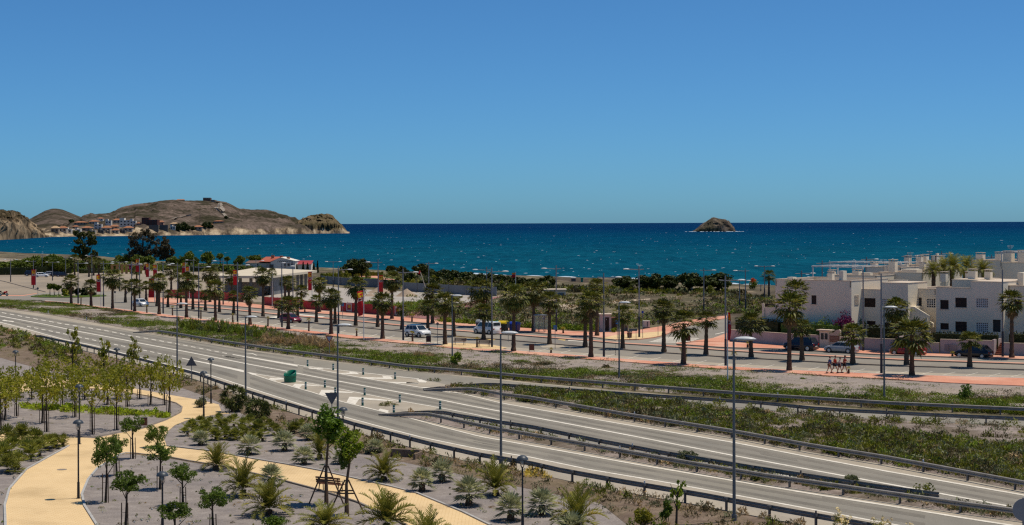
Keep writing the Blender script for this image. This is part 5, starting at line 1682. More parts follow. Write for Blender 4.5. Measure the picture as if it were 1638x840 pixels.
# ------------------------------------------------------------------ street lamps
def bowl_lamp(u, vb, vt, label, out=1, arm_px=8):
 p = G(u, vb)
 H = hgt(u, vb, vt)
 o = thing('street_lamp', label, 'street lamp', p, 0, 'grey road lamps with oval heads')
 MB().cyl((0, 0, -0.3), 0.10, 0.055, H + 0.25, 10).build('pole', LAMPPOST, o)
 MB().cyl((0, 0, 0), 0.15, 0.15, 0.5, 10).box((-0.24, -0.24, -0.05), (0.24, 0.24, 0.035)).build('base', LAMPPOST, o)
 d = Vector((math.cos(-0.25), math.sin(-0.25), 0)) * out
 mb = MB().tube([(0, 0, H - 0.12), (d.x * 0.25, d.y * 0.25, H - 0.02)], 0.05, 8)
 mb.build('arm', LAMPPOST, o)
 M = Matrix.Translation(Vector((d.x * 0.62, d.y * 0.62, H))) @ Matrix.Rotation(math.atan2(d.y, d.x), 4, 'Z') @ Matrix.Diagonal((1.9, 0.95, 0.8, 1))
 hd = MB().lathe([(0.001, 0.17), (0.13, 0.155), (0.25, 0.10), (0.32, 0.02), (0.31, -0.02)], 20, M=M).build('lamp_head', LAMPWHITE, o, True)
 MB().lathe([(0.305, -0.02), (0.22, -0.10), (0.001, -0.13)], 20, M=M).build('bowl', flat('lamp_bowl', (0.22, 0.22, 0.21), 0.3, 0.5) if 'lamp_bowl' not in MATS else MATS['lamp_bowl'], hd, True)
 return o
for u, vb, vt, lab in ((283.5, 613, 486, 'grey road lamp among the park trees, by the start of the park guardrail'), (393, 634, 507, 'grey road lamp rising behind the dark yucca bush'),
      (540.5, 690, 520, 'grey road lamp behind the triangular give-way sign'), (723.5, 588, 473, 'grey road lamp on the verge by the promenade benches'),
      (801.5, 747, 532.5, 'grey road lamp standing in the middle of the near ramp edge'), (990.5, 611, 484, 'grey road lamp on the verge near the palm trio'),
      (1174.5, 838, 542, 'tallest grey road lamp, at the lower edge of the park slope'), (1414.5, 641, 491.5, 'grey road lamp on the verge below the red car')):
 bowl_lamp(u, vb, vt, lab)

def tall_lamp(u, vb, vt, side, label, two=True, head=True):
 """promenade mast: dark lower sleeve, pole, long arm with a white head, short counter-arm"""
 p = G(u, vb)
 H = hgt(u, vb, vt)
 o = thing('promenade_lamp', label, 'lamp mast', p, 0, 'tall lamp masts along the promenade')
 MB().cyl((0, 0, -0.2), 0.15, 0.13, H * 0.30 + 0.2, 10).build('sleeve', DARKPOST, o)
 MB().cyl((0, 0, H * 0.30 + 0.003), 0.105, 0.075, H * 0.70, 10).build('pole', TALLPOLE, o)
 d = Vector((0.96, -0.2, 0)) * side
 za = H * 0.945 if two else H * 0.975
 if head:
  for s, L in ((1, 1.55), (-1, 0.75 if two else 1.5)):
   a = MB().tube([d * s * 0.05 + Vector((0, 0, za)), d * s * L + Vector((0, 0, za + 0.06))], 0.05, 6).build('arm', TALLPOLE, o)
   if s == 1 or not two:
    M = Matrix.Translation(d * s * (L + 0.3) + Vector((0, 0, za + 0.08))) @ Matrix.Rotation(math.atan2(d.y * s, d.x * s), 4, 'Z') @ Matrix.Diagonal((1.5, 0.8, 0.7, 1))
    MB().lathe([(0.001, 0.16), (0.14, 0.14), (0.27, 0.07), (0.33, 0.0), (0.26, -0.08), (0.001, -0.1)], 14, M=M).build('lamp_head', LAMPWHITE, a, True)
 return o
near_row = [(125, 487, 418), (165.7, 491.6, 418), (210.5, 497.7, 419), (261, 502.7, 418), (318, 509, 423), (380, 516.3, 419.5), (451, 524.5, 421), (541.5, 534.2, 426), (645, 545, 430), (787, 557, 428), (966, 572, 437), (1160.7, 585.6, 441), (1410, 598, 437.5)]
for i, (u, vb, vt) in enumerate(near_row):
 tall_lamp(u, vb, vt, 1, f'tall lamp mast on the near pavement, {nth(i + 1)} of thirteen from the left', head=u < 1400)
far_row = [(223.5, 484, 421), (284, 486, 421), (357, 488.5, 414), (468.7, 497, 417), (605, 508, 415), (778.6, 523.5, 427), (890, 531.8, 424.5), (1022.5, 541, 425), (1381, 563, 431), (1604, 572.5, 431)]
for i, (u, vb, vt) in enumerate(far_row):
 tall_lamp(u, vb, vt, -1, f'tall lamp mast on the far pavement, {nth(i + 1)} of ten from the left', head=u < 1300)
back = [(17, 451, 415, 1), (53.5, 462, 416, 0), (67.5, 438, 407, 1), (84, 449, 419, 0), (105, 446, 411, 1), (147, 446, 407, 0), (191, 466, 418.5, 1), (309.5, 461, 414, 0), (409.5, 461, 415, 1), (533, 460, 418, 1), (686, 472, 419, 1), (1126, 500, 429, 1), (1183, 490, 448.5, 0), (1192.5, 499, 430, 0), (1223, 477, 425, 1), (1217, 466, 455, 1)]
for i, (u, vb, vt, s) in enumerate(sorted(back)):
 tall_lamp(u, vb, vt, 1 if s else -1, f'distant lamp mast beyond the promenade, {nth(i + 1)} of sixteen from the left', two=bool(i % 3))
# masts among the roofs
for i, (u, vt, b) in enumerate(((1282, 433, 30), (1315, 417, 55), (1386, 411, 70), (1451, 406, 80), (1506, 402, 90), (1586, 407.5, 95))):
 a = s_a(u, b)
 q = SP(a, b, 0)
 H = CAMZ - drop(u, vt) * q.y / FPX
 o = thing('promenade_lamp', f'lamp mast behind the villa roofs, {nth(i + 1)} of six from the left', 'lamp mast', q, 0, 'tall lamp masts along the promenade')
 MB().cyl((0, 0, 0), 0.14, 0.09, H, 8).build('pole', TALLPOLE, o)
 s = 1 if i % 2 == 0 else 1
 am = MB().tube([(-1.0, 0.1, H - 0.5), (1.5, -0.1, H - 0.42)], 0.05, 6).build('arm', TALLPOLE, o)
 M = Matrix.Translation(Vector((1.75, -0.1, H - 0.42))) @ Matrix.Diagonal((1.5, 0.8, 0.7, 1))
 MB().lathe([(0.001, 0.16), (0.14, 0.14), (0.27, 0.07), (0.33, 0.0), (0.26, -0.08), (0.001, -0.1)], 12, M=M).build('lamp_head', LAMPWHITE, am, True)
# two-globe garden lamps by the pines
for i, (u, vb, vt) in enumerate(((1107, 468, 442), (1065, 463, 447))):
 p = G(u, vb); H = hgt(u, vb, vt)
 o = thing('garden_lamp', 'pale garden lamp with two globes in front of the pines' + (', the taller one' if i == 0 else ', the thinner shorter one'), 'garden lamp', p)
 MB().cyl((0, 0, -0.2), 0.16, 0.14, H * 0.65, 8).build('base', LAMPWHITE, o)
 MB().cyl((0, 0, H * 0.5), 0.08, 0.06, H * 0.45, 8).build('pole', TALLPOLE, o)
 for s in (-1, 1):
  MB().tube([(0, 0, H * 0.93), (s * 0.9, 0, H * 0.97)], 0.05, 6).build('arm', TALLPOLE, o)
  MB().lathe([(0.001, 0.3), (0.2, 0.2), (0.26, 0), (0.15, -0.2), (0.001, -0.25)], 12, (s * 0.95, 0, H * 0.97)).build('globe', LAMPWHITE, o, True)

# park lamps with dark domes
def dome_lamp(u, vb, vt, label, wpx=None, vshow=None):
 p = G(u, vb); H = hgt(u, vb, vt)
 o = thing('dome_lamp', label, 'park lamp', p, 0, 'park lamps with dark domes')
 MB().cyl((0, 0, 0.0), 0.16, 0.16, 0.05, 14).build('flange', LAMPBLACK, o)
 MB().cyl((0, 0, 0.05), 0.085, 0.075, 0.95, 12).build('sleeve', LAMPBLACK, o)
 MB().cyl((0, 0, 1.0), 0.05, 0.045, H - 1.0 - 0.62, 10).build('pole', LAMPBLACK, o)
 for a in (0.6, 2.17, 3.74, 5.31):
  MB().tube([(0.04 * math.cos(a), 0.04 * math.sin(a), H - 0.68), (0.13 * math.cos(a), 0.13 * math.sin(a), H - 0.5), (0.15 * math.cos(a), 0.15 * math.sin(a), H - 0.2)], 0.014, 5).build('bracket', LAMPBLACK, o)
 MB().lathe([(0.001, 0), (0.12, -0.02), (0.22, -0.07), (0.29, -0.15), (0.315, -0.225), (0.32, -0.235), (0.28, -0.225), (0.001, -0.2)], 24, (0, 0, H)).build('dome', DOME, o, True)
 MB().lathe([(0.001, -0.21), (0.09, -0.22), (0.10, -0.4), (0.06, -0.5), (0.001, -0.5)], 14, (0, 0, H)).build('lantern', flat('lantern_glass', (0.30, 0.31, 0.30), 0.2, 0.5) if 'lantern_glass' not in MATS else MATS['lantern_glass'], o, True)
for u, vb, vt, lab in ((125.5, 798, 671, 'dark dome lamp standing on the curve of the yellow path'), (127, 711, 614.5, 'dark dome lamp just behind the one on the path curve'),
      (260, 860, 754, 'dark dome lamp among the small round trees'), (25, 622, 560, 'dark dome lamp by the far edge of the park, leftmost'),
      (187, 632, 556, 'dark dome lamp half hidden in the young trees'), (326, 669, 593, 'dark dome lamp before the yellow plaza, beside the guardrail'),
      (337.5, 646, 572, 'dark dome lamp on the verge right beside the triangular warning sign'), (549, 742, 651, 'dark dome lamp rising behind the staked trees'),
      (836, 856, 728, 'dark dome lamp at the lower edge among the blue fan palms')):
 dome_lamp(u, vb, vt, lab)

# ------------------------------------------------------------------ signs
def pole_to(o, H, r=0.03, m=None):
 return MB().cyl((0, 0, -0.2), r, r, H + 0.2, 8).build('pole', m or TALLPOLE, o)
def plate(o, outline, z, name, m, y=-0.05, th=0.02, par=None):
 n = len(outline)
 v = [(x, y, z + dz) for x, dz in outline] + [(x, y + th, z + dz) for x, dz in outline]
 return MB().add(v, [tuple(range(n)), tuple(range(2 * n - 1, n - 1, -1))] + [(i, i + n, (i + 1) % n + n, (i + 1) % n) for i in range(n)]).build(name, m, par or o)
def circle(r, n=28):
 return [(r * math.cos(2 * math.pi * k / n), r * math.sin(2 * math.pi * k / n)) for k in range(n)]
def tri(w, up=True, r=0.0):
 h = w * 0.866
 return [(-w / 2, -h / 2), (w / 2, -h / 2), (0, h / 2)] if up else [(0, -h / 2), (w / 2, h / 2), (-w / 2, h / 2)]
# warning triangle seen from the back
p = G(306.5, 613); k = p.y / FPX
o = thing('warning_sign', 'grey back of a triangular warning sign beside the park lamps', 'road sign', p)
pole_to(o, 42 * k, 0.04); plate(o, tri(17.5 * k), 35.5 * k, 'sign_plate', SIGNBACK, y=-0.08)
MB().box((-0.25, -0.055, 33 * k), (0.25, -0.04, 33.8 * k)).build('bracket', SIGNBACK, o)
# give-way seen from the back
p = G(531, 676); k = p.y / FPX
o = thing('give_way_sign', 'grey back of an inverted triangular give-way sign above the staked tree', 'road sign', p)
pole_to(o, 46 * k, 0.04); plate(o, tri(22.5 * k, False), 38 * k, 'sign_plate', SIGNBACK, y=-0.08)
# give-way facing the camera
p = G(527, 571); k = p.y / FPX
o = thing('give_way_sign', 'white give-way triangle with orange-red border facing us above the verge', 'road sign', p)
pole_to(o, 34 * k, 0.04); plate(o, tri(13.5 * k, False), 28 * k, 'sign_plate', SIGNRED, y=-0.08)
plate(o, tri(8.8 * k, False), 28.6 * k, 'sign_face', SIGNWHITE, y=-0.09, th=0.008)
# round back at the lower right
p = G(1637, 880); k = p.y / FPX
o = thing('round_sign', 'grey back of a large round road sign cut by the edge', 'road sign', p)
pole_to(o, 84 * k, 0.05); plate(o, circle(18 * k), 65 * k, 'sign_plate', ROUNDBACK, y=-0.09)
def pole_sign(label, u, vb, vt, shape, w, h, m, face=None):
 p = G(u, vb, 0.15); k = p.y / FPX
 o = thing('street_sign', label, 'street sign', p)
 H = (vb - vt) * k
 pole_to(o, H, 0.035)
 ol = circle(w * k / 2) if shape == 'c' else [(-w * k / 2, -h * k / 2), (w * k / 2, -h * k / 2), (w * k / 2, h * k / 2), (-w * k / 2, h * k / 2)]
 pl = plate(o, ol, H - h * k / 2, 'sign_plate', m, y=-0.06)
 if face == 'walk':        # white triangle with a dark walker on blue
  plate(o, [(x * 0.8, y) for x, y in tri(w * k * 0.75)], H - h * k / 2, 'symbol', SIGNWHITE, y=-0.07, th=0.008, par=pl)
  plate(o, [(-0.05, -0.14), (0.02, -0.02), (0.09, -0.14), (0.03, 0.04), (0.05, 0.12), (-0.03, 0.12), (-0.04, 0.02)], H - h * k / 2 - 0.03, 'symbol', BLACK, y=-0.078, th=0.007, par=pl)
 if face == 'bus':
  plate(o, [(-w * k * 0.32, -0.05), (w * k * 0.32, -0.05), (w * k * 0.32, h * k * 0.36), (-w * k * 0.32, h * k * 0.36)], H - h * k / 2, 'symbol', SIGNWHITE, y=-0.07, th=0.008, par=pl)
 return o
pole_sign('blue square crossing sign before the bus shelter', 888, 556.5, 520.5, 'r', 5, 6.5, SIGNBLUE, 'walk')
pole_sign('blue crossing sign at the corner by the wooden shelter', 987.5, 542, 511.5, 'r', 5, 7, SIGNBLUE, 'walk')
pole_sign('tall blue bus stop sign over the glass shelter', 869.5, 530, 503, 'r', 3.5, 8, DEEPBLUE, 'bus')
pole_sign('round dark no-entry sign by the two benches', 700, 551, 515.5, 'c', 4.6, 5, SIGNBACK)
pole_sign('small round sign beside the tall mast on the corner', 1028, 541, 497, 'c', 4, 4.5, DEEPBLUE)
pole_sign('grey-backed rectangular sign in front of the bins', 813, 545, 515, 'r', 4.5, 9.5, SIGNBACK)
pole_sign('plain grey sign post at the side street mouth', 1052.6, 537, 512, 'r', 4, 4, SIGNBACK)
pole_sign('small blue sign near the white car at the junction', 201.5, 482, 466, 'r', 3.5, 4.2, DEEPBLUE)
pole_sign('dark round sign post beside the sandy road', 60.5, 475, 459.5, 'c', 3.6, 3.8, SIGNBACK)
pole_sign('blue sign over the red fence by the promenade', 548, 508, 484, 'r', 4.5, 6, SIGNBLUE)
pole_sign('sign post on the roundabout side of the junction', 184, 483, 465.5, 'c', 3.4, 3.6, SIGNBACK)
p = G(1006, 543, 0.15); k = p.y / FPX
o = thing('direction_board', 'wide grey direction board on two posts at the corner', 'street sign', p)
for x in (1.5 * k, 11.5 * k):
 MB().cyl((x, 0, -0.1), 0.035, 0.035, 17.6 * k, 8).build('post', TALLPOLE, o)
MB().box((0, -0.07, 13.4 * k), (13.5 * k, -0.04, 17.4 * k)).build('board', SIGNBACK, o)
# crowd barrier-like bike rack at the corner
p = G(1007, 540.5, 0.15); k = p.y / FPX
o = thing('litter_bin', 'dark bulky bin between the posts at the corner', 'litter bin', p)
MB().lathe([(0.001, 0), (0.30, 0), (0.36, 0.7), (0.36, 0.75), (0.30, 0.75), (0.28, 0.6), (0.001, 0.6)], 12).build('body', BROWNBIN, o)
MB().lathe([(0.40, 0.86), (0.32, 0.98), (0.001, 1.02)], 12).build('lid', BLACK, o)
for a in (0, 2.1, 4.2):
 MB().tube([(0.34 * math.cos(a), 0.34 * math.sin(a), 0.7), (0.34 * math.cos(a), 0.34 * math.sin(a), 0.9)], 0.02, 5).build('bracket', BLACK, o)

# ------------------------------------------------------------------ flags and banners
FLAGRED = flat('flag_red', (0.50, 0.016, 0.022), 0.65, 0.2, 0, 0.08)
FLAGYELLOW = flat('flag_yellow', (0.72, 0.44, 0.02), 0.65, 0.2)
FLAGWHITE = flat('flag_white', (0.62, 0.50, 0.42), 0.65, 0.2)
FLAGDARK = flat('flag_maroon', (0.16, 0.012, 0.02), 0.65, 0.2)
def flag_cloth(o, W, Hh, ztop, side, wave, seed, sag=0.0):
 """hanging cloth with an emblem woven in as patches standing on its surface"""
 rng = random.Random(seed)
 ph = rng.uniform(0, 6)
 def P(s, t, off=0.0):
  x = side * W * s * (1 - sag * t * 0.4) + side * sag * W * 0.25 * t
  y = math.sin(s * 3.2 + t * 4 + ph) * wave * (0.3 + s) - off
  return Vector((x, y, ztop - Hh * t - sag * s * W * 0.5))
 nx, nz = 6, 14
 def patch(s0, s1, t0, t1, m, name, off, par, poly=None):
  vs, fs = [], []
  for i in range(nx + 1):
   for k in range(nz + 1):
    vs.append(P(s0 + (s1 - s0) * i / nx, t0 + (t1 - t0) * k / nz, off))
  w = nz + 1
  for i in range(nx):
   for k in range(nz):
    fs.append((i * w + k, i * w + k + 1, (i + 1) * w + k + 1, (i + 1) * w + k))
  n0 = len(vs)
  vs += [v + Vector((0, 0.012, 0)) for v in vs]
  fs += [tuple(n0 + q for q in f[::-1]) for f in fs]
  return MB().add(vs, np.array(fs)).build(name, m, par, True)
 c = patch(0.02, 1, 0, 1, FLAGRED, 'cloth', 0.0, o)
 for off in (0.015, -0.027):
  patch(0.12, 0.9, 0.07, 0.26, FLAGYELLOW, 'emblem', off, c)
  patch(0.2, 0.62, 0.11, 0.19, FLAGRED, 'emblem', off * 1.6, c)
  patch(0.15, 0.88, 0.28, 0.41, FLAGWHITE, 'emblem', off, c)
  patch(0.28, 0.74, 0.31, 0.38, FLAGDARK, 'emblem', off * 1.6, c)
def banner(u, vb, vtp, uc0, uc1, v0, v1, label, seed, wave=0.12, sag=0.0, group='red banners with a yellow emblem', z=0.0):
 p = G(u, vb, z); k = p.y / FPX
 o = thing('flag_banner', label, 'banner flag', p, 0, group)
 H = (vb - vtp) * k
 MB().cyl((0, 0, -0.2), 0.07, 0.045, H + 0.2, 8).build('pole', LAMPWHITE, o)
 MB().box((-0.35, -0.35, -0.1), (0.35, 0.35, 0.12)).build('base', KERB, o)
 side = -1 if (uc0 + uc1) / 2 < u else 1
 flag_cloth(o, abs(uc1 - uc0) * k, (v1 - v0) * k, (vb - v0) * k, side, wave, seed, sag)
bl = [(57.5, 462.5, 430.5, 50, 57.3, 431.3, 456), (161.5, 493, 438, 154, 161, 439.4, 467), (223, 470, 413, 217, 222.5, 414.5, 435), (238.7, 472, 421, 232.5, 238, 422, 443.3), (251.5, 474, 423, 244.3, 251, 424, 443),
  (247.2, 484.5, 444, 237.3, 246.8, 445.5, 476), (296.5, 470, 419, 291, 296, 420.3, 440), (303, 481, 426, 296.6, 302.5, 427, 449.5), (379.8, 487, 430, 372.2, 379, 432, 456), (499.2, 488, 433.5, 492.4, 498.8, 435, 464.5), (605.7, 482, 439, 606, 613.3, 440.3, 467.3)]
for i, (u, vb, vtp, a, b, v0, v1) in enumerate(bl):
 banner(u, vb, vtp, a, b, v0, v1, f'red upright banner with yellow emblem, {nth(i + 1)} of eleven from the left', i)
banner(582, 547.5, 463, 571.5, 581.7, 464, 504, 'red and yellow flag waving from the tall white pole before the red fence', 51, 0.35, 0.5)
banner(1164, 615, 499.5, 1162.2, 1167, 500, 544.5, 'red and yellow flag furled on a white pole by the side street', 52, 0.5, 0.2)
banner(825, 487, 435, 818.5, 824.6, 436, 443.5, 'small red flag flying over the pines by the beach', 53, 0.2, 0.2)
p = G(435.5, 491); k = p.y / FPX
o = thing('flagpole', 'bare white flagpole before the pavilion', 'flagpole', p)
MB().cyl((0, 0, -0.1), 0.08, 0.05, 54 * k, 8).build('pole', LAMPWHITE, o)
MB().box((-0.4, -0.4, 0), (0.4, 0.4, 0.2)).build('base', KERB, o)
# leaning boom with a red tip in the yard
p = G(686, 476); k = p.y / FPX
o = thing('boom_barrier', 'thin pale boom leaning left with a red tip, in the yard', 'boom', p)
MB().tube([(0, 0, 0), (-14 * k, 0, 42.5 * k)], 0.09, 6).build('boom', CREAM, o)
MB().tube([(-14 * k, 0, 42.5 * k), (-16.3 * k, 0, 38 * k)], 0.22, 6).build('tip', FLAGRED, o)

# ------------------------------------------------------------------ delineator posts, green tub
proto = None
DEL = [(492, 586.3, 'first'), (533, 592.2, ''), (581, 599.7, ''), (632, 606.7, ''), (489, 623, ''), (519.7, 620.2, ''), (536.3, 632, ''), (583.3, 632.6, ''), (580, 649, ''), (639.5, 644, ''), (630, 661.7, ''), (704, 655, '')]
DLAB = ['green striped marker post in the far gore, nearest the green tub', 'green striped marker post in the far gore, second along', 'green striped marker post in the far gore, third along', 'green striped marker post in the far gore, beside the last chevron',
  'green striped marker post right beside the green tub', 'green striped marker post on the main lane edge, just right of the tub', 'green striped marker post half hidden by the give-way sign', 'green striped marker post on the lane edge above the big chevron',
  'green striped marker post at the tip of the big chevron', 'green striped marker post on the lane edge near the weedy nose', 'green striped marker post before the near guardrail nose', 'green striped marker post behind the near guardrails']
for (u, v, _), lab in zip(DEL, DLAB):
 p = G(u, v, 0.02)
 if proto is None:
  proto = o = thing('marker_post', lab, 'marker post', p, 0, 'green marker posts at the splits')
  MB().lathe([(0.001, 0), (0.13, 0), (0.12, 0.03), (0.105, 0.05), (0.105, 0.68), (0.09, 0.72), (0.001, 0.73)], 14).build('post', TEAL, o, False)
  MB().cyl((0, 0, 0.30), 0.1075, 0.1075, 0.09, 14, cap=False).build('reflective_band', WHITE, o)
  MB().cyl((0, 0, 0.48), 0.1075, 0.1075, 0.09, 14, cap=False).build('reflective_band', WHITE, o)
 else:
  dup(proto, p, 0, lab)
p = G(464, 611.5, 0.02)
o = thing('green_tub', 'big green plastic half-open tub on the gore', 'tub', p)
mb = MB()
vs, fs = [], []
seg = 28
for k in range(seg):
 a = 2 * math.pi * k / seg
 s = 0.5 + 0.5 * math.sin(a + 0.55)                     # rim rises toward the far left
 zt = 0.72 + 0.52 * s ** 0.9
 for r, z in ((0.60, 0), (0.63, 0.35), (0.63, 0.66), (0.65, 0.70), (0.64, zt), (0.57, zt), (0.56, 0.5), (0.53, 0.1)):
  vs.append((r * math.cos(a), r * math.sin(a), z))
for k in range(seg):
 for i in range(7):
  fs.append((k * 8 + i, ((k + 1) % seg) * 8 + i, ((k + 1) % seg) * 8 + i + 1, k * 8 + i + 1))
mb.add(vs, np.array(fs))
mb.add([(0.54 * math.cos(2 * math.pi * k / seg), 0.54 * math.sin(2 * math.pi * k / seg), 0.12) for k in range(seg)], [tuple(range(seg))])
mb.build('shell', GREENPLASTIC, o, True)
MB().lathe([(0.628, 0.62), (0.67, 0.65), (0.67, 0.70), (0.628, 0.73)], 28).build('rim_band', GREENPLASTIC, o, True)

# white kilometre posts on the left verge, concrete headwall in the park
for i, (u, v) in enumerate(((77, 502.5), (138.5, 513), (204.5, 522.5))):
 p = G(u, v)
 o = thing('edge_post', f'small white edge post on the left verge, {nth(i + 1)} from the left', 'edge post', p)
 MB().box((-0.07, -0.05, -0.1), (0.07, 0.05, 0.62)).build('post', LAMPWHITE, o)
 MB().box((-0.072, -0.052, 0.622), (0.072, 0.052, 0.78)).build('band', BLACK, o)
p = G(650, 733)
o = thing('culvert_headwall', 'low brown concrete culvert headwall at the park edge', 'headwall', p, -0.30)
MB().box((-1.1, -0.1, 0), (1.0, 0.25, 0.62)).build('wall', HEADWALL, o)
MB().box((-1.15, -1.1, 0), (-1.11, 0.2, 0.45)).box((1.01, -1.3, 0), (1.15, 0.25, 0.5)).build('wing_wall', HEADWALL, o)
MB().box((-1.0, -1.2, 0), (0.9, -0.11, 0.07)).build('apron', CONCRETE, o)

# ------------------------------------------------------------------ benches and bins
def bench(u, v, wpx, label, rz, z=0.15, flip=1):
 p = G(u, v, z)
 o = thing('park_bench', label, 'bench', p, rz, 'wooden slatted benches')
 w = 0.9
 for i in range(3):
  MB().box((-w, -0.25 + i * 0.15, 0.43), (w, -0.13 + i * 0.15, 0.465)).build('seat', REDWOOD, o)
 for i in range(3):
  MB().box((-w, 0.24 + i * 0.03, 0.52 + i * 0.14), (w, 0.265 + i * 0.03, 0.62 + i * 0.14)).build('backrest', REDWOOD, o)
 for x in (-w * 0.78, w * 0.78):
  MB().tube([(x, -0.22, 0), (x, -0.2, 0.42), (x, 0.2, 0.42), (x, 0.32, 0.9)], 0.03, 6).tube([(x, 0.18, 0.42), (x, 0.26, 0)], 0.03, 6).tube([(x, -0.2, 0.42), (x, -0.24, 0.62), (x, 0.22, 0.64)], 0.02, 6).build('leg', BLACK, o)
bench(735, 551.5, 18, 'slatted bench on the promenade, left of its twin', -0.4)
bench(774, 554.8, 18, 'slatted bench on the promenade beside the tall mast', -0.4)
bench(529, 786, 34, 'wooden bench on the park path behind the staked trees', math.pi - 0.5, 0.03)
def litter_bin(u, v, label, z=0.15, s=1.0):
 p = G(u, v, z)
 o = thing('litter_bin', label, 'litter bin', p, 0, 'brown litter bins', s)
 MB().box((-0.28, -0.2, 0.22), (0.28, 0.2, 0.95)).build('body', BROWNBIN, o)
 for x in (-0.33, 0.285):
  MB().box((x, -0.04, 0), (x + 0.045, 0.04, 1.0)).build('post', BLACK, o)
 MB().box((-0.30, -0.22, 0.953), (0.30, 0.22, 1.0)).build('rim', BLACK, o)
litter_bin(685.5, 549.5, 'brown litter bin by the small white off-roader')
litter_bin(850.5, 563, 'brown litter bin right of the promenade benches')
litter_bin(1100.5, 547.5, 'dark litter bin on the corner by the crossing')
litter_bin(230.5, 684, 'brown litter bin in the park beside the path bend', 0.03, 0.8)

# ------------------------------------------------------------------ recycling containers, bus shelter
GREYBIN = flat('grey_bin', (0.085, 0.085, 0.09), 0.6)
GREYLID = flat('grey_lid', (0.24, 0.25, 0.26), 0.5)
BINBLACK = flat('bin_black', (0.02, 0.022, 0.02), 0.6)
BINYELLOW = flat('bin_yellow', (0.62, 0.43, 0.01), 0.45, 0.3, 0, 0.1)
BINBLUE = flat('bin_blue', (0.02, 0.035, 0.16), 0.5)
IGLOO = flat('igloo_green', (0.005, 0.20, 0.13), 0.5)
def container(u0, u1, vb, vt, body, lid, label, dome=False):
 u = (u0 + u1) / 2
 p = G(u, vb, 0.03); k = p.y / FPX
 w, H = (u1 - u0) * k / 2, (vb - vt) * k
 o = thing('recycling_container', label, 'container', p, -0.42)
 if dome:
  MB().lathe([(0.001, 0.05), (w * 0.85, 0.05), (w, H * 0.5), (w * 0.98, H * 0.62)], 18).build('body', body, o)
  MB().lathe([(w * 0.98, H * 0.622), (w * 0.8, H * 0.85), (w * 0.4, H * 0.98), (0.001, H)], 18).build('lid', lid, o, True)
  MB().box((-0.18, -w * 1.02, H * 0.6), (0.18, -w * 0.7, H * 0.7)).build('slot', BLACK, o)
 else:
  pr = [(-w * 0.86, 0.16), (w * 0.86, 0.16), (w, H * 0.72), (-w, H * 0.72)]
  v = [(x, -0.65, z) for x, z in pr] + [(x, 0.65, z) for x, z in pr]
  MB().add(v, [(0, 1, 2, 3), (7, 6, 5, 4), (0, 4, 5, 1), (1, 5, 6, 2), (2, 6, 7, 3), (3, 7, 4, 0)]).build('body', body, o)
  n = 10
  vs = []
  for i in range(n + 1):
   a = math.pi * i / n
   vs += [(-w * 1.03, -0.7 * math.cos(a), H * 0.723 + H * 0.277 * math.sin(a)), (w * 1.03, -0.7 * math.cos(a), H * 0.723 + H * 0.277 * math.sin(a))]
  fs = [(2 * i, 2 * i + 1, 2 * i + 3, 2 * i + 2) for i in range(n)]
  MB().add(vs, np.array(fs)).add(vs[0::2], [tuple(range(n + 1))]).add(vs[1::2], [tuple(range(n + 1))[::-1]]).build('lid', lid, o)
  for x in (-w * 0.7, w * 0.7):
   MB().tube([(x, -0.5, 0.1), (x, -0.42, 0.1)], 0.1, 8).tube([(x, 0.42, 0.1), (x, 0.5, 0.1)], 0.1, 8).build('wheel', RUBBER, o)
container(763, 781, 530, 511, GREYBIN, GREYLID, 'grey rubbish container behind the white van')
container(790.5, 800.5, 529.5, 513, IGLOO, IGLOO, 'green domed bottle bank beside the yellow-lidded container', True)
container(798.5, 811.5, 530.5, 513, BINBLACK, BINYELLOW, 'black container with a bright yellow lid')
container(816, 830.5, 530.5, 514.5, BINBLUE, DEEPBLUE, 'dark blue paper container behind the palm trunks')
p = G(867, 531, 0.15); k = p.y / FPX
o = thing('bus_shelter', 'glass bus shelter under the blue bus stop sign', 'bus shelter', p)
SHGLASS = bpy.data.materials.new('shelter_glass'); SHGLASS.use_nodes = True
_p = SHGLASS.node_tree.nodes['Principled BSDF']
_p.inputs['Base Color'].default_value = (0.75, 0.85, 0.8, 1); _p.inputs['Roughness'].default_value = 0.03; _p.inputs['Transmission Weight'].default_value = 0.75; _p.inputs['IOR'].default_value = 1.1
for x in (-13 * k, -4.5 * k, 4.5 * k, 13 * k):
 MB().box((x - 0.04, 0.55, 0), (x + 0.04, 0.63, 2.45)).build('post', TALLPOLE, o)
MB().box((-13.5 * k, -0.8, 2.453), (13.5 * k, 0.75, 2.56)).build('roof', GREYLID, o)
for x in (-12.6 * k, -4.1 * k, 4.9 * k):
 MB().box((x, 0.58, 0.25), (x + 7.6 * k, 0.6, 2.35)).build('pane', SHGLASS, o)
MB().box((-8 * k, 0.1, 0.42), (8 * k, 0.45, 0.47)).build('seat', TALLPOLE, o)
for x in (-6 * k, 6 * k):
 MB().box((x, 0.2, 0), (x + 0.06, 0.3, 0.417)).build('leg', TALLPOLE, o)

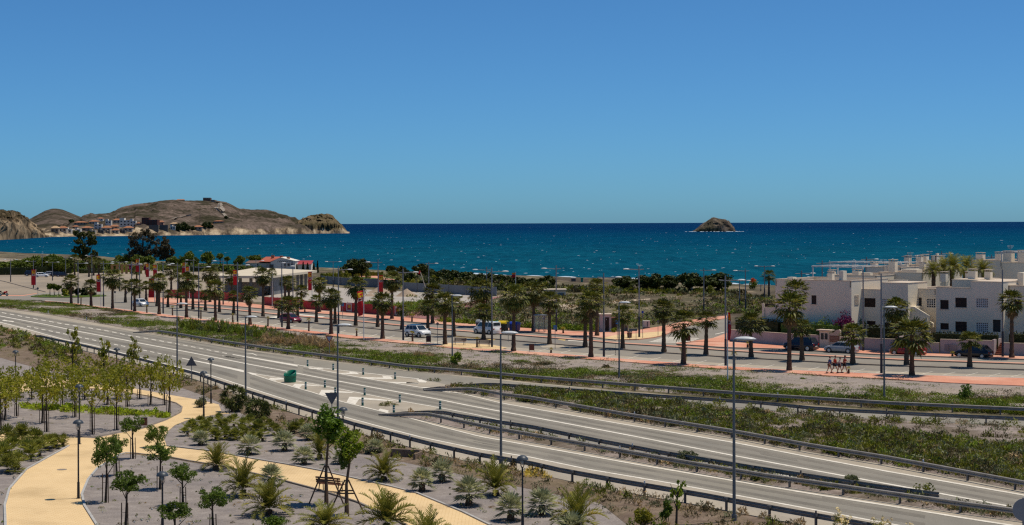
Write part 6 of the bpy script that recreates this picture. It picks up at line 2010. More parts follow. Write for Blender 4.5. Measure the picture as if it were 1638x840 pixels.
# ------------------------------------------------------------------ vehicles
HEADLAMP = flat('headlamp_glass', (0.7, 0.72, 0.75), 0.1, 0.8)
TAILLAMP = flat('taillamp', (0.35, 0.012, 0.012), 0.2, 0.6)
PLATE = flat('number_plate', (0.68, 0.68, 0.62), 0.5)
def paint(name, c):
 m = flat(name, c, 0.28, 0.5, 0, 0.02)
 p = m.node_tree.nodes['Principled BSDF']
 p.inputs['Coat Weight'].default_value = 0.35
 p.inputs['Coat Roughness'].default_value = 0.06
 return m
def vehicle(label, loc, rz, pm, L=4.2, W=1.76, H=1.46, hood=0.95, boot=0.0, kind='hatch', roofm=None, cat='car', cladding=False, name='parked_car', doors=2):
 """x forward. Lower body lofted from rounded sections, cabin with glass set into its sides"""
 o = thing(name, label, cat, loc, rz)
 zb = {'hatch': 0.90, 'van': 1.02, 'suv': 1.04}[kind]
 zl = 0.20 if kind != 'suv' else 0.26
 r = 0.31 if kind == 'hatch' else (0.33 if kind == 'van' else 0.355)
 hl, w = L / 2, W / 2
 nose = {'hatch': 0.74, 'van': 0.88, 'suv': 0.90}[kind]
 st = [(-hl, 0.80, zl + 0.18, zb - 0.10), (-hl + 0.08, 0.92, zl + 0.05, zb - 0.02), (-hl + 0.45, 1.0, zl, zb), (0.1, 1.0, zl, zb), (hl - hood - 0.1, 1.0, zl, zb), (hl - hood * 0.55, 0.985, zl, zb - 0.05), (hl - 0.28, 0.95, zl + 0.02, nose), (hl - 0.06, 0.84, zl + 0.06, nose - 0.14), (hl, 0.72, zl + 0.14, nose - 0.26)]
 vs, fs = [], []
 for x, f, z0, z1 in st:
  hw = w * f
  m1 = z0 + (z1 - z0) * 0.55
  sec = [(hw * 0.86, z0), (hw * 0.985, z0 + 0.10), (hw, m1), (hw * 0.97, z1 - 0.05), (hw * 0.88, z1), (0, z1 + 0.03)]
  full = [(-y, z) for y, z in sec[:-1]] + [sec[-1]] + [(y, z) for y, z in sec[:-1]][::-1]
  vs += [(x, y, z) for y, z in full]
 n = 11
 for i in range(len(st) - 1):
  for k in range(n):
   k2 = (k + 1) % n
   fs.append((i * n + k, i * n + k2, (i + 1) * n + k2, (i + 1) * n + k))
 mb = MB().add(vs, np.array(fs))
 mb.f.append(np.array([list(range(n))[::-1]])); mb.m.append(np.array([0]))
 mb.f.append(np.array([list(range((len(st) - 1) * n, len(st) * n))])); mb.m.append(np.array([0]))
 body = mb.build('body', pm, o, True)
 # cabin
 xr0 = {'hatch': -hl + 0.12, 'van': -hl + 0.06, 'suv': -hl + 0.10}[kind] + boot
 xr1 = {'hatch': xr0 + 0.62, 'van': xr0 + 0.10, 'suv': xr0 + 0.32}[kind]
 xf0, xf1 = hl - hood + 0.12, hl - hood - ({'hatch': 0.78, 'van': 0.62, 'suv': 0.66}[kind])
 wb, wt, zr = w * 0.93, w * 0.73 if kind != 'van' else w * 0.82, H
 B = [Vector((xr0, -wb, zb - 0.02)), Vector((xf0, -wb, zb - 0.03)), Vector((xf0, wb, zb - 0.03)), Vector((xr0, wb, zb - 0.02))]
 T = [Vector((xr1, -wt, zr - 0.05)), Vector((xf1, -wt, zr - 0.05)), Vector((xf1, wt, zr - 0.05)), Vector((xr1, wt, zr - 0.05))]
 C = [Vector((xr1 + 0.14, -wt * 0.86, zr)), Vector((xf1 - 0.16, -wt * 0.86, zr)), Vector((xf1 - 0.16, wt * 0.86, zr)), Vector((xr1 + 0.14, wt * 0.86, zr))]
 mb = MB().add(B + T, np.array([(i, (i + 1) % 4, 4 + (i + 1) % 4, 4 + i) for i in range(4)]))
 mb.build('cabin', pm, o)
 mb = MB().add(T + C, np.array([(i, (i + 1) % 4, 4 + (i + 1) % 4, 4 + i) for i in range(4)] + [(4, 5, 6, 7)]))
 mb.build('roof', roofm or pm, o)
 def win(a, b, c, d, s0, s1, t0, t1, nm):
  nrm = (b - a).cross(d - a).normalized() * 0.012
  f = lambda s, t: (a.lerp(b, s)).lerp(d.lerp(c, s), t) + nrm
  q = [f(s0, t0), f(s1, t0), f(s1, t1), f(s0, t1)]
  MB().add(q + [x - nrm * 0.9 for x in q], np.array([(0, 1, 2, 3), (0, 4, 5, 1), (1, 5, 6, 2), (2, 6, 7, 3), (3, 7, 4, 0)])).build(nm, GLASS, o)
 win(B[1], B[2], T[2], T[1], 0.06, 0.94, 0.10, 0.95, 'windscreen')
 win(B[3], B[0], T[0], T[3], 0.08, 0.92, 0.22 if kind != 'van' else 0.35, 0.92, 'rear_window')
 cuts = ((0.06, 0.30), (0.33, 0.60), (0.63, 0.955)) if kind != 'hatch' else ((0.10, 0.30), (0.325, 0.60), (0.625, 0.95))
 for s0, s1 in cuts:
  win(B[0], B[1], T[1], T[0], s0, s1, 0.14, 0.88, 'side_window')
  win(B[2], B[3], T[3], T[2], 1 - s1, 1 - s0, 0.14, 0.88, 'side_window')
 # wheels
 for x in (-hl + 0.78, hl - 0.80):
  for s in (-1, 1):
   M = Matrix.Translation((x, s * (w - 0.10), r)) @ Matrix.Rotation(R(90) * -s, 4, 'X')
   wh = MB().lathe([(0.001, -0.09), (r * 0.7, -0.10), (r * 0.95, -0.09), (r, -0.05), (r, 0.07), (r * 0.95, 0.10), (r * 0.68, 0.115)], 20, M=M).build('wheel', RUBBER, o)
   MB().lathe([(r * 0.68, 0.112), (r * 0.60, 0.10), (r * 0.2, 0.112), (0.001, 0.115)], 12, M=M).build('rim', RIM, wh)
   MB().lathe([(r + 0.075, -0.02), (r + 0.075, 0.104), (r + 0.005, 0.104)], 20, M=M).build('wheel_arch', BLACK, o)
 for s in (-1, 1):
  MB().box((hl - 0.24, s * w * 0.66 - 0.15, nose - 0.24), (hl - 0.035, s * w * 0.66 + 0.15, nose - 0.10)).build('headlight', HEADLAMP, o)
  MB().box((-hl - 0.012, s * w * 0.70 - 0.10, zb - 0.30), (-hl + 0.10, s * w * 0.70 + 0.12, zb - 0.08)).build('tail_light', TAILLAMP, o)
  MB().box((xf0 - 0.32, s * (w + 0.06) - 0.09, zb + 0.02), (xf0 - 0.2, s * (w + 0.06) + 0.09, zb + 0.16)).build('mirror', pm, o)
  for xd in ((0.05,) if doors == 1 else (-0.45, 0.55)):
   MB().box((xd - 0.09, s * w * 0.99 - 0.015, zb - 0.17), (xd + 0.09, s * w * 0.99 + 0.022, zb - 0.135)).build('door_handle', BLACK if cladding else pm, o)
  if cladding:
   MB().box((-hl + 0.3, s * w * 0.985 - 0.02, zl - 0.01), (hl - 0.3, s * w * 0.985 + 0.02, zl + 0.15)).build('sill', BLACK, o)
 MB().box((hl - 0.02, -0.45, zl + 0.12), (hl + 0.02, 0.45, nose - 0.34)).build('grille', BLACK, o)
 MB().box((-hl - 0.02, -0.26, zl + 0.28), (-hl - 0.003, 0.26, zl + 0.40)).build('number_plate', PLATE, o)
 MB().box((-hl + 0.02, -w * 0.8, zl - 0.02), (-hl + 0.3, w * 0.8, zl + 0.12)).build('bumper', BLACK if cladding else pm, o)
 return o
NAVY = paint('navy_paint', (0.006, 0.008, 0.022)); SILVER = paint('silver_paint', (0.33, 0.34, 0.36)); RED = paint('red_paint', (0.28, 0.012, 0.016)); CARBLACK = paint('black_paint', (0.007, 0.007, 0.012))
CARWHITE = paint('white_car_paint', (0.80, 0.79, 0.76)); WINE = paint('wine_paint', (0.17, 0.008, 0.018)); GREYCAR = paint('grey_car_paint', (0.12, 0.125, 0.13))
sdir = math.atan2(SA.y, SA.x)
def on_street(u, v, z=0.03):
 return G(u, v, z)
vehicle('dark navy four-wheel-drive parked by the pink wall, facing left', on_street(1281, 560.5), sdir + math.pi, NAVY, 4.35, 1.8, 1.72, 1.0, kind='suv')
vehicle('silver hatchback parked before the gatehouse, facing left', on_street(1346, 564.3), sdir + math.pi, SILVER, 4.2, 1.72, 1.42, 1.0, kind='hatch')
vehicle('red hatchback parked behind the big fan palm, facing left', on_street(1452, 568.3), sdir + math.pi, RED, 4.3, 1.76, 1.44, 1.05, kind='hatch')
vehicle('black rounded hatchback parked by the wall at the block end, facing left', on_street(1557, 572.2), sdir + math.pi, CARBLACK, 4.4, 1.8, 1.56, 1.05, kind='hatch')
road_dir = math.atan2((G(760, 549) - G(620, 538)).y, (G(760, 549) - G(620, 538)).x)
WHITEOFF = vehicle('white off-roader with dark roof and yellow door flash driving along the promenade', on_street(668.5, 539.0), road_dir, CARWHITE, 4.2, 1.86, 1.74, 1.0, kind='suv', roofm=CARBLACK, cladding=True, name='moving_car')
for s in (-1, 1):
 MB().add([(-0.95, s * 0.938, 0.86), (0.1, s * 0.938, 0.62), (0.35, s * 0.938, 0.5), (0.3, s * 0.938, 0.78), (-0.2, s * 0.938, 0.92)] + [(-0.95, s * 0.925, 0.86), (0.1, s * 0.925, 0.62), (0.35, s * 0.925, 0.5), (0.3, s * 0.925, 0.78), (-0.2, s * 0.925, 0.92)],
    [(0, 1, 2, 3, 4), (9, 8, 7, 6, 5)]).build('door_decal', flat('decal_yellow', (0.62, 0.40, 0.02), 0.5) if 'decal_yellow' not in MATS else MATS['decal_yellow'], WHITEOFF)
vehicle('white van with dark windows beside the containers, facing left', on_street(779, 534.0), road_dir + math.pi, CARWHITE, 4.5, 1.83, 1.84, 0.9, kind='van', cat='van', name='parked_van')
vehicle('wine red car coming along the promenade behind a palm trunk', on_street(465, 516.0), road_dir, WINE, 4.3, 1.8, 1.48, 1.05, kind='hatch', name='moving_car')
vehicle('white hatchback coming along the promenade near the junction', on_street(225, 490.0), road_dir, CARWHITE, 4.0, 1.76, 1.5, 0.9, kind='hatch', roofm=CARWHITE, name='moving_car')
for i, (u, v, m, kd, rz, lab) in enumerate(((50.5, 441.5, NAVY, 'suv', 0.2, 'dark navy car parked by the hedge behind the first banner'), (67, 443.5, CARWHITE, 'hatch', 0.15, 'white hatchback parked nearest the camera in the dirt lot'),
           (82, 441.5, SILVER, 'hatch', 0.1, 'silver car parked between a white and a black car in the lot'), (92, 442.5, CARBLACK, 'hatch', 0.2, 'black car parked in the dirt lot beside the silver one'), (100.5, 442.8, NAVY, 'hatch', 0.25, 'dark blue car at the end of the dirt lot row'))):
 vehicle(lab, G(u, v, 0.012), rz, m, 4.3, 1.78, 1.5 if kd == 'hatch' else 1.75, 1.0, kind=kd)

# motorcycle at the far left
p = G(6, 473.6, 0.03)
o = thing('motorcycle', 'dark motorcycle with a red fairing on the sandy road', 'motorcycle', p, 0.15)
for x in (-0.72, 0.72):
 M = Matrix.Translation((x, 0, 0.33)) @ Matrix.Rotation(R(90), 4, 'X')
 wh = MB().lathe([(0.20, -0.06), (0.30, -0.07), (0.33, 0), (0.30, 0.07), (0.20, 0.06)], 18, M=M).build('wheel', RUBBER, o)
 MB().lathe([(0.2, -0.03), (0.001, -0.05), (0.001, 0.05), (0.2, 0.03)], 10, M=M).build('rim', RIM, wh)
MB().box((-0.35, -0.16, 0.3), (0.35, 0.16, 0.68)).build('engine', BLACK, o)
MB().lathe([(0.001, -0.35), (0.16, -0.2), (0.2, 0.05), (0.14, 0.3), (0.001, 0.36)], 12, M=Matrix.Translation((0.22, 0, 0.85)) @ Matrix.Rotation(R(90), 4, 'Y')).build('tank', FLAGRED, o, True)
MB().box((-0.75, -0.14, 0.78), (0.0, 0.14, 0.88)).build('seat', BLACK, o)
MB().box((0.5, -0.2, 0.75), (0.8, 0.2, 1.15)).build('fairing', FLAGRED, o)
MB().tube([(0.45, -0.36, 1.08), (0.52, 0, 1.05), (0.45, 0.36, 1.08)], 0.025, 6).build('handlebar', BLACK, o)
MB().tube([(0.72, 0.1, 0.33), (0.5, 0.08, 1.05)], 0.035, 6).tube([(0.72, -0.1, 0.33), (0.5, -0.08, 1.05)], 0.035, 6).build('fork', RIM, o)
MB().box((-0.85, -0.2, 0.9), (-0.5, 0.2, 1.2)).build('top_box', BLACK, o)

# ------------------------------------------------------------------ people
SKIN = flat('skin', (0.40, 0.21, 0.135), 0.6, 0.3, 0, 0.05)
HAIR = flat('dark_hair', (0.02, 0.013, 0.01), 0.6, 0.3)
def skin_mesh(nodes, edges, radii, sub=1, root=0):
 me = bpy.data.meshes.new('tmp')
 me.from_pydata(nodes, edges, [])
 o = bpy.data.objects.new('tmp', me)
 COL.objects.link(o)
 sk = o.modifiers.new('s', 'SKIN')
 sk.use_smooth_shade = True
 sv = me.skin_vertices[0].data
 for i, r in enumerate(radii):
  sv[i].radius = r if hasattr(r, '__len__') else (r, r)
 sv[root].use_root = True
 ss = o.modifiers.new('u', 'SUBSURF'); ss.levels = sub; ss.render_levels = sub
 dg = bpy.context.evaluated_depsgraph_get()
 out = bpy.data.meshes.new_from_object(o.evaluated_get(dg))
 bpy.data.objects.remove(o)
 bpy.data.meshes.remove(me)
 return out
def person(label, loc, rz, s, shirt, bottom, stride=0.3, arms=((0.2, 0.1), (-0.25, 0.2)), hair=HAIR, bag=None, legs_bare=True, lean=0.06):
 """x forward, y left; mid-stride"""
 o = thing('person', label, 'person', loc, rz, None, s)
 hip = (0, 0, 0.93)
 ft, bk = stride, -stride
 N = [hip, (lean * 0.3, 0, 1.10), (lean * 0.7, 0, 1.30), (lean, 0, 1.42), (lean + 0.02, 0, 1.53),
   (0, 0.09, 0.88), (ft * 0.62, 0.09, 0.50), (ft, 0.09, 0.09), (ft + 0.15, 0.10, 0.035),
   (0, -0.09, 0.88), (bk * 0.25, -0.09, 0.50), (bk, -0.09, 0.13), (bk + 0.12, -0.10, 0.05),
   (lean, 0.18, 1.40), (lean + arms[0][0] * 0.5, 0.23, 1.14), (lean + arms[0][0], 0.22, 1.14 - 0.24 + arms[0][1] * 0.9), (lean + arms[0][0] * 1.25 + 0.02, 0.21, 0.83 + arms[0][1] * 1.1),
   (lean, -0.18, 1.40), (lean + arms[1][0] * 0.5, -0.23, 1.14), (lean + arms[1][0], -0.22, 1.14 - 0.24 + arms[1][1] * 0.9), (lean + arms[1][0] * 1.25 + 0.02, -0.21, 0.83 + arms[1][1] * 1.1)]
 E = [(0, 1), (1, 2), (2, 3), (3, 4), (0, 5), (5, 6), (6, 7), (7, 8), (0, 9), (9, 10), (10, 11), (11, 12), (3, 13), (13, 14), (14, 15), (15, 16), (3, 17), (17, 18), (18, 19), (19, 20)]
 Rr = [(0.12, 0.15), (0.105, 0.135), (0.115, 0.155), (0.10, 0.13), 0.055, 0.085, 0.06, 0.042, 0.036, 0.085, 0.06, 0.042, 0.036, 0.055, 0.042, 0.033, 0.036, 0.055, 0.042, 0.033, 0.036]
 me = skin_mesh(N, E, Rr, 1)
 # head, nose, ears and hands joined into the one body mesh
 bmx = bmesh.new(); bmx.from_mesh(me)
 hc = Vector((lean + 0.045, 0, 1.66))
 bmesh.ops.create_uvsphere(bmx, u_segments=14, v_segments=10, radius=1.0, matrix=Matrix.Translation(hc) @ Matrix.Diagonal((0.098, 0.078, 0.122, 1)))
 bmesh.ops.create_cone(bmx, cap_ends=True, segments=6, radius1=0.022, radius2=0.006, depth=0.04, matrix=Matrix.Translation(hc + Vector((0.105, 0, -0.01))) @ Matrix.Rotation(R(90), 4, 'Y'))
 for sy in (-1, 1):
  bmesh.ops.create_uvsphere(bmx, u_segments=6, v_segments=5, radius=0.022, matrix=Matrix.Translation(hc + Vector((0.0, sy * 0.08, -0.01))))
 for wrist, elbow in ((N[16], N[15]), (N[20], N[19])):
  wv = Vector(wrist); d = (wv - Vector(elbow)).normalized()
  sidev = Vector((1, 0, 0)) - d * d.x
  sidev.normalize()
  for f, ln in ((-0.027, 0.07), (-0.009, 0.085), (0.009, 0.08), (0.027, 0.065)):
   a = wv + d * 0.05 + sidev * f
   bmesh.ops.create_cone(bmx, cap_ends=True, segments=5, radius1=0.011, radius2=0.007, depth=ln, matrix=Matrix.Translation(a + d * ln / 2) @ d.to_track_quat('Z', 'Y').to_matrix().to_4x4())
  td = (d * 0.6 + sidev * 0.8).normalized()
  bmesh.ops.create_cone(bmx, cap_ends=True, segments=5, radius1=0.012, radius2=0.008, depth=0.05, matrix=Matrix.Translation(wv + sidev * 0.035 + td * 0.025) @ td.to_track_quat('Z', 'Y').to_matrix().to_4x4())
 bmx.to_mesh(me); bmx.free()
 me.materials.clear(); me.materials.append(SKIN)
 for pl in me.polygons:
  pl.material_index = 0
  pl.use_smooth = True
 link('body', me, o)
 g = 0.022
 up = lambda r: tuple(x + g for x in r) if hasattr(r, '__len__') else r + g
 # shirt: torso and upper arms
 sel = [1, 2, 3, 13, 14, 17, 18]
 Ns = [Vector(N[i]) for i in sel]
 Ns[4] = Ns[3].lerp(Ns[4], 0.75); Ns[6] = Ns[5].lerp(Ns[6], 0.75)
 Ns.insert(0, Vector(N[0]) + Vector((0, 0, 0.02)))
 me = skin_mesh(Ns, [(0, 1), (1, 2), (2, 3), (3, 4), (4, 5), (3, 6), (6, 7)], [up(Rr[0]), up(Rr[1]), up(Rr[2]), (0.115, 0.14), 0.075, 0.062, 0.075, 0.062], 1)
 me.materials.append(shirt); link('shirt', me, o)
 kn = 0.62
 L1, L2 = Vector(N[5]).lerp(Vector(N[6]), kn), Vector(N[9]).lerp(Vector(N[10]), kn)
 nodes = [Vector(N[0]), Vector(N[5]), L1, Vector(N[9]), L2]
 ed = [(0, 1), (1, 2), (0, 3), (3, 4)]
 rr = [(0.145, 0.175), 0.112, 0.09, 0.112, 0.09]
 if not legs_bare:
  nodes += [Vector(N[6]), Vector(N[10])]
  ed += [(2, 5), (4, 6)]
  rr += [0.078, 0.078]
 me = skin_mesh(nodes, ed, rr, 1)
 me.materials.append(bottom); link('shorts', me, o)
 hb = MB().lathe([(0.001, 0.135), (0.05, 0.13), (0.085, 0.09), (0.098, 0.03), (0.095, -0.03), (0.07, -0.08)], 14, M=Matrix.Translation(hc + Vector((-0.018, 0, 0.0))) @ Matrix.Diagonal((1.06, 0.86, 1, 1)))
 hb.build('hair', hair, o, True)
 for sy in (-1, 1):
  MB().lathe([(0.001, -0.01), (0.011, 0), (0.001, 0.01)], 6, hc + Vector((0.088, sy * 0.032, 0.012))).build('eye', BLACK, o)
 for fpt in (N[8], N[12]):
  q = Vector(fpt)
  MB().box((q.x - 0.2, q.y - 0.05, max(0.0, q.z - 0.04)), (q.x + 0.08, q.y + 0.05, q.z + 0.035)).build('shoe', BLACK, o)
 if bag:
  MB().box((lean - 0.1, -0.32, 0.85), (lean + 0.12, -0.22, 1.1)).build('bag', bag, o)
 return o
C = lambda n, c: flat(n, c, 0.8, 0.1, 0, 0.06, 6)
face = sdir + 0.15
for u, v, s, lab, sh, bt, stv, ar, bag in (
  (1326.5, 597.0, 1.02, 'walker in a blue T-shirt and tan shorts, at the tail of the group', C('blue_tee', (0.02, 0.05, 0.22)), C('tan_shorts', (0.16, 0.10, 0.065)), 0.26, ((0.28, 0.25), (0.05, 0.05)), None),
  (1335.0, 596.5, 1.04, 'walker in an orange-red T-shirt and dark shorts, striding second in line', C('orange_tee', (0.50, 0.06, 0.035)), C('dark_shorts', (0.025, 0.03, 0.045)), 0.34, ((0.15, 0.1), (-0.2, 0.1)), None),
  (1342.8, 596.8, 0.94, 'shorter walker in a white top with a dark bag, third in line', C('white_tee', (0.55, 0.50, 0.50)), C('brown_shorts', (0.14, 0.07, 0.055)), 0.24, ((0.2, 0.3), (0.1, 0.05)), BLACK),
  (1350.5, 596.3, 1.05, 'leading walker in a dark red vest and black shorts', C('red_vest', (0.26, 0.03, 0.025)), C('black_shorts', (0.02, 0.02, 0.025)), 0.27, ((0.32, 0.35), (0.15, 0.25)), None)):
 person(lab, G(u, v, 0.155), face, s, sh, bt, stv, ar, bag=bag)
# ------------------------------------------------------------------ vegetation
L_PALM = leaf('palm_leaf', (0.020, 0.024, 0.010), (0.066, 0.068, 0.020), 1.3, 0.22, 0.2, (0.17, 0.14, 0.06))
L_PALMYOUNG = leaf('young_palm_leaf', (0.10, 0.09, 0.03), (0.20, 0.165, 0.05), 1.2, 0.25)
L_PALMDEAD = leaf('dead_palm_leaf', (0.055, 0.034, 0.036), (0.11, 0.072, 0.078), 1.0, 0.12)
L_DATE = leaf('date_palm_leaf', (0.055, 0.058, 0.022), (0.13, 0.12, 0.042), 1.0, 0.25, 0.15, (0.20, 0.145, 0.05))
L_BLUE = leaf('blue_fan_leaf', (0.085, 0.088, 0.12), (0.21, 0.205, 0.27), 1.6, 0.2, 0.15, (0.32, 0.30, 0.40))
L_DWARF = leaf('dwarf_palm_leaf', (0.05, 0.055, 0.02), (0.13, 0.128, 0.045), 1.8, 0.3, 0.25, (0.21, 0.19, 0.09))
L_YUCCA = leaf('yucca_leaf', (0.020, 0.026, 0.016), (0.052, 0.058, 0.03), 1.4, 0.15, 0.1, (0.20, 0.20, 0.12))
L_ROUND = leaf('round_tree_leaf', (0.030, 0.048, 0.014), (0.070, 0.098, 0.028), 1.5, 0.35, 0.12)
L_LUSH = leaf('lush_leaf', (0.06, 0.085, 0.010), (0.13, 0.16, 0.022), 1.3, 0.35)
L_AIRY = leaf('airy_leaf', (0.075, 0.08, 0.012), (0.16, 0.155, 0.026), 1.3, 0.4, 0.18, (0.25, 0.20, 0.04))
L_PINE = leaf('pine_leaf', (0.010, 0.014, 0.006), (0.032, 0.038, 0.012), 0.8, 0.1, 0.15)
L_SHORE = leaf('shore_tree_leaf', (0.030, 0.045, 0.009), (0.075, 0.092, 0.018), 0.5, 0.25, 0.22)
L_EUCA = leaf('eucalyptus_leaf', (0.014, 0.019, 0.012), (0.045, 0.048, 0.020), 0.4, 0.2, 0.1, (0.10, 0.085, 0.03))
L_GREYTREE = leaf('grey_tree_leaf', (0.018, 0.014, 0.020), (0.044, 0.034, 0.036), 0.5, 0.15, 0.1)
L_GOLD = leaf('golden_conifer_leaf', (0.075, 0.08, 0.012), (0.15, 0.135, 0.025), 0.8, 0.2)
L_HEDGE = leaf('hedge_leaf', (0.008, 0.011, 0.006), (0.018, 0.023, 0.010), 1.0, 0.15, 0.12)
L_BOUG = leaf('bougainvillea', (0.025, 0.003, 0.03), (0.12, 0.007, 0.14), 0.7, 0.2)
L_SCRUB = leaf('scrub_green', (0.04, 0.046, 0.010), (0.10, 0.102, 0.018), 0.35, 0.3, 0.1, (0.15, 0.13, 0.04))
L_SCRUBGREY = leaf('scrub_grey', (0.06, 0.063, 0.075), (0.11, 0.112, 0.125), 0.6, 0.2)
L_SCRUBDARK = leaf('scrub_dark', (0.028, 0.024, 0.018), (0.065, 0.048, 0.042), 0.6, 0.15)
L_LOWGREEN = leaf('low_green', (0.052, 0.078, 0.014), (0.125, 0.158, 0.028), 0.35, 0.25)
L_STRAW = leaf('straw', (0.17, 0.108, 0.13), (0.27, 0.18, 0.21), 0.8, 0.3)
L_FLOWER = leaf('lilac_flower', (0.40, 0.30, 0.45), (0.60, 0.48, 0.62), 2, 0.3)
BARK = flat('palm_bark', (0.105, 0.072, 0.05), 0.95, 0.1, 0, 0.35, 7)
BARKDARK = flat('tree_bark', (0.055, 0.042, 0.032), 0.95, 0.1, 0, 0.3, 5)
STAKE = flat('stake_wood', (0.13, 0.085, 0.055), 0.9, 0.1, 0, 0.25, 5)

def leaves_at(rng, C, size, aspect=0.5, up=0.0, out=None, outk=0.0):
 """rhombus leaves centred on the rows of C, randomly turned (outk leans them along the directions in out)"""
 n = len(C)
 d = rng.normal(size=(n, 3))
 d[:, 2] += up
 if out is not None:
  d += out * outk
 d /= np.linalg.norm(d, axis=1, keepdims=True) + 1e-9
 w = np.cross(d, rng.normal(size=(n, 3)))
 w /= np.linalg.norm(w, axis=1, keepdims=True) + 1e-9
 s = size * rng.uniform(0.6, 1.3, size=(n, 1))
 V = np.stack([C - d * s, C + w * s * aspect, C + d * s, C - w * s * aspect], axis=1).reshape(-1, 3)
 F = np.arange(4 * n).reshape(-1, 4)
 return V, F

def crown_mesh(name, seed, rx, ry, rz, ncl, nleaf, size, m, cl=0.38, shell=0.75, zc=0.0, flat_bottom=0.0, aspect=0.5, up=0.0):
 rng = np.random.default_rng(seed)
 mb = MB()
 d = rng.normal(size=(ncl, 3))
 d /= np.linalg.norm(d, axis=1, keepdims=True)
 r = shell * rng.uniform(0.06, 1.0, size=(ncl, 1)) ** 0.45
 cc = d * r * np.array([rx, ry, rz])
 if flat_bottom:
  cc[:, 2] = np.where(cc[:, 2] < 0, cc[:, 2] * (1 - flat_bottom), cc[:, 2])
 for c in cc:
  k = rng.uniform(0.6, 1.25)
  g = rng.normal(size=(nleaf, 3))
  g /= np.linalg.norm(g, axis=1, keepdims=True)
  P = c + g * rng.uniform(0.3, 1.0, size=(nleaf, 1)) ** 0.5 * cl * k * np.array([(rx + ry) / 2, (rx + ry) / 2, (rx + rz) / 2])
  P[:, 2] += zc
  V, F = leaves_at(rng, P, size, aspect, up, g, 0.6)
  mb.add(V, F)
 return mb.mesh(name, m)

def fan_frond(mb, rng, base, az, el, pet, blade, nseg=9, spread=1.25, droop=0.5, mi=0, width=0.085):
 """a fan leaf: a stalk, then narrow segments fanning out and bending down at the tips"""
 dirv = np.array([math.cos(az) * math.cos(el), math.sin(az) * math.cos(el), math.sin(el)])
 side = np.array([-math.sin(az), math.cos(az), 0.0])
 hub = base + dirv * pet
 sag = np.array([0, 0, -1.0])
 hub = hub + sag * pet * 0.12
 s = side * 0.025
 mb.add([base - s, base + s, hub + s, hub - s], np.array([[0, 1, 2, 3]]), mi)
 upn = np.cross(dirv, side)
 vs, fs = [], []
 for k in range(nseg):
  a = spread * (2 * k / (nseg - 1) - 1)
  dk = dirv * math.cos(a) + side * math.sin(a)
  L = blade * (0.72 + 0.28 * math.cos(a)) * rng.uniform(0.9, 1.1)
  wv = (side * math.cos(a) - dirv * math.sin(a)) * width * blade
  m1 = hub + dk * L * 0.58 + upn * (-0.06 if k % 2 else 0.04) * blade
  dr = droop * rng.uniform(0.7, 1.3)
  d2 = dk * math.cos(dr) + sag * math.sin(dr)
  tip = m1 + d2 * L * 0.46
  o = len(vs)
  vs += [hub, m1 - wv, m1 + wv, tip]
  fs.append((o, o + 1, o + 3, o + 2))
 mb.add(vs, np.array(fs), mi)

def fan_crown(name, seed, n=36, R_=1.75, el0=-0.75, el1=1.35, m=None, blade_k=0.6, droop=0.55, nseg=9, width=0.085, zspread=0.35):
 rng = np.random.default_rng(seed)
 mb = MB()
 for i in range(n):
  t = (i + 0.5) / n
  el = el1 + (el0 - el1) * t ** 0.85 + rng.uniform(-0.12, 0.12)
  az = i * 2.39996 + rng.uniform(-0.25, 0.25)
  L = R_ * rng.uniform(0.82, 1.1) * (0.85 if el > 1.0 else 1)
  fan_frond(mb, rng, np.array([0, 0, zspread * (0.5 - t)]), az, el, L * (1 - blade_k), L * blade_k, nseg, 1.2, droop * (1.3 if el < 0 else 0.85), 0, width)
 return mb.mesh(name, m)

def skirt_mesh(name, seed, n=16, L=1.3, m=None):
 rng = np.random.default_rng(seed)
 mb = MB()
 for i in range(n):
  az = i * 2.39996 + rng.uniform(-0.3, 0.3)
  fan_frond(mb, rng, np.array([0, 0, -0.25 - 0.25 * rng.random()]), az, rng.uniform(-1.38, -1.0), L * 0.5, L * 0.55, 6, 0.8, 0.3, 0, 0.1)
 return mb.mesh(name, m)

def pinnate_crown(name, seed, n=26, L=1.8, m=None, pairs=16, el0=0.0, el1=1.35, arch=1.1, leaflet=0.34):
 """feather palm: arching leaf stalks with pairs of narrow leaflets"""
 rng = np.random.default_rng(seed)
 mb = MB()
 for i in range(n):
  t = (i + 0.5) / n
  el = el1 + (el0 - el1) * t + rng.uniform(-0.12, 0.12)
  az = i * 2.39996 + rng.uniform(-0.25, 0.25)
  Lk = L * rng.uniform(0.85, 1.1)
  side = np.array([-math.sin(az), math.cos(az), 0.0])
  p = np.zeros(3)
  pts, dirs = [p.copy()], []
  ar = arch * rng.uniform(0.75, 1.2) * (0.6 + 0.6 * math.cos(el))
  for k in range(pairs):
   e = el - ar * (k / pairs) ** 1.5
   d = np.array([math.cos(az) * math.cos(e), math.sin(az) * math.cos(e), math.sin(e)])
   p = p + d * Lk / pairs
   pts.append(p.copy()); dirs.append(d)
  vs, fs = [], []
  for k in range(pairs):
   o = len(vs)
   s = side * 0.018
   vs += [pts[k] - s, pts[k] + s, pts[k + 1] + s, pts[k + 1] - s]
   fs.append((o, o + 1, o + 2, o + 3))
   if k < 2:
    continue
   q = k / pairs
   ll = leaflet * (math.sin(math.pi * min(1, q * 0.9 + 0.12)) ** 0.7 + 0.15) * L / 1.8
   upn = np.cross(side, dirs[k])
   for sg in (-1, 1):
    dl = side * sg * 0.75 + dirs[k] * 0.62 + upn * -0.28 + rng.normal(size=3) * 0.08
    dl /= np.linalg.norm(dl)
    wv = dirs[k] * 0.043 * L / 1.8
    o = len(vs)
    b = pts[k]
    vs += [b - wv, b + wv, b + dl * ll * 0.6 + wv * 0.8 , b + dl * ll]
    fs.append((o, o + 1, o + 2, o + 3))
  mb.add(vs, np.array(fs))
 return mb.mesh(name, m)

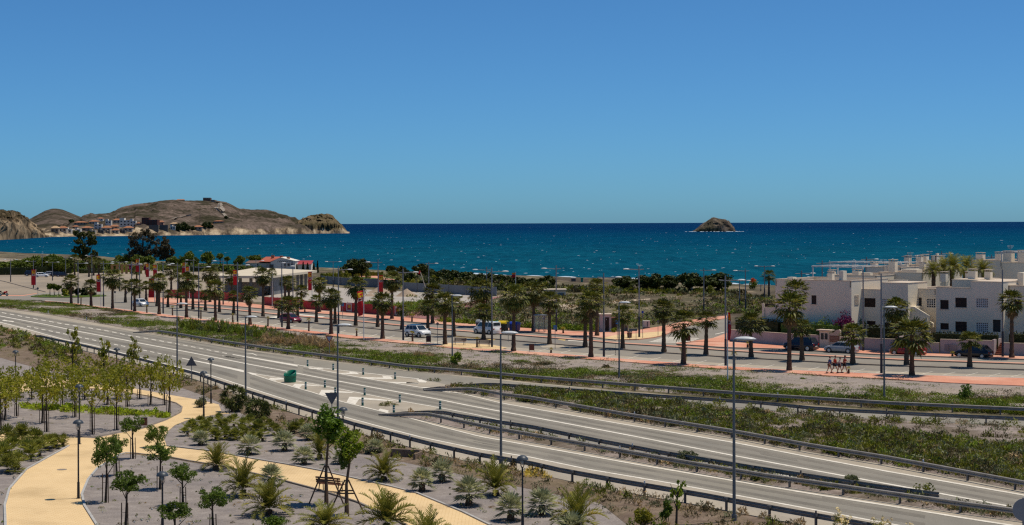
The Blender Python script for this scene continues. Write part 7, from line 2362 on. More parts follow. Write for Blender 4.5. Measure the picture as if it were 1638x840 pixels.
def palm_trunk_mesh(name, seed, H, r0=0.30, r1=0.19, m=None, flare=1.35, seg=12):
 rng = random.Random(seed)
 mb = MB()
 n = max(8, int(H / 0.32))
 lean = (rng.uniform(-0.02, 0.02), rng.uniform(-0.02, 0.02))
 prof = []
 for i in range(n + 1):
  t = i / n
  r = r0 + (r1 - r0) * t
  r *= 1 + (flare - 1) * math.exp(-t * H / 0.6)
  r *= 1.0 + (0.09 if i % 2 else -0.03) + rng.uniform(-0.05, 0.05)
  prof.append((r, t * H, lean[0] * t * H, lean[1] * t * H))
 vs, fs = [], []
 for r, z, dx, dy in prof:
  for k in range(seg):
   a = 2 * math.pi * k / seg
   rr = r * (1 + rng.uniform(-0.06, 0.06))
   vs.append((dx + rr * math.cos(a), dy + rr * math.sin(a), z - 0.1))
 for i in range(n):
  for k in range(seg):
   fs.append((i * seg + k, i * seg + (k + 1) % seg, (i + 1) * seg + (k + 1) % seg, (i + 1) * seg + k))
 mb.add(vs, np.array(fs))
 return mb.mesh(name, m), Vector((lean[0] * H, lean[1] * H, H))

FAN = [fan_crown('crown', 100 + i, 31 + 3 * (i % 3), 1.75, -0.72, 1.42, L_PALM, blade_k=0.58, droop=0.5, nseg=10, width=0.088) for i in range(5)]
FANBIG = [fan_crown('crown', 120 + i, 42, 1.75, -1.0, 1.35, L_PALM, blade_k=0.58, droop=0.75, nseg=10, width=0.088) for i in range(4)]
SKIRT = [skirt_mesh('dead_fronds', 140 + i, 10 + 2 * i, 1.15, L_PALMDEAD) for i in range(3)]

def fan_palm(u, vb, vtop, label, group, wpx=None, skirt=True, z=0.15, seed=0, big=False, thick=1.0):
 """vtop is the crown's highest point in the photo"""
 p = G(u, vb, z); k = p.y / FPX
 H = (vb - vtop) * k
 Rc = (wpx * k / 2 if wpx else min(1.9, H * 0.28))
 th = max(0.6, H - Rc * 0.86)
 o = thing('fan_palm', label, 'palm tree', p, (seed * 1.7) % 6.28, group)
 me, top = palm_trunk_mesh('trunk', seed, th, 0.265 * thick, 0.17 * thick, BARK)
 link('trunk', me, o)
 sc = Rc / 1.32
 link('crown', (FANBIG if big else FAN)[seed % (4 if big else 5)], o, top, seed * 0.9, (sc, sc, sc * 0.88))
 if skirt:
  link('dead_fronds', SKIRT[seed % 3], o, top - Vector((0, 0, 0.1)), seed * 0.5, sc)
 return o

GN, GM, GF = 'fan palms on the near pavement', 'fan palms on the median kerb', 'fan palms on the far pavement'
NEAR = [(114, 486, 438, 26), (145.8, 490, 446, 24), (180, 493.7, 428, 34), (215.5, 497.8, 445, 27), (254.7, 502.8, 436, 30), (298.3, 507.8, 434, 31), (344.7, 513, 446, 32), (400, 519.5, 456, 30), (461, 526.3, 472, 32), (529.7, 534.3, 459, 34),
  (612, 541.8, 466, 36), (711.8, 550.8, 466, 37), (821.5, 561.5, 455, 45), (945.3, 571, 463, 42), (1093, 582.5, 494, 52), (1262.5, 592.5, 466, 54), (1458.5, 600.5, 507, 64)]
for i, (u, vb, vt, w) in enumerate(NEAR):
 extra = ''
 fan_palm(u, vb, vt, f'fan palm on the near pavement, {nth(i + 1)} of seventeen from the left' + extra, GN, w, skirt=i not in (8, 14, 16), seed=i + 1, big=i in (2, 4, 5, 9, 12))
MED = [(251, 489, 452, 16), (268.5, 490.5, 463, 17), (289.3, 492, 461, 20), (308.5, 495, 438, 30), (328.5, 496.6, 463, 20), (351, 499.2, 464, 18), (373.7, 501.7, 464, 22), (420.7, 505.6, 427, 30), (446, 509, 479, 20), (476, 512, 474, 20), (506, 515.3, 470, 24), (536, 518, 470, 24), (569, 519.8, 441, 36), (604, 522, 473, 20), (643, 526, 487, 20),
  (684.5, 529.8, 478, 30), (726, 537.2, 473, 32), (773.5, 541.5, 484, 34), (879, 549.5, 464, 38), (936, 554, 480, 36), (996, 557.3, 487, 36), (1062, 563.2, 477, 38), (1129, 567, 496, 34), (1201.5, 571.3, 497, 48), (1283, 576.5, 509, 34), (1364, 581.3, 516, 42), (1450, 583, 522, 34), (1551, 586.7, 529, 34)]
for i, (u, vb, vt, w) in enumerate(MED):
 fan_palm(u, vb, vt, f'fan palm on the median kerb, {nth(i + 1)} of twenty-eight from the left', GM, w, skirt=i in (3, 7, 12, 18, 19, 21), seed=i + 30, big=i in (7, 12))
FAR = [(200.5, 483, 447, 20), (233.8, 484, 449, 18), (335.7, 483, 424, 30), (456, 491, 441, 20), (482, 495, 455, 22), (511, 499, 441, 26), (627, 510, 432, 34), (692, 517, 452, 32), (768, 522, 444, 42), (853.2, 530.2, 447, 42), (955, 537, 444, 34), (1273, 559, 446, 44), (1435.5, 562, 474, 46), (1618.5, 572, 462, 44)]
for i, (u, vb, vt, w) in enumerate(FAR):
 fan_palm(u, vb, vt, f'fan palm on the far pavement, {nth(i + 1)} of fourteen from the left', GF, w, skirt=i not in (0, 1, 3, 4), seed=i + 70, big=i in (2, 5, 6, 8, 9, 12))
DIST = [(119.5, 440, 406, 18), (142.3, 443, 411, 16), (149.7, 441, 411, 14), (158, 440, 412, 15), (218.5, 461, 424, 18), (274, 468, 421, 26), (286, 466, 430, 18), (371, 478, 431, 24), (462, 481, 440, 24), (1230, 476, 431, 22), (436, 478, 428, 16)]
for i, (u, vb, vt, w) in enumerate(sorted(DIST)):
 fan_palm(u, vb, vt, f'fan palm standing back from the promenade, {nth(i + 1)} of eleven from the left', 'fan palms set back from the promenade', w, skirt=bool(i % 2), seed=i + 100, z=0)
# young palms, short dark trunks with a yellow tuft
YNG = [(129.5, 488, 473), (235, 500.5, 487), (276, 504.7, 488.5), (321.3, 510, 491.5), (372.3, 516, 500.5), (428.6, 522.5, 505.5), (494, 530, 507.5), (570.5, 538, 525.5), (660, 546.3, 529), (763, 555.5, 538), (881.5, 564.5, 557.5), (1357.5, 597.5, 587.5), (1174.5, 590, 561)]
TUFT = [fan_crown('crown', 300 + i, 14, 1.0, 0.1, 1.3, L_PALMYOUNG, 0.6, 0.4, 7, 0.1) for i in range(2)]
for i, (u, vb, vt) in enumerate(sorted(YNG)):
 p = G(u, vb, 0.15); k = p.y / FPX
 H = (vb - vt) * k
 o = thing('young_palm', f'young yellow-tufted palm on the near pavement, {nth(i + 1)} of thirteen from the left', 'young palm', p, i, 'young palms on the near pavement')
 link('trunk', palm_trunk_mesh('trunk', i, H * 0.82, 0.13, 0.10, BARK, 1.1, 8)[0], o)
 link('crown', TUFT[i % 2], o, (0, 0, H * 0.8), i, max(0.34, min(0.62, H * 0.24)))
for i, (u, vb, vt) in enumerate(((659, 514.5, 499), (487.6, 499, 490.5), (901, 533, 521), (1523.5, 570, 562), (1196, 556, 545))):
 p = G(u, vb, 0.15); k = p.y / FPX
 H = (vb - vt) * k
 o = thing('young_palm', f'young bushy palm on the far pavement, {nth(i + 1)} of five counted from the near end of the red fence', 'young palm', p, i, 'young palms on the far pavement')
 o['label'] = ['slim young palm at the right end of the red fence', 'small yellowish palm before the cream logo panel of the fence', 'stocky young palm right of the bus shelter', 'tiny yellowish palm left of the black parked car', 'small yellow palm tuft at the corner of the pink wall'][i]
 link('trunk', palm_trunk_mesh('trunk', i, H * 0.6, 0.14, 0.11, BARK, 1.1, 8)[0], o)
 link('crown', TUFT[i % 2], o, (0, 0, H * 0.58), i, max(0.4, H * 0.42))

# date palms behind the villa roofs
DATE = [pinnate_crown('crown', 200 + i, 44, 3.0, L_DATE, 14, -0.35, 1.4, 1.2, 0.42) for i in range(3)]
for i, (u, vt, b, wpx) in enumerate(((1492, 420, 20, 38), (1524, 409.5, 22, 50), (1546, 412, 27, 46), (1572, 417.5, 18, 42), (1509, 415, 30, 40))):
 a = s_a(u, b); q = SP(a, b, 0); k = q.y / FPX
 Rc = wpx * k / 2
 zt = CAMZ - drop(u, vt) * k - Rc * 0.72
 o = thing('date_palm', ['date palm leaning over the roofs, leftmost of its cluster', 'tallest date palm in the cluster over the villa roofs', 'full date palm just right of the tallest one', 'separate date palm at the end of the roof cluster', 'date palm tucked behind the tallest of the roof cluster'][i], 'palm tree', q, i, 'date palms behind the villas')
 link('trunk', palm_trunk_mesh('trunk', i, zt, 0.32, 0.28, BARK)[0], o)
 link('crown', DATE[i % 3], o, (0, 0, zt), i, Rc / 2.75)

# ---- park palms
YDATE = [pinnate_crown('crown', 220 + i, 34, 1.8, L_DATE, 18, 0.0, 1.4, 1.0, 0.40) for i in range(4)]
BLUE = [fan_crown('crown', 240 + i, 26, 1.1, -0.3, 1.4, L_BLUE, 0.66, 0.18, 10, 0.08, 0.2) for i in range(4)]
def park_palm(kind, u, vb, vt, wpx, label, seed):
 p = G(u, vb); k = p.y / FPX
 H, Rc = (vb - vt) * k, wpx * k / 2
 th = H * (0.20 if kind == 'date' else 0.36)
 o = thing('feather_palm' if kind == 'date' else 'blue_fan_palm', label, 'palm', p, seed * 1.3, 'young feather palms in the park' if kind == 'date' else 'blue-grey fan palms in the park')
 link('trunk', palm_trunk_mesh('trunk', seed, th, 0.19, 0.17, BARK, 1.15, 10)[0], o)
 if kind == 'date':
  link('crown', YDATE[seed % 4], o, (0, 0, th * 0.95), seed, (Rc / 1.45, Rc / 1.45, (H - th) / 1.5))
 else:
  link('crown', BLUE[seed % 4], o, (0, 0, th), seed, (Rc / 0.98, Rc / 0.98, (H - th) / 1.08))
  link('dead_fronds', SKIRT[seed % 3], o, (0, 0, th - 0.02), seed, min(0.36, th * 0.4))
PP = [('date', 346, 752, 706, 54), ('date', 389, 794, 729, 64), ('date', 430, 824, 766, 84), ('date', 520, 850, 802, 84), ('date', 614, 769, 722, 60), ('date', 511, 734, 688, 40), ('date', 793, 793, 735, 62), ('date', 923, 850, 776, 84), ('date', 618, 848, 778, 92), ('date', 683, 880, 815, 76),
  ('blue', 321, 712, 685, 32), ('blue', 398, 727, 688, 44), ('blue', 455, 721, 682, 42), ('blue', 486, 743, 707, 40), ('blue', 493, 704, 674, 34), ('blue', 546, 742, 716, 34), ('blue', 434, 777, 735, 44), ('blue', 675, 786, 738, 44), ('blue', 707, 771, 728, 42), ('blue', 750, 809, 751, 56), ('blue', 817, 833, 779, 54), ('blue', 867, 824, 772, 54), ('blue', 600, 726, 698, 32), ('blue', 915, 858, 812, 56)]
cnt = {'date': 0, 'blue': 0}
tot = {k: sum(1 for q in PP if q[0] == k) for k in cnt}
for i, (kd, u, vb, vt, w) in enumerate(sorted(PP, key=lambda q: q[1])):
 cnt[kd] += 1
 lab = f'young feather palm in the park gravel, {nth(cnt[kd])} of {"ten" if kd == "date" else ""} from the left' if kd == 'date' else f'blue-grey fan palm in the park gravel, {nth(cnt[kd])} of fourteen from the left'
 park_palm(kd, u, vb, vt, w, lab, i + 1)

# dwarf palm clumps: several small fan heads in one plant
def dwarf_mesh(seed, m, heads=5):
 rng = np.random.default_rng(seed)
 mb = MB()
 for h in range(heads):
  a = rng.uniform(0, 6.28); r = 0.0 if h == 0 else rng.uniform(0.25, 0.6)
  base = np.array([r * math.cos(a), r * math.sin(a), rng.uniform(0.05, 0.45) if h else 0.5])
  for i in range(16):
   fan_frond(mb, rng, base, i * 2.4 + rng.uniform(-0.3, 0.3), 1.4 - 1.4 * (i / 16) + rng.uniform(-0.15, 0.15), 0.42 * rng.uniform(0.8, 1.2), 0.42 * rng.uniform(0.8, 1.2), 9, 1.1, 0.12, 0, 0.09)
 return mb.mesh('fronds', m)
DWARF = [dwarf_mesh(260 + i, L_DWARF, 2 + i % 2) for i in range(5)]
DW1 = [(12, 714, 44), (36, 706, 38), (55, 716, 40), (77, 722, 36), (88, 717, 30), (101, 713, 26), (22, 731, 44), (44, 735, 42), (64, 730, 36), (6, 742, 44), (30, 752, 40), (-6, 722, 44), (12, 757, 40)]
DW2 = [(308, 690, 26), (322, 684, 26), (336, 688, 28), (350, 681, 26), (362, 690, 28), (374, 683, 28), (388, 690, 30), (400, 684, 28), (412, 694, 30), (425, 688, 28), (330, 698, 28), (345, 704, 28), (360, 702, 28), (377, 704, 26), (316, 702, 24), (420, 706, 28), (438, 697, 28), (445, 706, 26), (404, 706, 22), (300, 697, 24), (470, 694, 26), (482, 688, 24), (388, 700, 24)]
def dwarf_group(lst, where, n, group):
 for i, (u, v, w) in enumerate(sorted(lst)):
  p = G(u, v); k = p.y / FPX
  o = thing('dwarf_palm', f'green dwarf palm {where}, {nth(i + 1)} of {n} from the left', 'dwarf palm', p, i * 1.1, group)
  link('fronds', DWARF[i % 5], o, None, None, w * k / 1.55)
  MB().cyl((0, 0, -0.1), 0.12, 0.1, 0.35, 7).build('stem', BARK, o)
dwarf_group(DW1, 'left of the path curve', 'thirteen', 'dwarf palms left of the path curve')
dwarf_group(DW2, 'in the bed beside the plaza', 'twenty-three', 'dwarf palms in the bed beside the plaza')

# two big yucca-like bushes
def yucca(u, vb, vt, wpx, label, seed):
 p = G(u, vb); k = p.y / FPX
 H, Rr = (vb - vt) * k, wpx * k / 2
 rng = np.random.default_rng(seed)
 o = thing('yucca_bush', label, 'yucca', p)
 mb = MB()
 for h in range(46):
  d = rng.normal(size=3); d /= np.linalg.norm(d)
  c = np.array([d[0] * Rr * 0.72, d[1] * Rr * 0.72, H * 0.52 + d[2] * H * 0.36])
  for i in range(20):
   az, el = rng.uniform(0, 6.28), rng.uniform(-1.1, 1.3)
   dv = np.array([math.cos(az) * math.cos(el), math.sin(az) * math.cos(el), math.sin(el)]) + d * 0.5
   dv /= np.linalg.norm(dv)
   L = rng.uniform(0.42, 0.7) * Rr / 1.3
   s = np.cross(dv, rng.normal(size=3)); s /= np.linalg.norm(s); s *= 0.03
   m1 = c + dv * L * 0.6
   t = m1 + (dv + np.array([0, 0, -0.7])) * L * 0.35
   mb.add([c - s, c + s, m1 + s, t, m1 - s], [(0, 1, 2, 3, 4)])
 mb.build('leaves', L_YUCCA, o)
 for a in range(3):
  x, y = 0.15 * math.cos(a * 2.1), 0.15 * math.sin(a * 2.1)
  MB().tube([(x, y, -0.1), (x * 3, y * 3, H * 0.45)], [0.11, 0.07], 7).build('stem', BARKDARK, o)
yucca(374, 659, 614.5, 43, 'big dark yucca bush by the road lamp, taller of the two', 5)
yucca(413, 672, 635, 42, 'rounded dark yucca bush right of the taller one', 6)

# ---- broadleaf trees of the park
ROUND = [crown_mesh('crown', 320 + i, 1.0, 1.0, 0.9, 26, 80, 0.085, L_ROUND, 0.32, 0.92) for i in range(4)]
AIRY = [crown_mesh('crown', 330 + i, 1.0, 1.0, 1.0, 30, 26, 0.085, L_AIRY, 0.26, 1.12, flat_bottom=0.1) for i in range(5)]
TALL = [crown_mesh('crown', 340 + i, 1.0, 1.0, 1.3, 22, 22, 0.15, L_AIRY, 0.24, 1.0) for i in range(3)]
def slim_tree(name, label, u, vb, vt, vlow, wpx, meshes, group, seed, stakes=0, twigs=5, m=BARKDARK):
 p = G(u, vb); k = p.y / FPX
 H, hl, Rc = (vb - vt) * k, max(0.15, (vb - vlow) * k), wpx * k / 2
 rng = random.Random(seed)
 o = thing(name, label, 'tree', p, 0, group)
 zc = (H + hl) / 2
 bx, by = rng.uniform(-0.12, 0.12), rng.uniform(-0.1, 0.1)
 mb = MB().tube([(0, 0, -0.1), (bx * 0.5, by * 0.5, hl * 0.55), (bx, by, zc)], [0.085, 0.065, 0.035], 7)
 for i in range(twigs):
  a = i * 2.4 + seed
  z0 = hl * 0.8 + (zc - hl * 0.8) * i / twigs
  mb.tube([(bx * z0 / zc, by * z0 / zc, z0), (bx + Rc * 0.4 * math.cos(a), by + Rc * 0.4 * math.sin(a), z0 + (H - hl) * 0.3), (bx + Rc * 0.7 * math.cos(a), by + Rc * 0.7 * math.sin(a), min(H * 0.95, z0 + (H - hl) * 0.5))], [0.03, 0.02, 0.008], 5)
 mb.build('trunk', m, o)
 s = (Rc / 1.15, Rc / 1.15, (H - hl) / 2 / 1.08)
 link('crown', meshes[seed % len(meshes)], o, (bx, by, zc), rng.uniform(0, 6), s)
 for i in range(stakes):
  x = (-0.17, 0.18)[i]
  MB().tube([(x, -0.08, -0.05), (x * 0.9, -0.08, min(hl * 0.9, 2.0))], 0.03, 6).build('stake', STAKE, o)
 if stakes == 2:
  hh = min(hl * 0.62, 1.4)
  MB().tube([(-0.16, -0.08, hh), (0.17, -0.08, hh + 0.03)], 0.012, 5).build('tie', RUBBER, o)
GA = 'young yellow-green trees in the round planter and behind it'
AT = [(7, 673, 591, 641, 42), (27, 667, 594, 636, 40), (2, 689, 606, 650, 44), (67, 678, 588, 645, 44), (75, 692, 578, 634, 46), (100, 655, 590, 630, 36), (120, 668, 592, 636, 42), (148, 696, 597, 642, 44), (171, 649, 582, 622, 40), (187, 689, 592, 638, 42), (192, 639, 574, 616, 40), (204, 652, 580, 622, 40), (223, 639, 574, 613, 36), (240, 649, 573, 620, 38), (264, 649, 580, 622, 32), (270, 662, 572, 624, 34), (135, 640, 572, 615, 40), (155, 634, 568, 606, 40), (93, 628, 566, 604, 40), (50, 640, 586, 622, 40), (28, 634, 590, 622, 36), (-6, 650, 596, 630, 38), (120, 652, 585, 618, 38)]
for i, (u, vb, vt, vl, w) in enumerate(sorted(AT)):
 slim_tree('young_tree', f'staked young tree with airy crown in the round planter, {nth(i + 1)} from the left', u, vb, vt - 4, vl + 8, w * 1.45, AIRY, GA, i, 2)
TT = [(115, 632, 528, 570, 30, 'taller loose-topped tree at the back of the park, leftmost of three'), (167, 634, 539, 575, 26, 'taller loose-topped tree at the back of the park, middle of three'), (211, 632, 540, 580, 26, 'taller loose-topped tree at the back of the park, nearest the dashed lane')]
for i, (u, vb, vt, vl, w, lab) in enumerate(TT):
 slim_tree('leafy_tree', lab, u, vb, vt, vl, w, TALL, None, i, 0, 8)
RT = [(213, 734, 663, 693, 36), (169, 804, 691, 749, 44), (187, 761, 694, 726, 36), (200, 856, 752, 795, 54), (256, 783, 707, 738, 48), (253, 716, 676, 708, 36), (293, 809, 737, 772, 46), (278, 872, 800, 838, 50), (341, 848, 776, 816, 52), (316, 750, 720, 740, 0)]
RT = [r for r in RT if r[4]]
for i, (u, vb, vt, vl, w) in enumerate(sorted(RT)):
 slim_tree('round_tree', f'small staked dark green tree near the path, {nth(i + 1)} of nine from the left', u, vb, vt - 2, vl + 3, w * 1.22, ROUND, 'small dark green trees by the path', i, 2, 4)
# two trees held by timber tripods
LUSH = [crown_mesh('crown', 350, 1.0, 1.0, 1.6, 34, 60, 0.13, L_LUSH, 0.34, 0.8), crown_mesh('crown', 351, 1.0, 1.0, 1.7, 26, 44, 0.13, L_LUSH, 0.34, 0.85)]
L_DEEP = leaf('deep_green_leaf', (0.030, 0.058, 0.010), (0.065, 0.105, 0.018), 1.3, 0.3)
LUSH[0].materials.clear(); LUSH[0].materials.append(L_DEEP)
for i, (u, vb, vt, vl, w, lab) in enumerate(((521, 807, 643, 716, 46, 'lush deep green tree held by a timber tripod, the left and fuller one'), (553.5, 823, 676, 742, 40, 'brighter green tree held by a timber tripod, the right and looser one'))):
 p = G(u, vb); k = p.y / FPX
 H, hl, Rc = (vb - vt) * k, (vb - vl) * k, w * k / 2
 o = thing('tripod_tree', lab, 'tree', p)
 mb = MB().tube([(0, 0, -0.1), (0.03, 0, hl * 0.6), (0.16 + 0.1 * i, 0, hl + 0.5), (0.2 + 0.1 * i, 0, H * 0.85)], [0.10, 0.085, 0.06, 0.02], 9)
 for q in range(7):
  a = q * 2.4
  z0 = hl + (H - hl) * q / 8
  mb.tube([(0.17, 0, z0), (0.17 + Rc * 0.6 * math.cos(a), Rc * 0.6 * math.sin(a), z0 + 0.5)], [0.03, 0.01], 5)
 mb.build('trunk', STAKE, o)
 link('crown', LUSH[i], o, (0.2 + 0.12 * i, 0, (H + hl) / 2), 0.7 * i, (Rc / 0.8, Rc / 0.8, (H - hl) / 2 / 1.65))
 if i == 1:
  link('shoots', ROUND[1], o, (-0.1, 0, hl + 0.35), 0, (Rc * 0.5, Rc * 0.5, 0.75))
 ht = hl * 0.68
 for a, rr in ((2.9, 1.05), (5.0, 0.8), (0.2, 1.05), (1.6, 0.8)):
  MB().tube([(rr * math.cos(a), rr * math.sin(a), -0.05), (0.1 * math.cos(a) + 0.04, 0.1 * math.sin(a), ht)], 0.045, 7).build('leg', STAKE, o)
 for z, L in ((ht * 0.62, 0.5), (ht * 0.70, 0.42)):
  MB().box((-L, -0.36, z), (L, -0.33, z + 0.08)).build('crosspiece', STAKE, o)

# sapling and shrubs at the lower right
def shrub_thing(name, label, cat, u, vb, wpx, hpx, m, seed, ncl=18, nl=40, size=0.1, stems=True, aspect=0.45, zlow=0.0, group=None, z=0.0, cl=0.4):
 p = G(u, vb, z); k = p.y / FPX
 Rr, H = wpx * k / 2, hpx * k
 o = thing(name, label, cat, p, seed, group)
 zb = H * zlow
 me = crown_mesh('foliage', seed, Rr * 0.85, Rr * 0.85, (H - zb) * 0.45, ncl, nl, size, m, cl, 0.8, aspect=aspect)
 link('foliage', me, o, (0, 0, zb + (H - zb) * 0.47))
 if stems:
  mb = MB()
  for i in range(4):
   a = i * 1.7 + seed
   mb.tube([(0.04 * math.cos(a), 0.04 * math.sin(a), -0.05), (Rr * 0.4 * math.cos(a), Rr * 0.4 * math.sin(a), zb + (H - zb) * 0.5)], [0.03, 0.012], 5)
  mb.build('stem', BARKDARK, o)
 return o
slim_tree('sapling', 'thin sapling with bright tiered leaves before the park guardrail', 1081, 852, 762, 812, 34, [crown_mesh('crown', 360, 1, 1, 1.2, 14, 24, 0.15, L_LUSH, 0.22, 1.0)], None, 0, 0, 6)
shrub_thing('olive_bush', 'yellow-olive leafy bush at the lower edge left of the sapling', 'bush', 1028, 846, 40, 40, leaf('olive_leaf', (0.06, 0.065, 0.012), (0.16, 0.14, 0.025), 2.0, 0.25), 61, 24, 40, 0.09)
shrub_thing('dark_bush', 'dark green bush at the foot of the thin sapling', 'bush', 1066, 842, 26, 48, L_ROUND, 62, 14, 40, 0.09)
for i, (u, vb, w, h) in enumerate(((1340, 868, 26, 58), (1352, 862, 22, 40), (1403, 872, 30, 50), (1418, 872, 22, 48), (1462, 866, 24, 26))):
 o = shrub_thing('lilac_shrub', f'straggly shrub with lilac blossom at the bottom edge, {nth(i + 1)} of five from the left', 'shrub', u, vb, w, h, leaf('olive_stalk', (0.10, 0.09, 0.03), (0.20, 0.17, 0.05), 2, 0.2) if 'olive_stalk' not in MATS else MATS['olive_stalk'], 70 + i, 10, 26, 0.06, group='lilac shrubs at the bottom edge')
 H = h * G(u, vb).y / FPX
 link('blossom', crown_mesh('blossom', 80 + i, 0.35, 0.35, 0.5, 8, 14, 0.06, L_FLOWER, 0.3, 1.0), o, (0, 0, H * 0.72))
shrub_thing('bottom_shrub', 'leafy green shrub at the bottom edge between two feather palms', 'bush', 437, 850, 50, 26, L_ROUND, 63, 22, 46, 0.09)
# yellow-green planting in the round planter: one massed bed
def clumps(name, spots, mats, seed, size, nl, flatk=0.7, aspect=0.35, up=0.5, label=None, z=0.0, kind='stuff'):
 """many small plants nobody could count, one object. spots: (point, radius, height, material index)"""
 rng = np.random.default_rng(seed)
 mb = MB()
 for p, r, h, mi in spots:
  n = max(8, int(nl * (0.6 + 0.8 * rng.random())))
  d = rng.normal(size=(n, 3)); d[:, 2] = np.abs(d[:, 2])
  d /= np.linalg.norm(d, axis=1, keepdims=True)
  rr = rng.uniform(0.25, 1.0, size=(n, 1)) ** 0.5
  C_ = np.array([p.x, p.y, p.z + z]) + d * rr * np.array([r, r, h * flatk])
  V, F = leaves_at(rng, C_, size * min(1.6, max(0.6, h / 0.7)), aspect, up, d, 0.7)
  mb.add(V, F, mi)
 return tag(mb.build(name, mats), label, None, None, kind)

def scatter(la, lb, u0, u1, n, seed, rfun, tmin=0.0, tmax=1.0, dens=None, mix=True):
 rng = random.Random(seed)
 out = []
 tries = 0
 while len(out) < n and tries < n * 40:
  tries += 1
  u = rng.uniform(u0, u1)
  va, vb = interp(la, u), interp(lb, u)
  # uniform on the ground rather than in the picture
  t = rng.uniform(tmin, tmax)
  pa, pb = G(u, va), G(u, vb)
  p = pa.lerp(pb, t)
  if dens and rng.random() > dens(u, t, p, rng):
   continue
  r = rfun(rng, u, t)
  if mix and dens and r[2] in (0, 3) and patch(p, 0.075, 31) > 0.16:
   r = (r[0], r[1] * 0.8, rng.choice((1, 2, 2, 4)))
  out.append((p, *r))
 return out
def patch(p, s=0.06, o=0.0):
 return mnoise.fractal(Vector((p.x * s + o, p.y * s, o)), 0.8, 2.0, 4)
def pick(rng, w):
 x = rng.random() * sum(w)
 for i, q in enumerate(w):
  x -= q
  if x < 0:
   return i
 return 0
BED = [(u, v) for u, v in ((36, 657), (100, 660), (165, 664), (220, 667), (268, 670))]
BEDT = [(36, 650), (100, 652), (165, 656), (220, 660), (268, 662)]
clumps('shrub_bed', scatter(BEDT, BED, 36, 268, 150, 5, lambda r, u, t: (r.uniform(0.3, 0.55), r.uniform(0.4, 0.75), pick(r, (6, 2)))), [leaf('bed_leaf', (0.11, 0.15, 0.012), (0.22, 0.25, 0.022), 1.2, 0.35), L_SCRUB], 6, 0.13, 55, 0.8, 0.4, 0.6)

# verge above the off-ramp: low bright green weeds with grey gravel between
SCR = [L_SCRUB, L_SCRUBGREY, L_SCRUBDARK, L_LOWGREEN, L_STRAW]
def verge_density(u, t, p, rng):
 base = 1.0 if t > 0.40 else 0.14
 if u < 215:
  base = 1.0 if (0.05 < t < 0.5 or t > 0.8) else 0.35
 if u > 1250:
  base *= 0.35 if t < 0.75 else 0.9
 return base * (1.0 if patch(p, 0.09, 3) > -0.10 else 0.2)
clumps('verge_weeds', scatter(PBV, VLOW, -60, 1720, 10500, 21, lambda r, u, t: ((lambda h: (r.uniform(0.45, 1.25), h, pick(r, (2.4, 0.9, 0.8, 8, 0.2))))(r.uniform(0.22, 0.62) * (1.25 if t > 0.6 else 0.8))), 0.06, 0.99, verge_density), SCR, 22, 0.12, 66, 0.8, 0.3, 0.6, z=0.16)
clumps('verge_weeds', scatter([(-90, 481.5), (72, 484), (215, 503)], [(-90, 484), (0, 492), (61, 499.5), (122, 509), (215, 525)], -80, 215, 1500, 25, lambda r, u, t: (r.uniform(0.5, 1.2), r.uniform(0.15, 0.4), pick(r, (2, 0.6, 0.6, 6, 0.2))), 0.05, 0.97, lambda u, t, p, r: (1.0 if (t < 0.45 or t > 0.8) else 0.25) * (1.0 if patch(p, 0.06, 41) > -0.1 else 0.2)), SCR, 26, 0.12, 46, 0.8, 0.3, 0.6, z=0.2)
# tall greener weeds along the guardrail
clumps('rail_weeds', scatter(shift(G1F, -4), shift(G1F, -0.3), 225, 1740, 1300, 31, lambda r, u, t: (r.uniform(0.3, 0.6), r.uniform(0.4, 0.85), pick(r, (5, 0.8, 1, 3, 0.3))), dens=lambda u, t, p, r: 1.0 if patch(p, 0.12, 9) > -0.15 else 0.25), SCR, 32, 0.11, 50, 0.85, 0.26, 0.8, z=0.05)
# tall reeds on the verge
clumps('reeds', scatter([(290, 520), (360, 526), (480, 548)], [(290, 531), (360, 538), (480, 556)], 285, 470, 240, 41, lambda r, u, t: (r.uniform(0.3, 0.6), r.uniform(1.0, 1.7), pick(r, (4, 1, 0.5, 5)))), [L_SCRUB, L_SCRUBGREY, L_SCRUBDARK, L_LOWGREEN], 42, 0.26, 46, 0.9, 0.12, 1.8, z=0.1)
# dry straw grass
clumps('dry_grass', scatter([(420, 542), (480, 545), (530, 555)], [(420, 551), (480, 558), (530, 562)], 422, 532, 230, 43, lambda r, u, t: (r.uniform(0.35, 0.6), r.uniform(0.8, 1.35), 0)), [L_STRAW], 44, 0.26, 60, 0.9, 0.10, 1.5, z=0.1)
clumps('dry_grass', scatter([(660, 569), (700, 572)], [(660, 574), (700, 577)], 664, 694, 26, 45, lambda r, u, t: (r.uniform(0.3, 0.5), r.uniform(0.5, 0.9), 0)), [L_STRAW], 46, 0.2, 50, 0.9, 0.12, 1.5, z=0.1)
# bank between the ramp and the road
def bank_density(u, t, p, rng):
 top = 0.16 + 0.25 * max(0, min(1, (u - 1180) / 300))
 if t < top and u > 1150:
  return 0.12
 return (1.0 if u > 830 else 0.12) * (1.0 if patch(p, 0.08, 5) > -0.22 else 0.2)
clumps('bank_scrub', scatter([(u, v + 1.5) for u, v in G2AF], G2BF, 720, 1740, 3600, 51, lambda r, u, t: (r.uniform(0.45, 1.0), r.uniform(0.35, 0.95), pick(r, (5.5, 2.6, 3.0, 0.8, 0.35))), 0.03, 0.97, bank_density), SCR, 52, 0.115, 105, 0.85, 0.28, 0.7, z=0.12)
clumps('median_scrub', scatter(G3BF, G3AF, 640, 1700, 420, 61, lambda r, u, t: (r.uniform(0.25, 0.6), r.uniform(0.3, 0.8), pick(r, (4, 3, 1.2, 0.3, 1.3))), 0.1, 0.9, lambda u, t, p, r: 1.0 if patch(p, 0.1, 7) > -0.2 else 0.3), SCR, 62, 0.14, 52, 0.85, 0.26, 0.8, z=0.03)
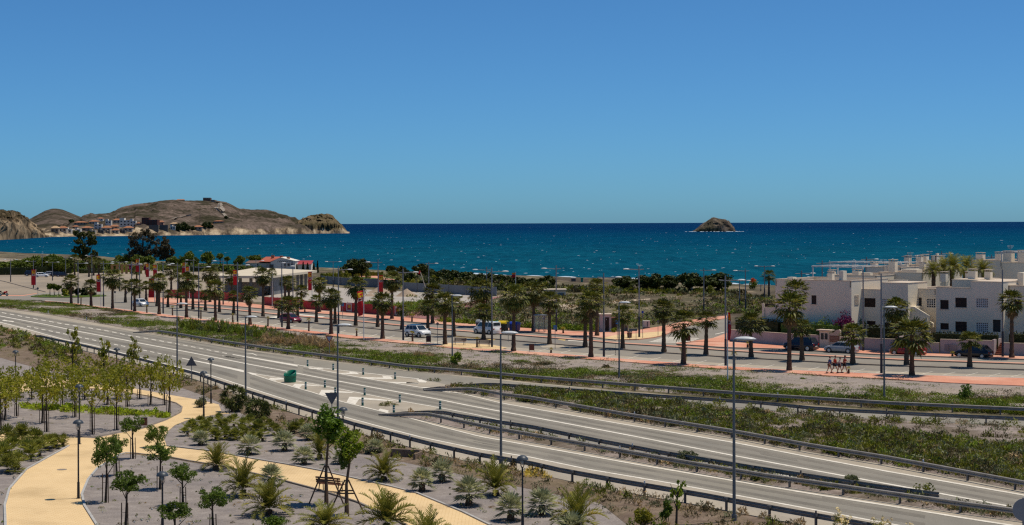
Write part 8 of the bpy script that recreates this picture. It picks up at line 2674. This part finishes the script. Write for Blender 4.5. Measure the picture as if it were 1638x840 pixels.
# near verge along the park guardrail
PKL = [(-90, 560), (0, 572), (70, 592), (160, 604), (260, 612), (330, 634), (400, 668), (480, 702), (560, 724), (640, 740), (760, 766), (860, 788), (960, 812), (1010, 850), (1200, 880), (1600, 960)]
clumps('park_verge_scrub', scatter([(u, v + 1) for u, v in NE], PKL, -60, 1300, 620, 71, lambda r, u, t: (r.uniform(0.25, 0.6), r.uniform(0.3, 0.8), pick(r, (3.4, 2.0, 1.6, 0.5, 1.4))), 0.02, 0.98, lambda u, t, p, r: 1.0 if patch(p, 0.14, 11) > -0.08 else 0.22), SCR, 72, 0.13, 46, 0.85, 0.26, 0.8, z=0.05)
clumps('park_verge_scrub', scatter([(-90, 524), (0, 524.5), (40, 535), (100, 556), (130, 563)], [(-90, 552), (0, 560), (40, 566), (100, 580), (130, 592)], -70, 128, 280, 75, lambda r, u, t: (r.uniform(0.4, 0.9), r.uniform(0.4, 1.0), pick(r, (6, 0.6, 4 if t > 0.5 else 1.0, 3, 0.6)))), SCR, 76, 0.17, 60, 0.85, 0.3, 0.6)
clumps('dry_grass', scatter([(840, 752), (880, 760)], [(840, 768), (880, 772)], 842, 876, 20, 77, lambda r, u, t: (r.uniform(0.25, 0.4), r.uniform(0.4, 0.6), 0)), [leaf('golden_straw', (0.36, 0.25, 0.07), (0.50, 0.36, 0.12), 1, 0.3)], 78, 0.17, 60, 0.9, 0.12, 1.4)
def on_path(u, v, poly=None):
 poly = poly or PATHPX
 inside = False
 for (x0, y0), (x1, y1) in zip(poly, poly[1:] + poly[:1]):
  if (y0 > v) != (y1 > v) and u < (x1 - x0) * (v - y0) / (y1 - y0) + x0:
   inside = not inside
 return inside
rngg = random.Random(91)
weeds, stones = [], MB()
while len(weeds) < 420:
 u, v = rngg.uniform(-30, 930), rngg.uniform(625, 860)
 if v < interp(PKL, u) or (on_path(u, v) and not (on_path(u, v, PLANTER) and rngg.random() < 0.8)):
  continue
 if len(weeds) % 2:
  p = G(u, v, 0.06)
  r = rngg.uniform(0.03, 0.08)
  stones.lathe([(r, -0.03), (r * 0.8, r * 0.5), (0.001, r * 0.7)], 5, p)
 weeds.append((G(u, v), rngg.uniform(0.06, 0.25), rngg.uniform(0.05, 0.22), pick(rngg, (3, 2, 1.5, 2, 1.6))))
clumps('gravel_weeds', weeds, SCR, 80, 0.07, 26, z=0.03)
tag(stones.build('pebbles', PALEKERB), kind='stuff')
# the field beyond the promenade
FT = [(640, 462), (800, 458), (900, 462), (1000, 466), (1100, 468), (1230, 474)]
FB = [(640, 506), (740, 512), (830, 520), (920, 526), (985, 528), (1022, 525), (1059, 519), (1110, 509), (1170, 502), (1230, 502)]
def field_density(u, t, p, rng):
 if u < 800 and p.y > 330:
  return 0.05
 near = 1.0 if t > 0.72 else 0.55
 return near * (1.0 if patch(p, 0.045, 13) > -0.12 else 0.2)
clumps('field_scrub', scatter(FT, FB, 650, 1240, 2300, 81, lambda r, u, t: (r.uniform(0.5, 1.6), r.uniform(0.3, 1.0), pick(r, (3, 2.2, 4.5, 2.5 if t > 0.75 else 0.8, 0.35)))  , 0.02, 0.99, field_density), SCR, 82, 0.24, 22, 0.8, 0.35, 0.5)
clumps('yard_grass', scatter([(575, 486), (640, 484), (700, 485)], [(575, 498), (640, 502), (700, 494)], 575, 700, 220, 83, lambda r, u, t: (r.uniform(0.5, 1.1), r.uniform(0.5, 1.0), pick(r, (3, 0, 1, 6)))), [L_SCRUB, L_SCRUBGREY, L_SCRUBDARK, L_LOWGREEN], 84, 0.28, 26, 0.8, 0.25, 1.0)
clumps('pavement_weeds', scatter([(700, 513), (860, 524), (985, 528.5)], [(700, 516.3), (860, 527), (985, 530)], 700, 985, 260, 85, lambda r, u, t: (r.uniform(0.4, 0.9), r.uniform(0.5, 1.2), pick(r, (3, 0, 0.6, 7)))), [L_SCRUB, L_SCRUBGREY, L_SCRUBDARK, L_LOWGREEN], 86, 0.22, 28, 0.85, 0.3, 0.9)
clumps('junction_grass', scatter([(52, 472.4), (110, 471.8), (168, 472.8)], [(52, 476), (110, 476.5), (168, 475.8)], 58, 162, 60, 87, lambda r, u, t: (r.uniform(0.5, 1.0), r.uniform(0.1, 0.25), 0)), [L_LOWGREEN], 88, 0.16, 24, z=0.16)
clumps('weeds_in_gore', scatter([(600, 645), (640, 647)], [(600, 650), (640, 651)], 609, 634, 12, 89, lambda r, u, t: (r.uniform(0.2, 0.35), r.uniform(0.35, 0.6), pick(r, (3, 0, 1)))), [L_SCRUB, L_SCRUBGREY, L_SCRUBDARK], 90, 0.1, 46)
clumps('weeds_in_gore', scatter([(680, 608.5), (706, 609.5)], [(680, 610), (706, 611.5)], 684, 706, 8, 91, lambda r, u, t: (r.uniform(0.15, 0.3), r.uniform(0.35, 0.6), pick(r, (1, 1, 2)))), [L_SCRUB, L_SCRUBGREY, L_SCRUBDARK], 92, 0.1, 26)

# single bushes that stand out
shrub_thing('verge_bush', 'tall dark green bush on the verge beside a road lamp, left of the benches', 'bush', 729, 588, 22, 34, L_LOWGREEN, 401, 18, 44, 0.13)
shrub_thing('verge_bush', 'leafy upright bush on the gravel bank near the street block end', 'bush', 1544, 645, 36, 34, L_ROUND, 402, 18, 36, 0.12)
shrub_thing('verge_bush', 'olive round bush on the verge below the fourteenth near palm', 'bush', 970, 593, 22, 12, L_SCRUBDARK, 403, 14, 40, 0.1)
shrub_thing('verge_bush', 'low green bush on the verge below the blank gable', 'bush', 1285, 612, 14, 9, L_LOWGREEN, 404, 12, 40, 0.1)
shrub_thing('kiosk_bush', 'bright green bush at the foot of the pink kiosk', 'bush', 983, 531.5, 13, 8, L_LUSH, 405, 12, 36, 0.12, z=0.15)
shrub_thing('median_bush', 'grey-green bush sprawling over the near median, under the main road', 'bush', 1100, 742, 46, 22, L_SCRUBGREY, 406, 22, 44, 0.1)
shrub_thing('median_bush', 'grey-green bush poking over the guardrail right of the tallest lamp', 'bush', 1363, 773, 30, 15, L_SCRUBGREY, 407, 18, 40, 0.08)
shrub_thing('median_bush', 'tall thin-leaved weed standing above the right guardrail', 'bush', 1478, 798, 44, 30, L_SCRUB, 408, 16, 14, 0.09)
shrub_thing('park_bush', 'grey-green round bush behind the path lamps at the guardrail', 'bush', 321, 652, 34, 20, L_SCRUBGREY, 409, 22, 44, 0.08)

# ---- trees by the shore and behind the promenade
PINE = [crown_mesh('crown', 420 + i, 1.0, 1.0, 0.9, 46, 50, 0.15, L_PINE, 0.36, 0.9, flat_bottom=0.2) for i in range(4)]
SHT = [crown_mesh('crown', 430 + i, 1.0, 1.0, 0.9, 36, 40, 0.17, L_SHORE, 0.38, 0.9, flat_bottom=0.15) for i in range(4)]
def crown_tree(name, label, cat, u, vb, vt, vlow, wpx, meshes, group, seed, m=BARKDARK, tr=0.2):
 p = G(u, vb); k = p.y / FPX
 H, hl, Rc = (vb - vt) * k, max(0.2, (vb - vlow) * k), wpx * k / 2
 o = thing(name, label, cat, p, 0, group)
 zc = (H + hl) / 2
 mb = MB().tube([(0, 0, -0.3), (0.1, 0, hl * 0.7), (0.0, 0.1, zc)], [tr * 1.25, tr, tr * 0.6], 8)
 for i in range(4):
  a = i * 1.6 + seed
  mb.tube([(0, 0, hl * 0.75), (Rc * 0.35 * math.cos(a), Rc * 0.35 * math.sin(a), zc)], [tr * 0.6, tr * 0.3], 6)
 mb.build('trunk', m, o)
 link('crown', meshes[seed % len(meshes)], o, (0, 0, zc), seed * 1.1, (Rc / 1.1, Rc / 1.1, (H - hl) / 2 / 1.0))
 return o
PN = [(564, 443, 415.5, 433, 28), (578, 443, 415, 432, 26), (625.5, 441, 424.5, 434, 14), (643.5, 442, 425.5, 435, 16), (675, 446, 422.5, 440, 26), (694, 452, 431, 449, 22), (710, 454, 432, 450, 24), (728, 456, 433, 453, 26), (746, 458, 434, 456, 26), (764, 460, 437, 457, 26), (782, 460, 438, 458, 26), (800, 461, 440, 459, 26), (818, 461, 441, 459, 24), (836, 462, 444, 460, 24), (853, 462, 446, 460, 20), (876, 463, 441.5, 461, 25), (657, 455, 436, 451, 20), (685, 462, 446, 459, 24),
  (998, 468, 441, 461, 36), (1035, 466.5, 440, 462, 38), (1050, 467, 439, 461, 30), (1070, 466.5, 441, 462, 34), (1103, 468, 435.5, 461, 38), (1128, 467, 441, 461, 26), (1149, 468, 437.5, 462, 44)]
for i, (u, vb, vt, vl, w) in enumerate(sorted(PN)):
 crown_tree('pine_tree', f'dark round-topped pine near the beach, {nth(i + 1)} of twenty-five from the left', 'pine', u, vb, vt - 0.5, vb - 2.5 if u < 990 else vl + 1, w * (1.3 if u < 900 else 1.12), PINE, 'dark round pines along the beach', i)
ST = [(16, 437, 419, 433, 26), (33, 438, 417, 434, 24), (50, 437, 414, 433, 24), (65, 437, 411, 433, 24), (80, 437, 410, 433, 26), (95, 438, 412, 434, 24), (110, 437, 411, 433, 22), (2, 437, 420, 433, 24), (182, 436, 416, 431, 18), (150, 436, 416, 432, 18), (8, 434, 418, 430, 26), (24, 436, 415, 430, 26), (42, 436, 412, 430, 26), (57, 434, 409, 428, 22), (72, 436, 410, 430, 26), (88, 436, 407, 430, 28), (100, 436, 410, 431, 22), (166, 434, 414, 428, 18), (176, 432, 417, 428, 16), (128, 434, 416, 430, 18), (-10, 434, 417, 430, 24)]
for i, (u, vb, vt, vl, w) in enumerate(sorted(ST)):
 crown_tree('shore_tree', f'bright green spreading tree behind the dirt lot, {nth(i + 1)} of twenty-one from the left', 'tree', u, vb, vt, vb - 2, w * 1.2, SHT, 'bright green trees behind the dirt lot', i)
ST2 = [(199, 424, 405.5, 420, 28), (222, 425, 407, 421, 22), (238, 426, 409, 422, 20), (277, 428, 410, 424, 20), (292, 428, 408, 424, 14), (303, 430, 401, 421, 17), (313, 428, 411, 424, 12), (332, 426, 402.5, 421, 20), (352, 427, 404, 413, 11), (363, 427, 410, 416, 11), (385, 429, 409, 422, 16), (408, 428, 406.5, 418, 24), (378, 428, 415, 422, 10)]
for i, (u, vb, vt, vl, w) in enumerate(sorted(ST2)):
 crown_tree('shore_tree', f'green shore tree around the big grey tree, {nth(i + 1)} of thirteen from the left', 'tree', u, vb, vt, vl + 2, w * 1.1, SHT, 'green trees along the shore by the big grey tree', i + 1)
clumps('shore_scrub', scatter([(-60, 430), (60, 427), (200, 424), (300, 428), (420, 432)], [(-60, 438), (60, 437), (200, 436), (300, 435.5), (420, 434)], -60, 420, 520, 95, lambda r, u, t: (r.uniform(0.8, 2.0), r.uniform(0.8, 2.6), pick(r, (5, 1, 2, 2))), dens=lambda u, t, p, r: 1.0 if patch(p, 0.03, 17) > -0.08 else 0.15, mix=False), [L_SHORE, L_SCRUBGREY, L_HEDGE, L_LOWGREEN], 96, 0.3, 60, 0.9, 0.4, 0.4)
clumps('pine_undergrowth', scatter([(640, 447), (760, 456), (880, 459), (1000, 463), (1180, 468)], [(640, 456), (760, 464), (880, 467), (1000, 470), (1180, 474)], 640, 1190, 620, 97, lambda r, u, t: (r.uniform(0.8, 2.2), r.uniform(0.6, 2.0) * (1.4 if u < 880 else 0.7), pick(r, (3, 2 if u < 880 else 0.6, 3, 1))), dens=lambda u, t, p, r: 1.0 if u < 880 else (0.55 if patch(p, 0.04, 19) > -0.05 else 0.1), mix=False), [L_SCRUB, L_PINE, L_SCRUBDARK, L_SCRUBGREY], 98, 0.3, 54, 0.9, 0.4, 0.4)
# tall eucalyptus and the big grey-brown tree, built of several masses
def mass_tree(name, label, u, vb, lobes, m, seed, size=0.32, trunk_to=None):
 p = G(u, vb); k = p.y / FPX
 o = thing(name, label, 'tree', p)
 rng = np.random.default_rng(seed)
 mb = MB(); tr = MB()
 tr.tube([(0, 0, -0.3), (0.2, 0, (vb - trunk_to) * k * 0.5), (0.0, 0, (vb - trunk_to) * k)], [0.45, 0.32, 0.15], 8)
 for (uc, vc, wpx, hpx) in lobes:
  c = np.array([(uc - u) * k, rng.uniform(-1.5, 1.5), (vb - vc) * k])
  tr.tube([(0, 0, c[2] * 0.35), (c[0] * 0.6, c[1] * 0.6, c[2] * 0.75), tuple(c)], [0.25, 0.15, 0.05], 6)
  rx, rz = wpx * k / 2, hpx * k / 2
  for q in range(20):
   d = rng.normal(size=3); d /= np.linalg.norm(d)
   cc = c + d * np.array([rx, rx, rz]) * 0.95 * rng.uniform(0.2, 1.15) ** 0.5
   g = rng.normal(size=(42, 3)); g /= np.linalg.norm(g, axis=1, keepdims=True)
   P = cc + g * rng.uniform(0.2, 1, size=(42, 1)) ** 0.5 * 0.30 * rng.uniform(0.6, 1.3) * (rx + rz) / 2
   V, F = leaves_at(rng, P, size, 0.4, -0.3)
   mb.add(V, F)
 tr.build('trunk', BARKDARK, o)
 mb.build('crown', m, o)
mass_tree('eucalyptus', 'tall open eucalyptus with separate leaf masses against the bay', 136, 432, [(121, 373, 10, 9), (129, 376, 16, 11), (146, 380, 16, 20), (152, 387, 8, 10), (128, 386, 14, 9), (137, 398, 18, 18), (124, 401, 13, 14), (150, 407, 12, 13), (133, 409, 16, 10), (141, 388, 8, 12), (154, 416, 10, 10)], L_EUCA, 21, 0.42, 385)
mass_tree('grey_tree', 'big grey-brown bushy tree in front of the bay', 228, 424, [(216, 383, 22, 22), (232, 377, 26, 18), (243, 386, 22, 26), (214, 397, 22, 22), (232, 398, 30, 26), (252, 402, 22, 22), (240, 410, 30, 18), (219, 408, 26, 16)], L_GREYTREE, 22, 0.42, 384)
mass_tree('grey_tree', 'smaller grey-brown tree attached beside the big grey one', 266, 425, [(263, 386, 14, 14), (268, 394, 18, 18), (262, 403, 20, 18), (274, 404, 12, 14), (266, 412, 20, 10)], L_GREYTREE, 23, 0.4, 390)
# the seaside garden: golden conifers, small cypresses
def conifer(u, vb, vt, wpx, m, label, seed, name='golden_conifer', group='golden conifers in the seaside garden'):
 p = G(u, vb); k = p.y / FPX
 H, Rr = (vb - vt) * k, wpx * k / 2
 rng = np.random.default_rng(seed)
 n = 700
 t = rng.uniform(0, 1, n) ** 0.8
 a = rng.uniform(0, 6.283, n)
 r = Rr * (1 - t) ** 0.75 * rng.uniform(0.55, 1.05, n)
 P = np.stack([r * np.cos(a), r * np.sin(a), 0.1 + t * H * 0.97], axis=1)
 V, F = leaves_at(rng, P, 0.22, 0.35, 1.0)
 o = thing(name, label, 'conifer', p, 0, group)
 MB().add(V, F).build('foliage', m, o)
 MB().cyl((0, 0, -0.1), 0.14, 0.06, H * 0.6, 6).build('trunk', BARKDARK, o)
for i, (u, vb, vt, w) in enumerate(((545, 449, 428, 12), (554, 450, 431, 13), (588.5, 448, 430, 12))):
 conifer(u, vb, vt, w, L_GOLD, ['golden conifer left of its close neighbour in the garden', 'golden conifer in the middle, right against its neighbour', 'golden conifer standing alone before the pines'][i], 500 + i)
for i, (u, vb, vt, w) in enumerate(((474, 433, 423, 5), (485, 434, 419, 5), (492, 434, 421, 6), (502, 436, 420.5, 6), (508, 437, 417, 5))):
 conifer(u, vb, vt, w, L_HEDGE, f'small dark cypress beside the seaside house, {nth(i + 1)} of five from the left', 510 + i, 'small_cypress', 'small cypresses beside the seaside house')

# hedges
def hedge(label, pts, h, wd, m, seed, cat='hedge', name='hedge', dens=10, size=0.16, group=None):
 rng = np.random.default_rng(seed)
 o = thing(name, label, cat, pts[0], 0, group)
 mb = MB(); core = MB()
 org = pts[0]
 for a, b in zip(pts, pts[1:]):
  d = (b - a); L = d.length; dn = d.normalized(); n = Vector((-dn.y, dn.x, 0))
  N = int(L * dens * (h + wd))
  s = rng.uniform(0, L, N); q = rng.uniform(-0.5, 0.5, N) * wd; z = rng.uniform(0.02, 1, N) * h
  face_ = rng.random(N)
  q = np.where(face_ < 0.45, -wd / 2 + rng.normal(0, 0.06, N), np.where(face_ < 0.6, wd / 2, q))
  z = np.where(face_ > 0.6, h + rng.normal(0, 0.09, N), z)
  P = np.array([[a.x - org.x + dn.x * s[i] + n.x * q[i], a.y - org.y + dn.y * s[i] + n.y * q[i], a.z - org.z + z[i]] for i in range(N)])
  V, F = leaves_at(rng, P, size, 0.5)
  mb.add(V, F)
  a_, b_ = a - org, b - org
  w2 = n * wd * 0.42
  core.add([a_ - w2, b_ - w2, b_ + w2, a_ + w2] + [p + Vector((0, 0, h * 0.94)) for p in (a_ - w2, b_ - w2, b_ + w2, a_ + w2)], np.array([(0, 1, 5, 4), (2, 3, 7, 6), (4, 5, 6, 7), (1, 2, 6, 5), (3, 0, 4, 7)]))
 mb.build('foliage', m, o)
 core.build('branches', m, o)
def hl(u0, u1, line, db, n=4):
 return [G(u, interp(line, u)) + SB * (db + 0.85) for u in us(u0, u1, n)]
hedge('tall dark hedge above the pink wall beside the side street', hl(1168, 1236, FSR, 1.3), 3.1, 1.3, L_HEDGE, 601, dens=16)
hedge('tall green hedge before the blank gable', hl(1240, 1330, FSR, 1.4), 3.0, 1.2, leaf('green_hedge_leaf', (0.022, 0.045, 0.012), (0.045, 0.075, 0.018), 1, 0.15), 602, dens=16)
hedge('trimmed dark hedge behind the wall left of the red car', hl(1380, 1432, FSR, 0.9), 3.0, 1.1, L_HEDGE, 603, dens=18)
hedge('dark hedge behind the wall between the red and black cars', hl(1484, 1588, FSR, 0.9), 2.5, 1.0, L_HEDGE, 604, dens=16)
hedge('trimmed dark hedge beyond the brick steps', hl(1606, 1740, FSR, 0.9), 2.7, 1.1, L_HEDGE, 605, dens=16)
hedge('long low dark hedge behind the dirt lot', [G(u, v) for u, v in ((-60, 440), (0, 440), (50, 439.5))], 2.4, 1.8, L_HEDGE, 606, dens=5, size=0.3)
hedge('dark hedge right of the parked cars in the lot', [G(u, v) for u, v in ((57, 438.5), (80, 438), (114, 437.5))], 2.5, 1.6, L_HEDGE, 607, dens=5, size=0.3)
hedge('dark hedge along the plaza edge left of the banners', [G(u, v) for u, v in ((128, 437.5), (165, 436.5))], 1.5, 1.6, L_HEDGE, 608, dens=5, size=0.3)
hedge('long dark hedge before the pavilion roof', [G(u, v) for u, v in ((285, 435.5), (340, 434), (392, 432))], 1.7, 1.8, L_HEDGE, 609, dens=5, size=0.3)
hedge('low hedge along the seaside garden', [G(u, v) for u, v in ((515, 444), (560, 442), (612, 441))], 1.2, 1.6, L_SCRUB, 610, dens=5, size=0.28)
shrub_thing('bougainvillea', 'big dark purple bougainvillea between the two first villas', 'bougainvillea', 1351, 555.5, 46, 62, L_BOUG, 611, 30, 60, 0.14)
shrub_thing('garden_bush', 'green bush against the second villa beside the bougainvillea', 'bush', 1379, 553, 18, 46, L_ROUND, 612, 16, 40, 0.13)
shrub_thing('garden_bush', 'yellow-green small tree crown in the garden, left of the gable hedge', 'bush', 1318, 554, 40, 54, L_LOWGREEN, 613, 24, 50, 0.14)
for i, u in enumerate((1481, 1488, 1494, 1501)):
 p = G(u, interp(FSR, u)) + SB * 1.8
 shrub_thing('garden_cypress', f'narrow dark cypress in the garden below the stair, {nth(i + 1)} of four from the left', 'cypress', u, 559, 7, 34 - i, L_HEDGE, 620 + i, 10, 40, 0.11, group='narrow cypresses below the stair')
# roundabout shrubs and planting
for i, (u, vb, w, h, m) in enumerate(((80, 472.5, 12, 20, L_SHORE), (87, 472.5, 13, 21, L_SHORE), (94, 472.5, 10, 17, L_SHORE), (110, 473, 24, 18, L_HEDGE), (104, 473.5, 13, 12, L_GOLD), (135, 472.5, 16, 12, L_HEDGE), (124, 472.5, 14, 14, L_HEDGE), (148, 473, 12, 8, L_HEDGE))):
 lab = ['multi-stemmed small tree on the roundabout, left of its pair', 'multi-stemmed small tree on the roundabout, middle one', 'slimmer small tree on the roundabout beside the dark shrub', 'broad dark shrub in the middle of the roundabout', 'bright yellow bush in front of the dark roundabout shrub', 'low dark shrub on the roundabout behind the second palm', 'dark rounded shrub on the roundabout by a lamp mast', 'small dark shrub at the right end of the roundabout'][i]
 shrub_thing('roundabout_shrub', lab, 'shrub', u, vb, w, h, m, 640 + i, 16, 30, 0.3, zlow=0.45 if i < 3 else 0, z=0.16)
for i, (u, v, w) in enumerate(((103, 473.8, 5), (121, 473, 7), (96, 474, 3))):
 p = G(u, v, 0.16); k = p.y / FPX
 bmr = bmesh.new()
 bmesh.ops.create_icosphere(bmr, subdivisions=2, radius=w * k / 2)
 for q in bmr.verts:
  q.co *= 1 + 0.25 * mnoise.noise(q.co * 1.3 + Vector((i * 5, 0, 0)))
  q.co.z *= 0.55
 me = bpy.data.meshes.new('boulder'); bmr.to_mesh(me); bmr.free()
 me.materials.append(SAND)
 tag(link('boulder', me, None, p + Vector((0, -2, 0.1))), ['pale boulder on the roundabout before the yellow bush', 'flat pale boulder on the roundabout beside the tall mast', 'small pale stone at the left of the roundabout'][i], 'boulder')
# purple bougainvillea arches on the plaza behind the banners
for i, (u, vb, w, h) in enumerate(((180, 436, 6, 10), (210, 438, 10, 17), (233, 440, 8, 16), (196, 436, 8, 7))):
 shrub_thing('purple_climber', f'purple climber on a post of the plaza pergola, {nth(i + 1)} of four', 'climber', u, vb, w, h, L_BOUG, 660 + i, 10, 30, 0.3, group='purple climbers on the plaza pergola', zlow=0.35)
 tag(COL.objects[-1], None)
p = G(205, 438); k = p.y / FPX
o = thing('pergola', 'long orange-brown post pergola on the plaza behind the banners', 'pergola', p)
for x in (-26, -18, -10, -3, 4, 12, 20, 28):
 MB().box((x * k - 0.35, 0, 0), (x * k + 0.35, 0.6, 13 * k)).build('post', flat('pergola_post', (0.40, 0.21, 0.08), 0.8) if 'pergola_post' not in MATS else MATS['pergola_post'], o)
MB().box((-28 * k, 0, 13 * k + 0.01), (30 * k, 0.6, 14.6 * k)).build('beam', MATS['pergola_post'], o)
# dark trees on the hillside across the bay
for i, (u, v, w, h) in enumerate(((285, 370, 12, 11), (294, 371, 14, 12), (300, 371.5, 9, 8), (326, 370, 12, 10), (333, 372, 10, 9), (337, 367, 8, 6), (114, 357, 9, 6), (303, 366, 7, 5), (289, 364, 8, 5), (361, 350, 7, 5), (308, 372, 8, 7))):
 p = MAIN.at(u, v); k = p.y / FPX
 o = thing('hillside_pine', f'dark pine clump among the houses across the bay, {nth(i + 1)}', 'tree', p - Vector((0, 0, 1)), i, 'dark pines across the bay')
 o['label'] = ['dark pine beside the pale wall across the bay', 'broadest dark pine left of the shoreside ochre house', 'small dark pine touching the shoreside ochre house', 'dark pine behind the shoreside ochre house', 'dark pine on the shore right of the ochre house', 'small dark pine beside the grey stone house', 'lone dark pine above the left end of the village', 'tiny dark pine uphill of the broad pines', 'tiny dark pine uphill of the pale wall pine', 'dark pine at the lower end of the pale hill track', 'low dark pine in front of the ochre shore house'][i]
 link('crown', PINE[i % 4], o, (0, 0, h * k * 0.55), i, (w * k / 2.2, w * k / 2.2, h * k / 1.7))
 MB().cyl((0, 0, -1), 0.8, 0.5, h * k * 0.5, 6).build('trunk', BARKDARK, o)
# red-leaved bush and shrubs by the beach end
for i, (u, vb, w, h, m, lab) in enumerate(((1205, 463, 22, 16, L_SHORE, 'olive bush by the beach left of the villas'), (1205, 452, 14, 8, leaf('red_bloom', (0.20, 0.03, 0.02), (0.35, 0.06, 0.04), 1, 0.2), 'red-flowering bush top by the beach left of the villas'), (1135, 470, 18, 14, L_SCRUB, 'agave-like green bush between two dark pines'))):
 shrub_thing('beach_bush', lab, 'bush', u, vb, w, h, m, 680 + i, 14, 26, 0.25)
# beach containers
for i, (u, vb, w, h, m, lab) in enumerate(((931, 451.5, 3.4, 7, IGLOO, 'green beach container above the palms'), (917.5, 450.5, 7, 6, STONE, 'grey beach hut by the waterline'))):
 p = G(u, vb); k = p.y / FPX
 o = thing('beach_container', lab, 'container', p)
 MB().box((-w * k / 2, 0, 0), (w * k / 2, 1.5, h * k * 0.85)).build('body', m, o)
 MB().box((-w * k / 2 - 0.1, -0.1, h * k * 0.853), (w * k / 2 + 0.1, 1.6, h * k)).build('lid', m if i == 0 else VWHITE, o)
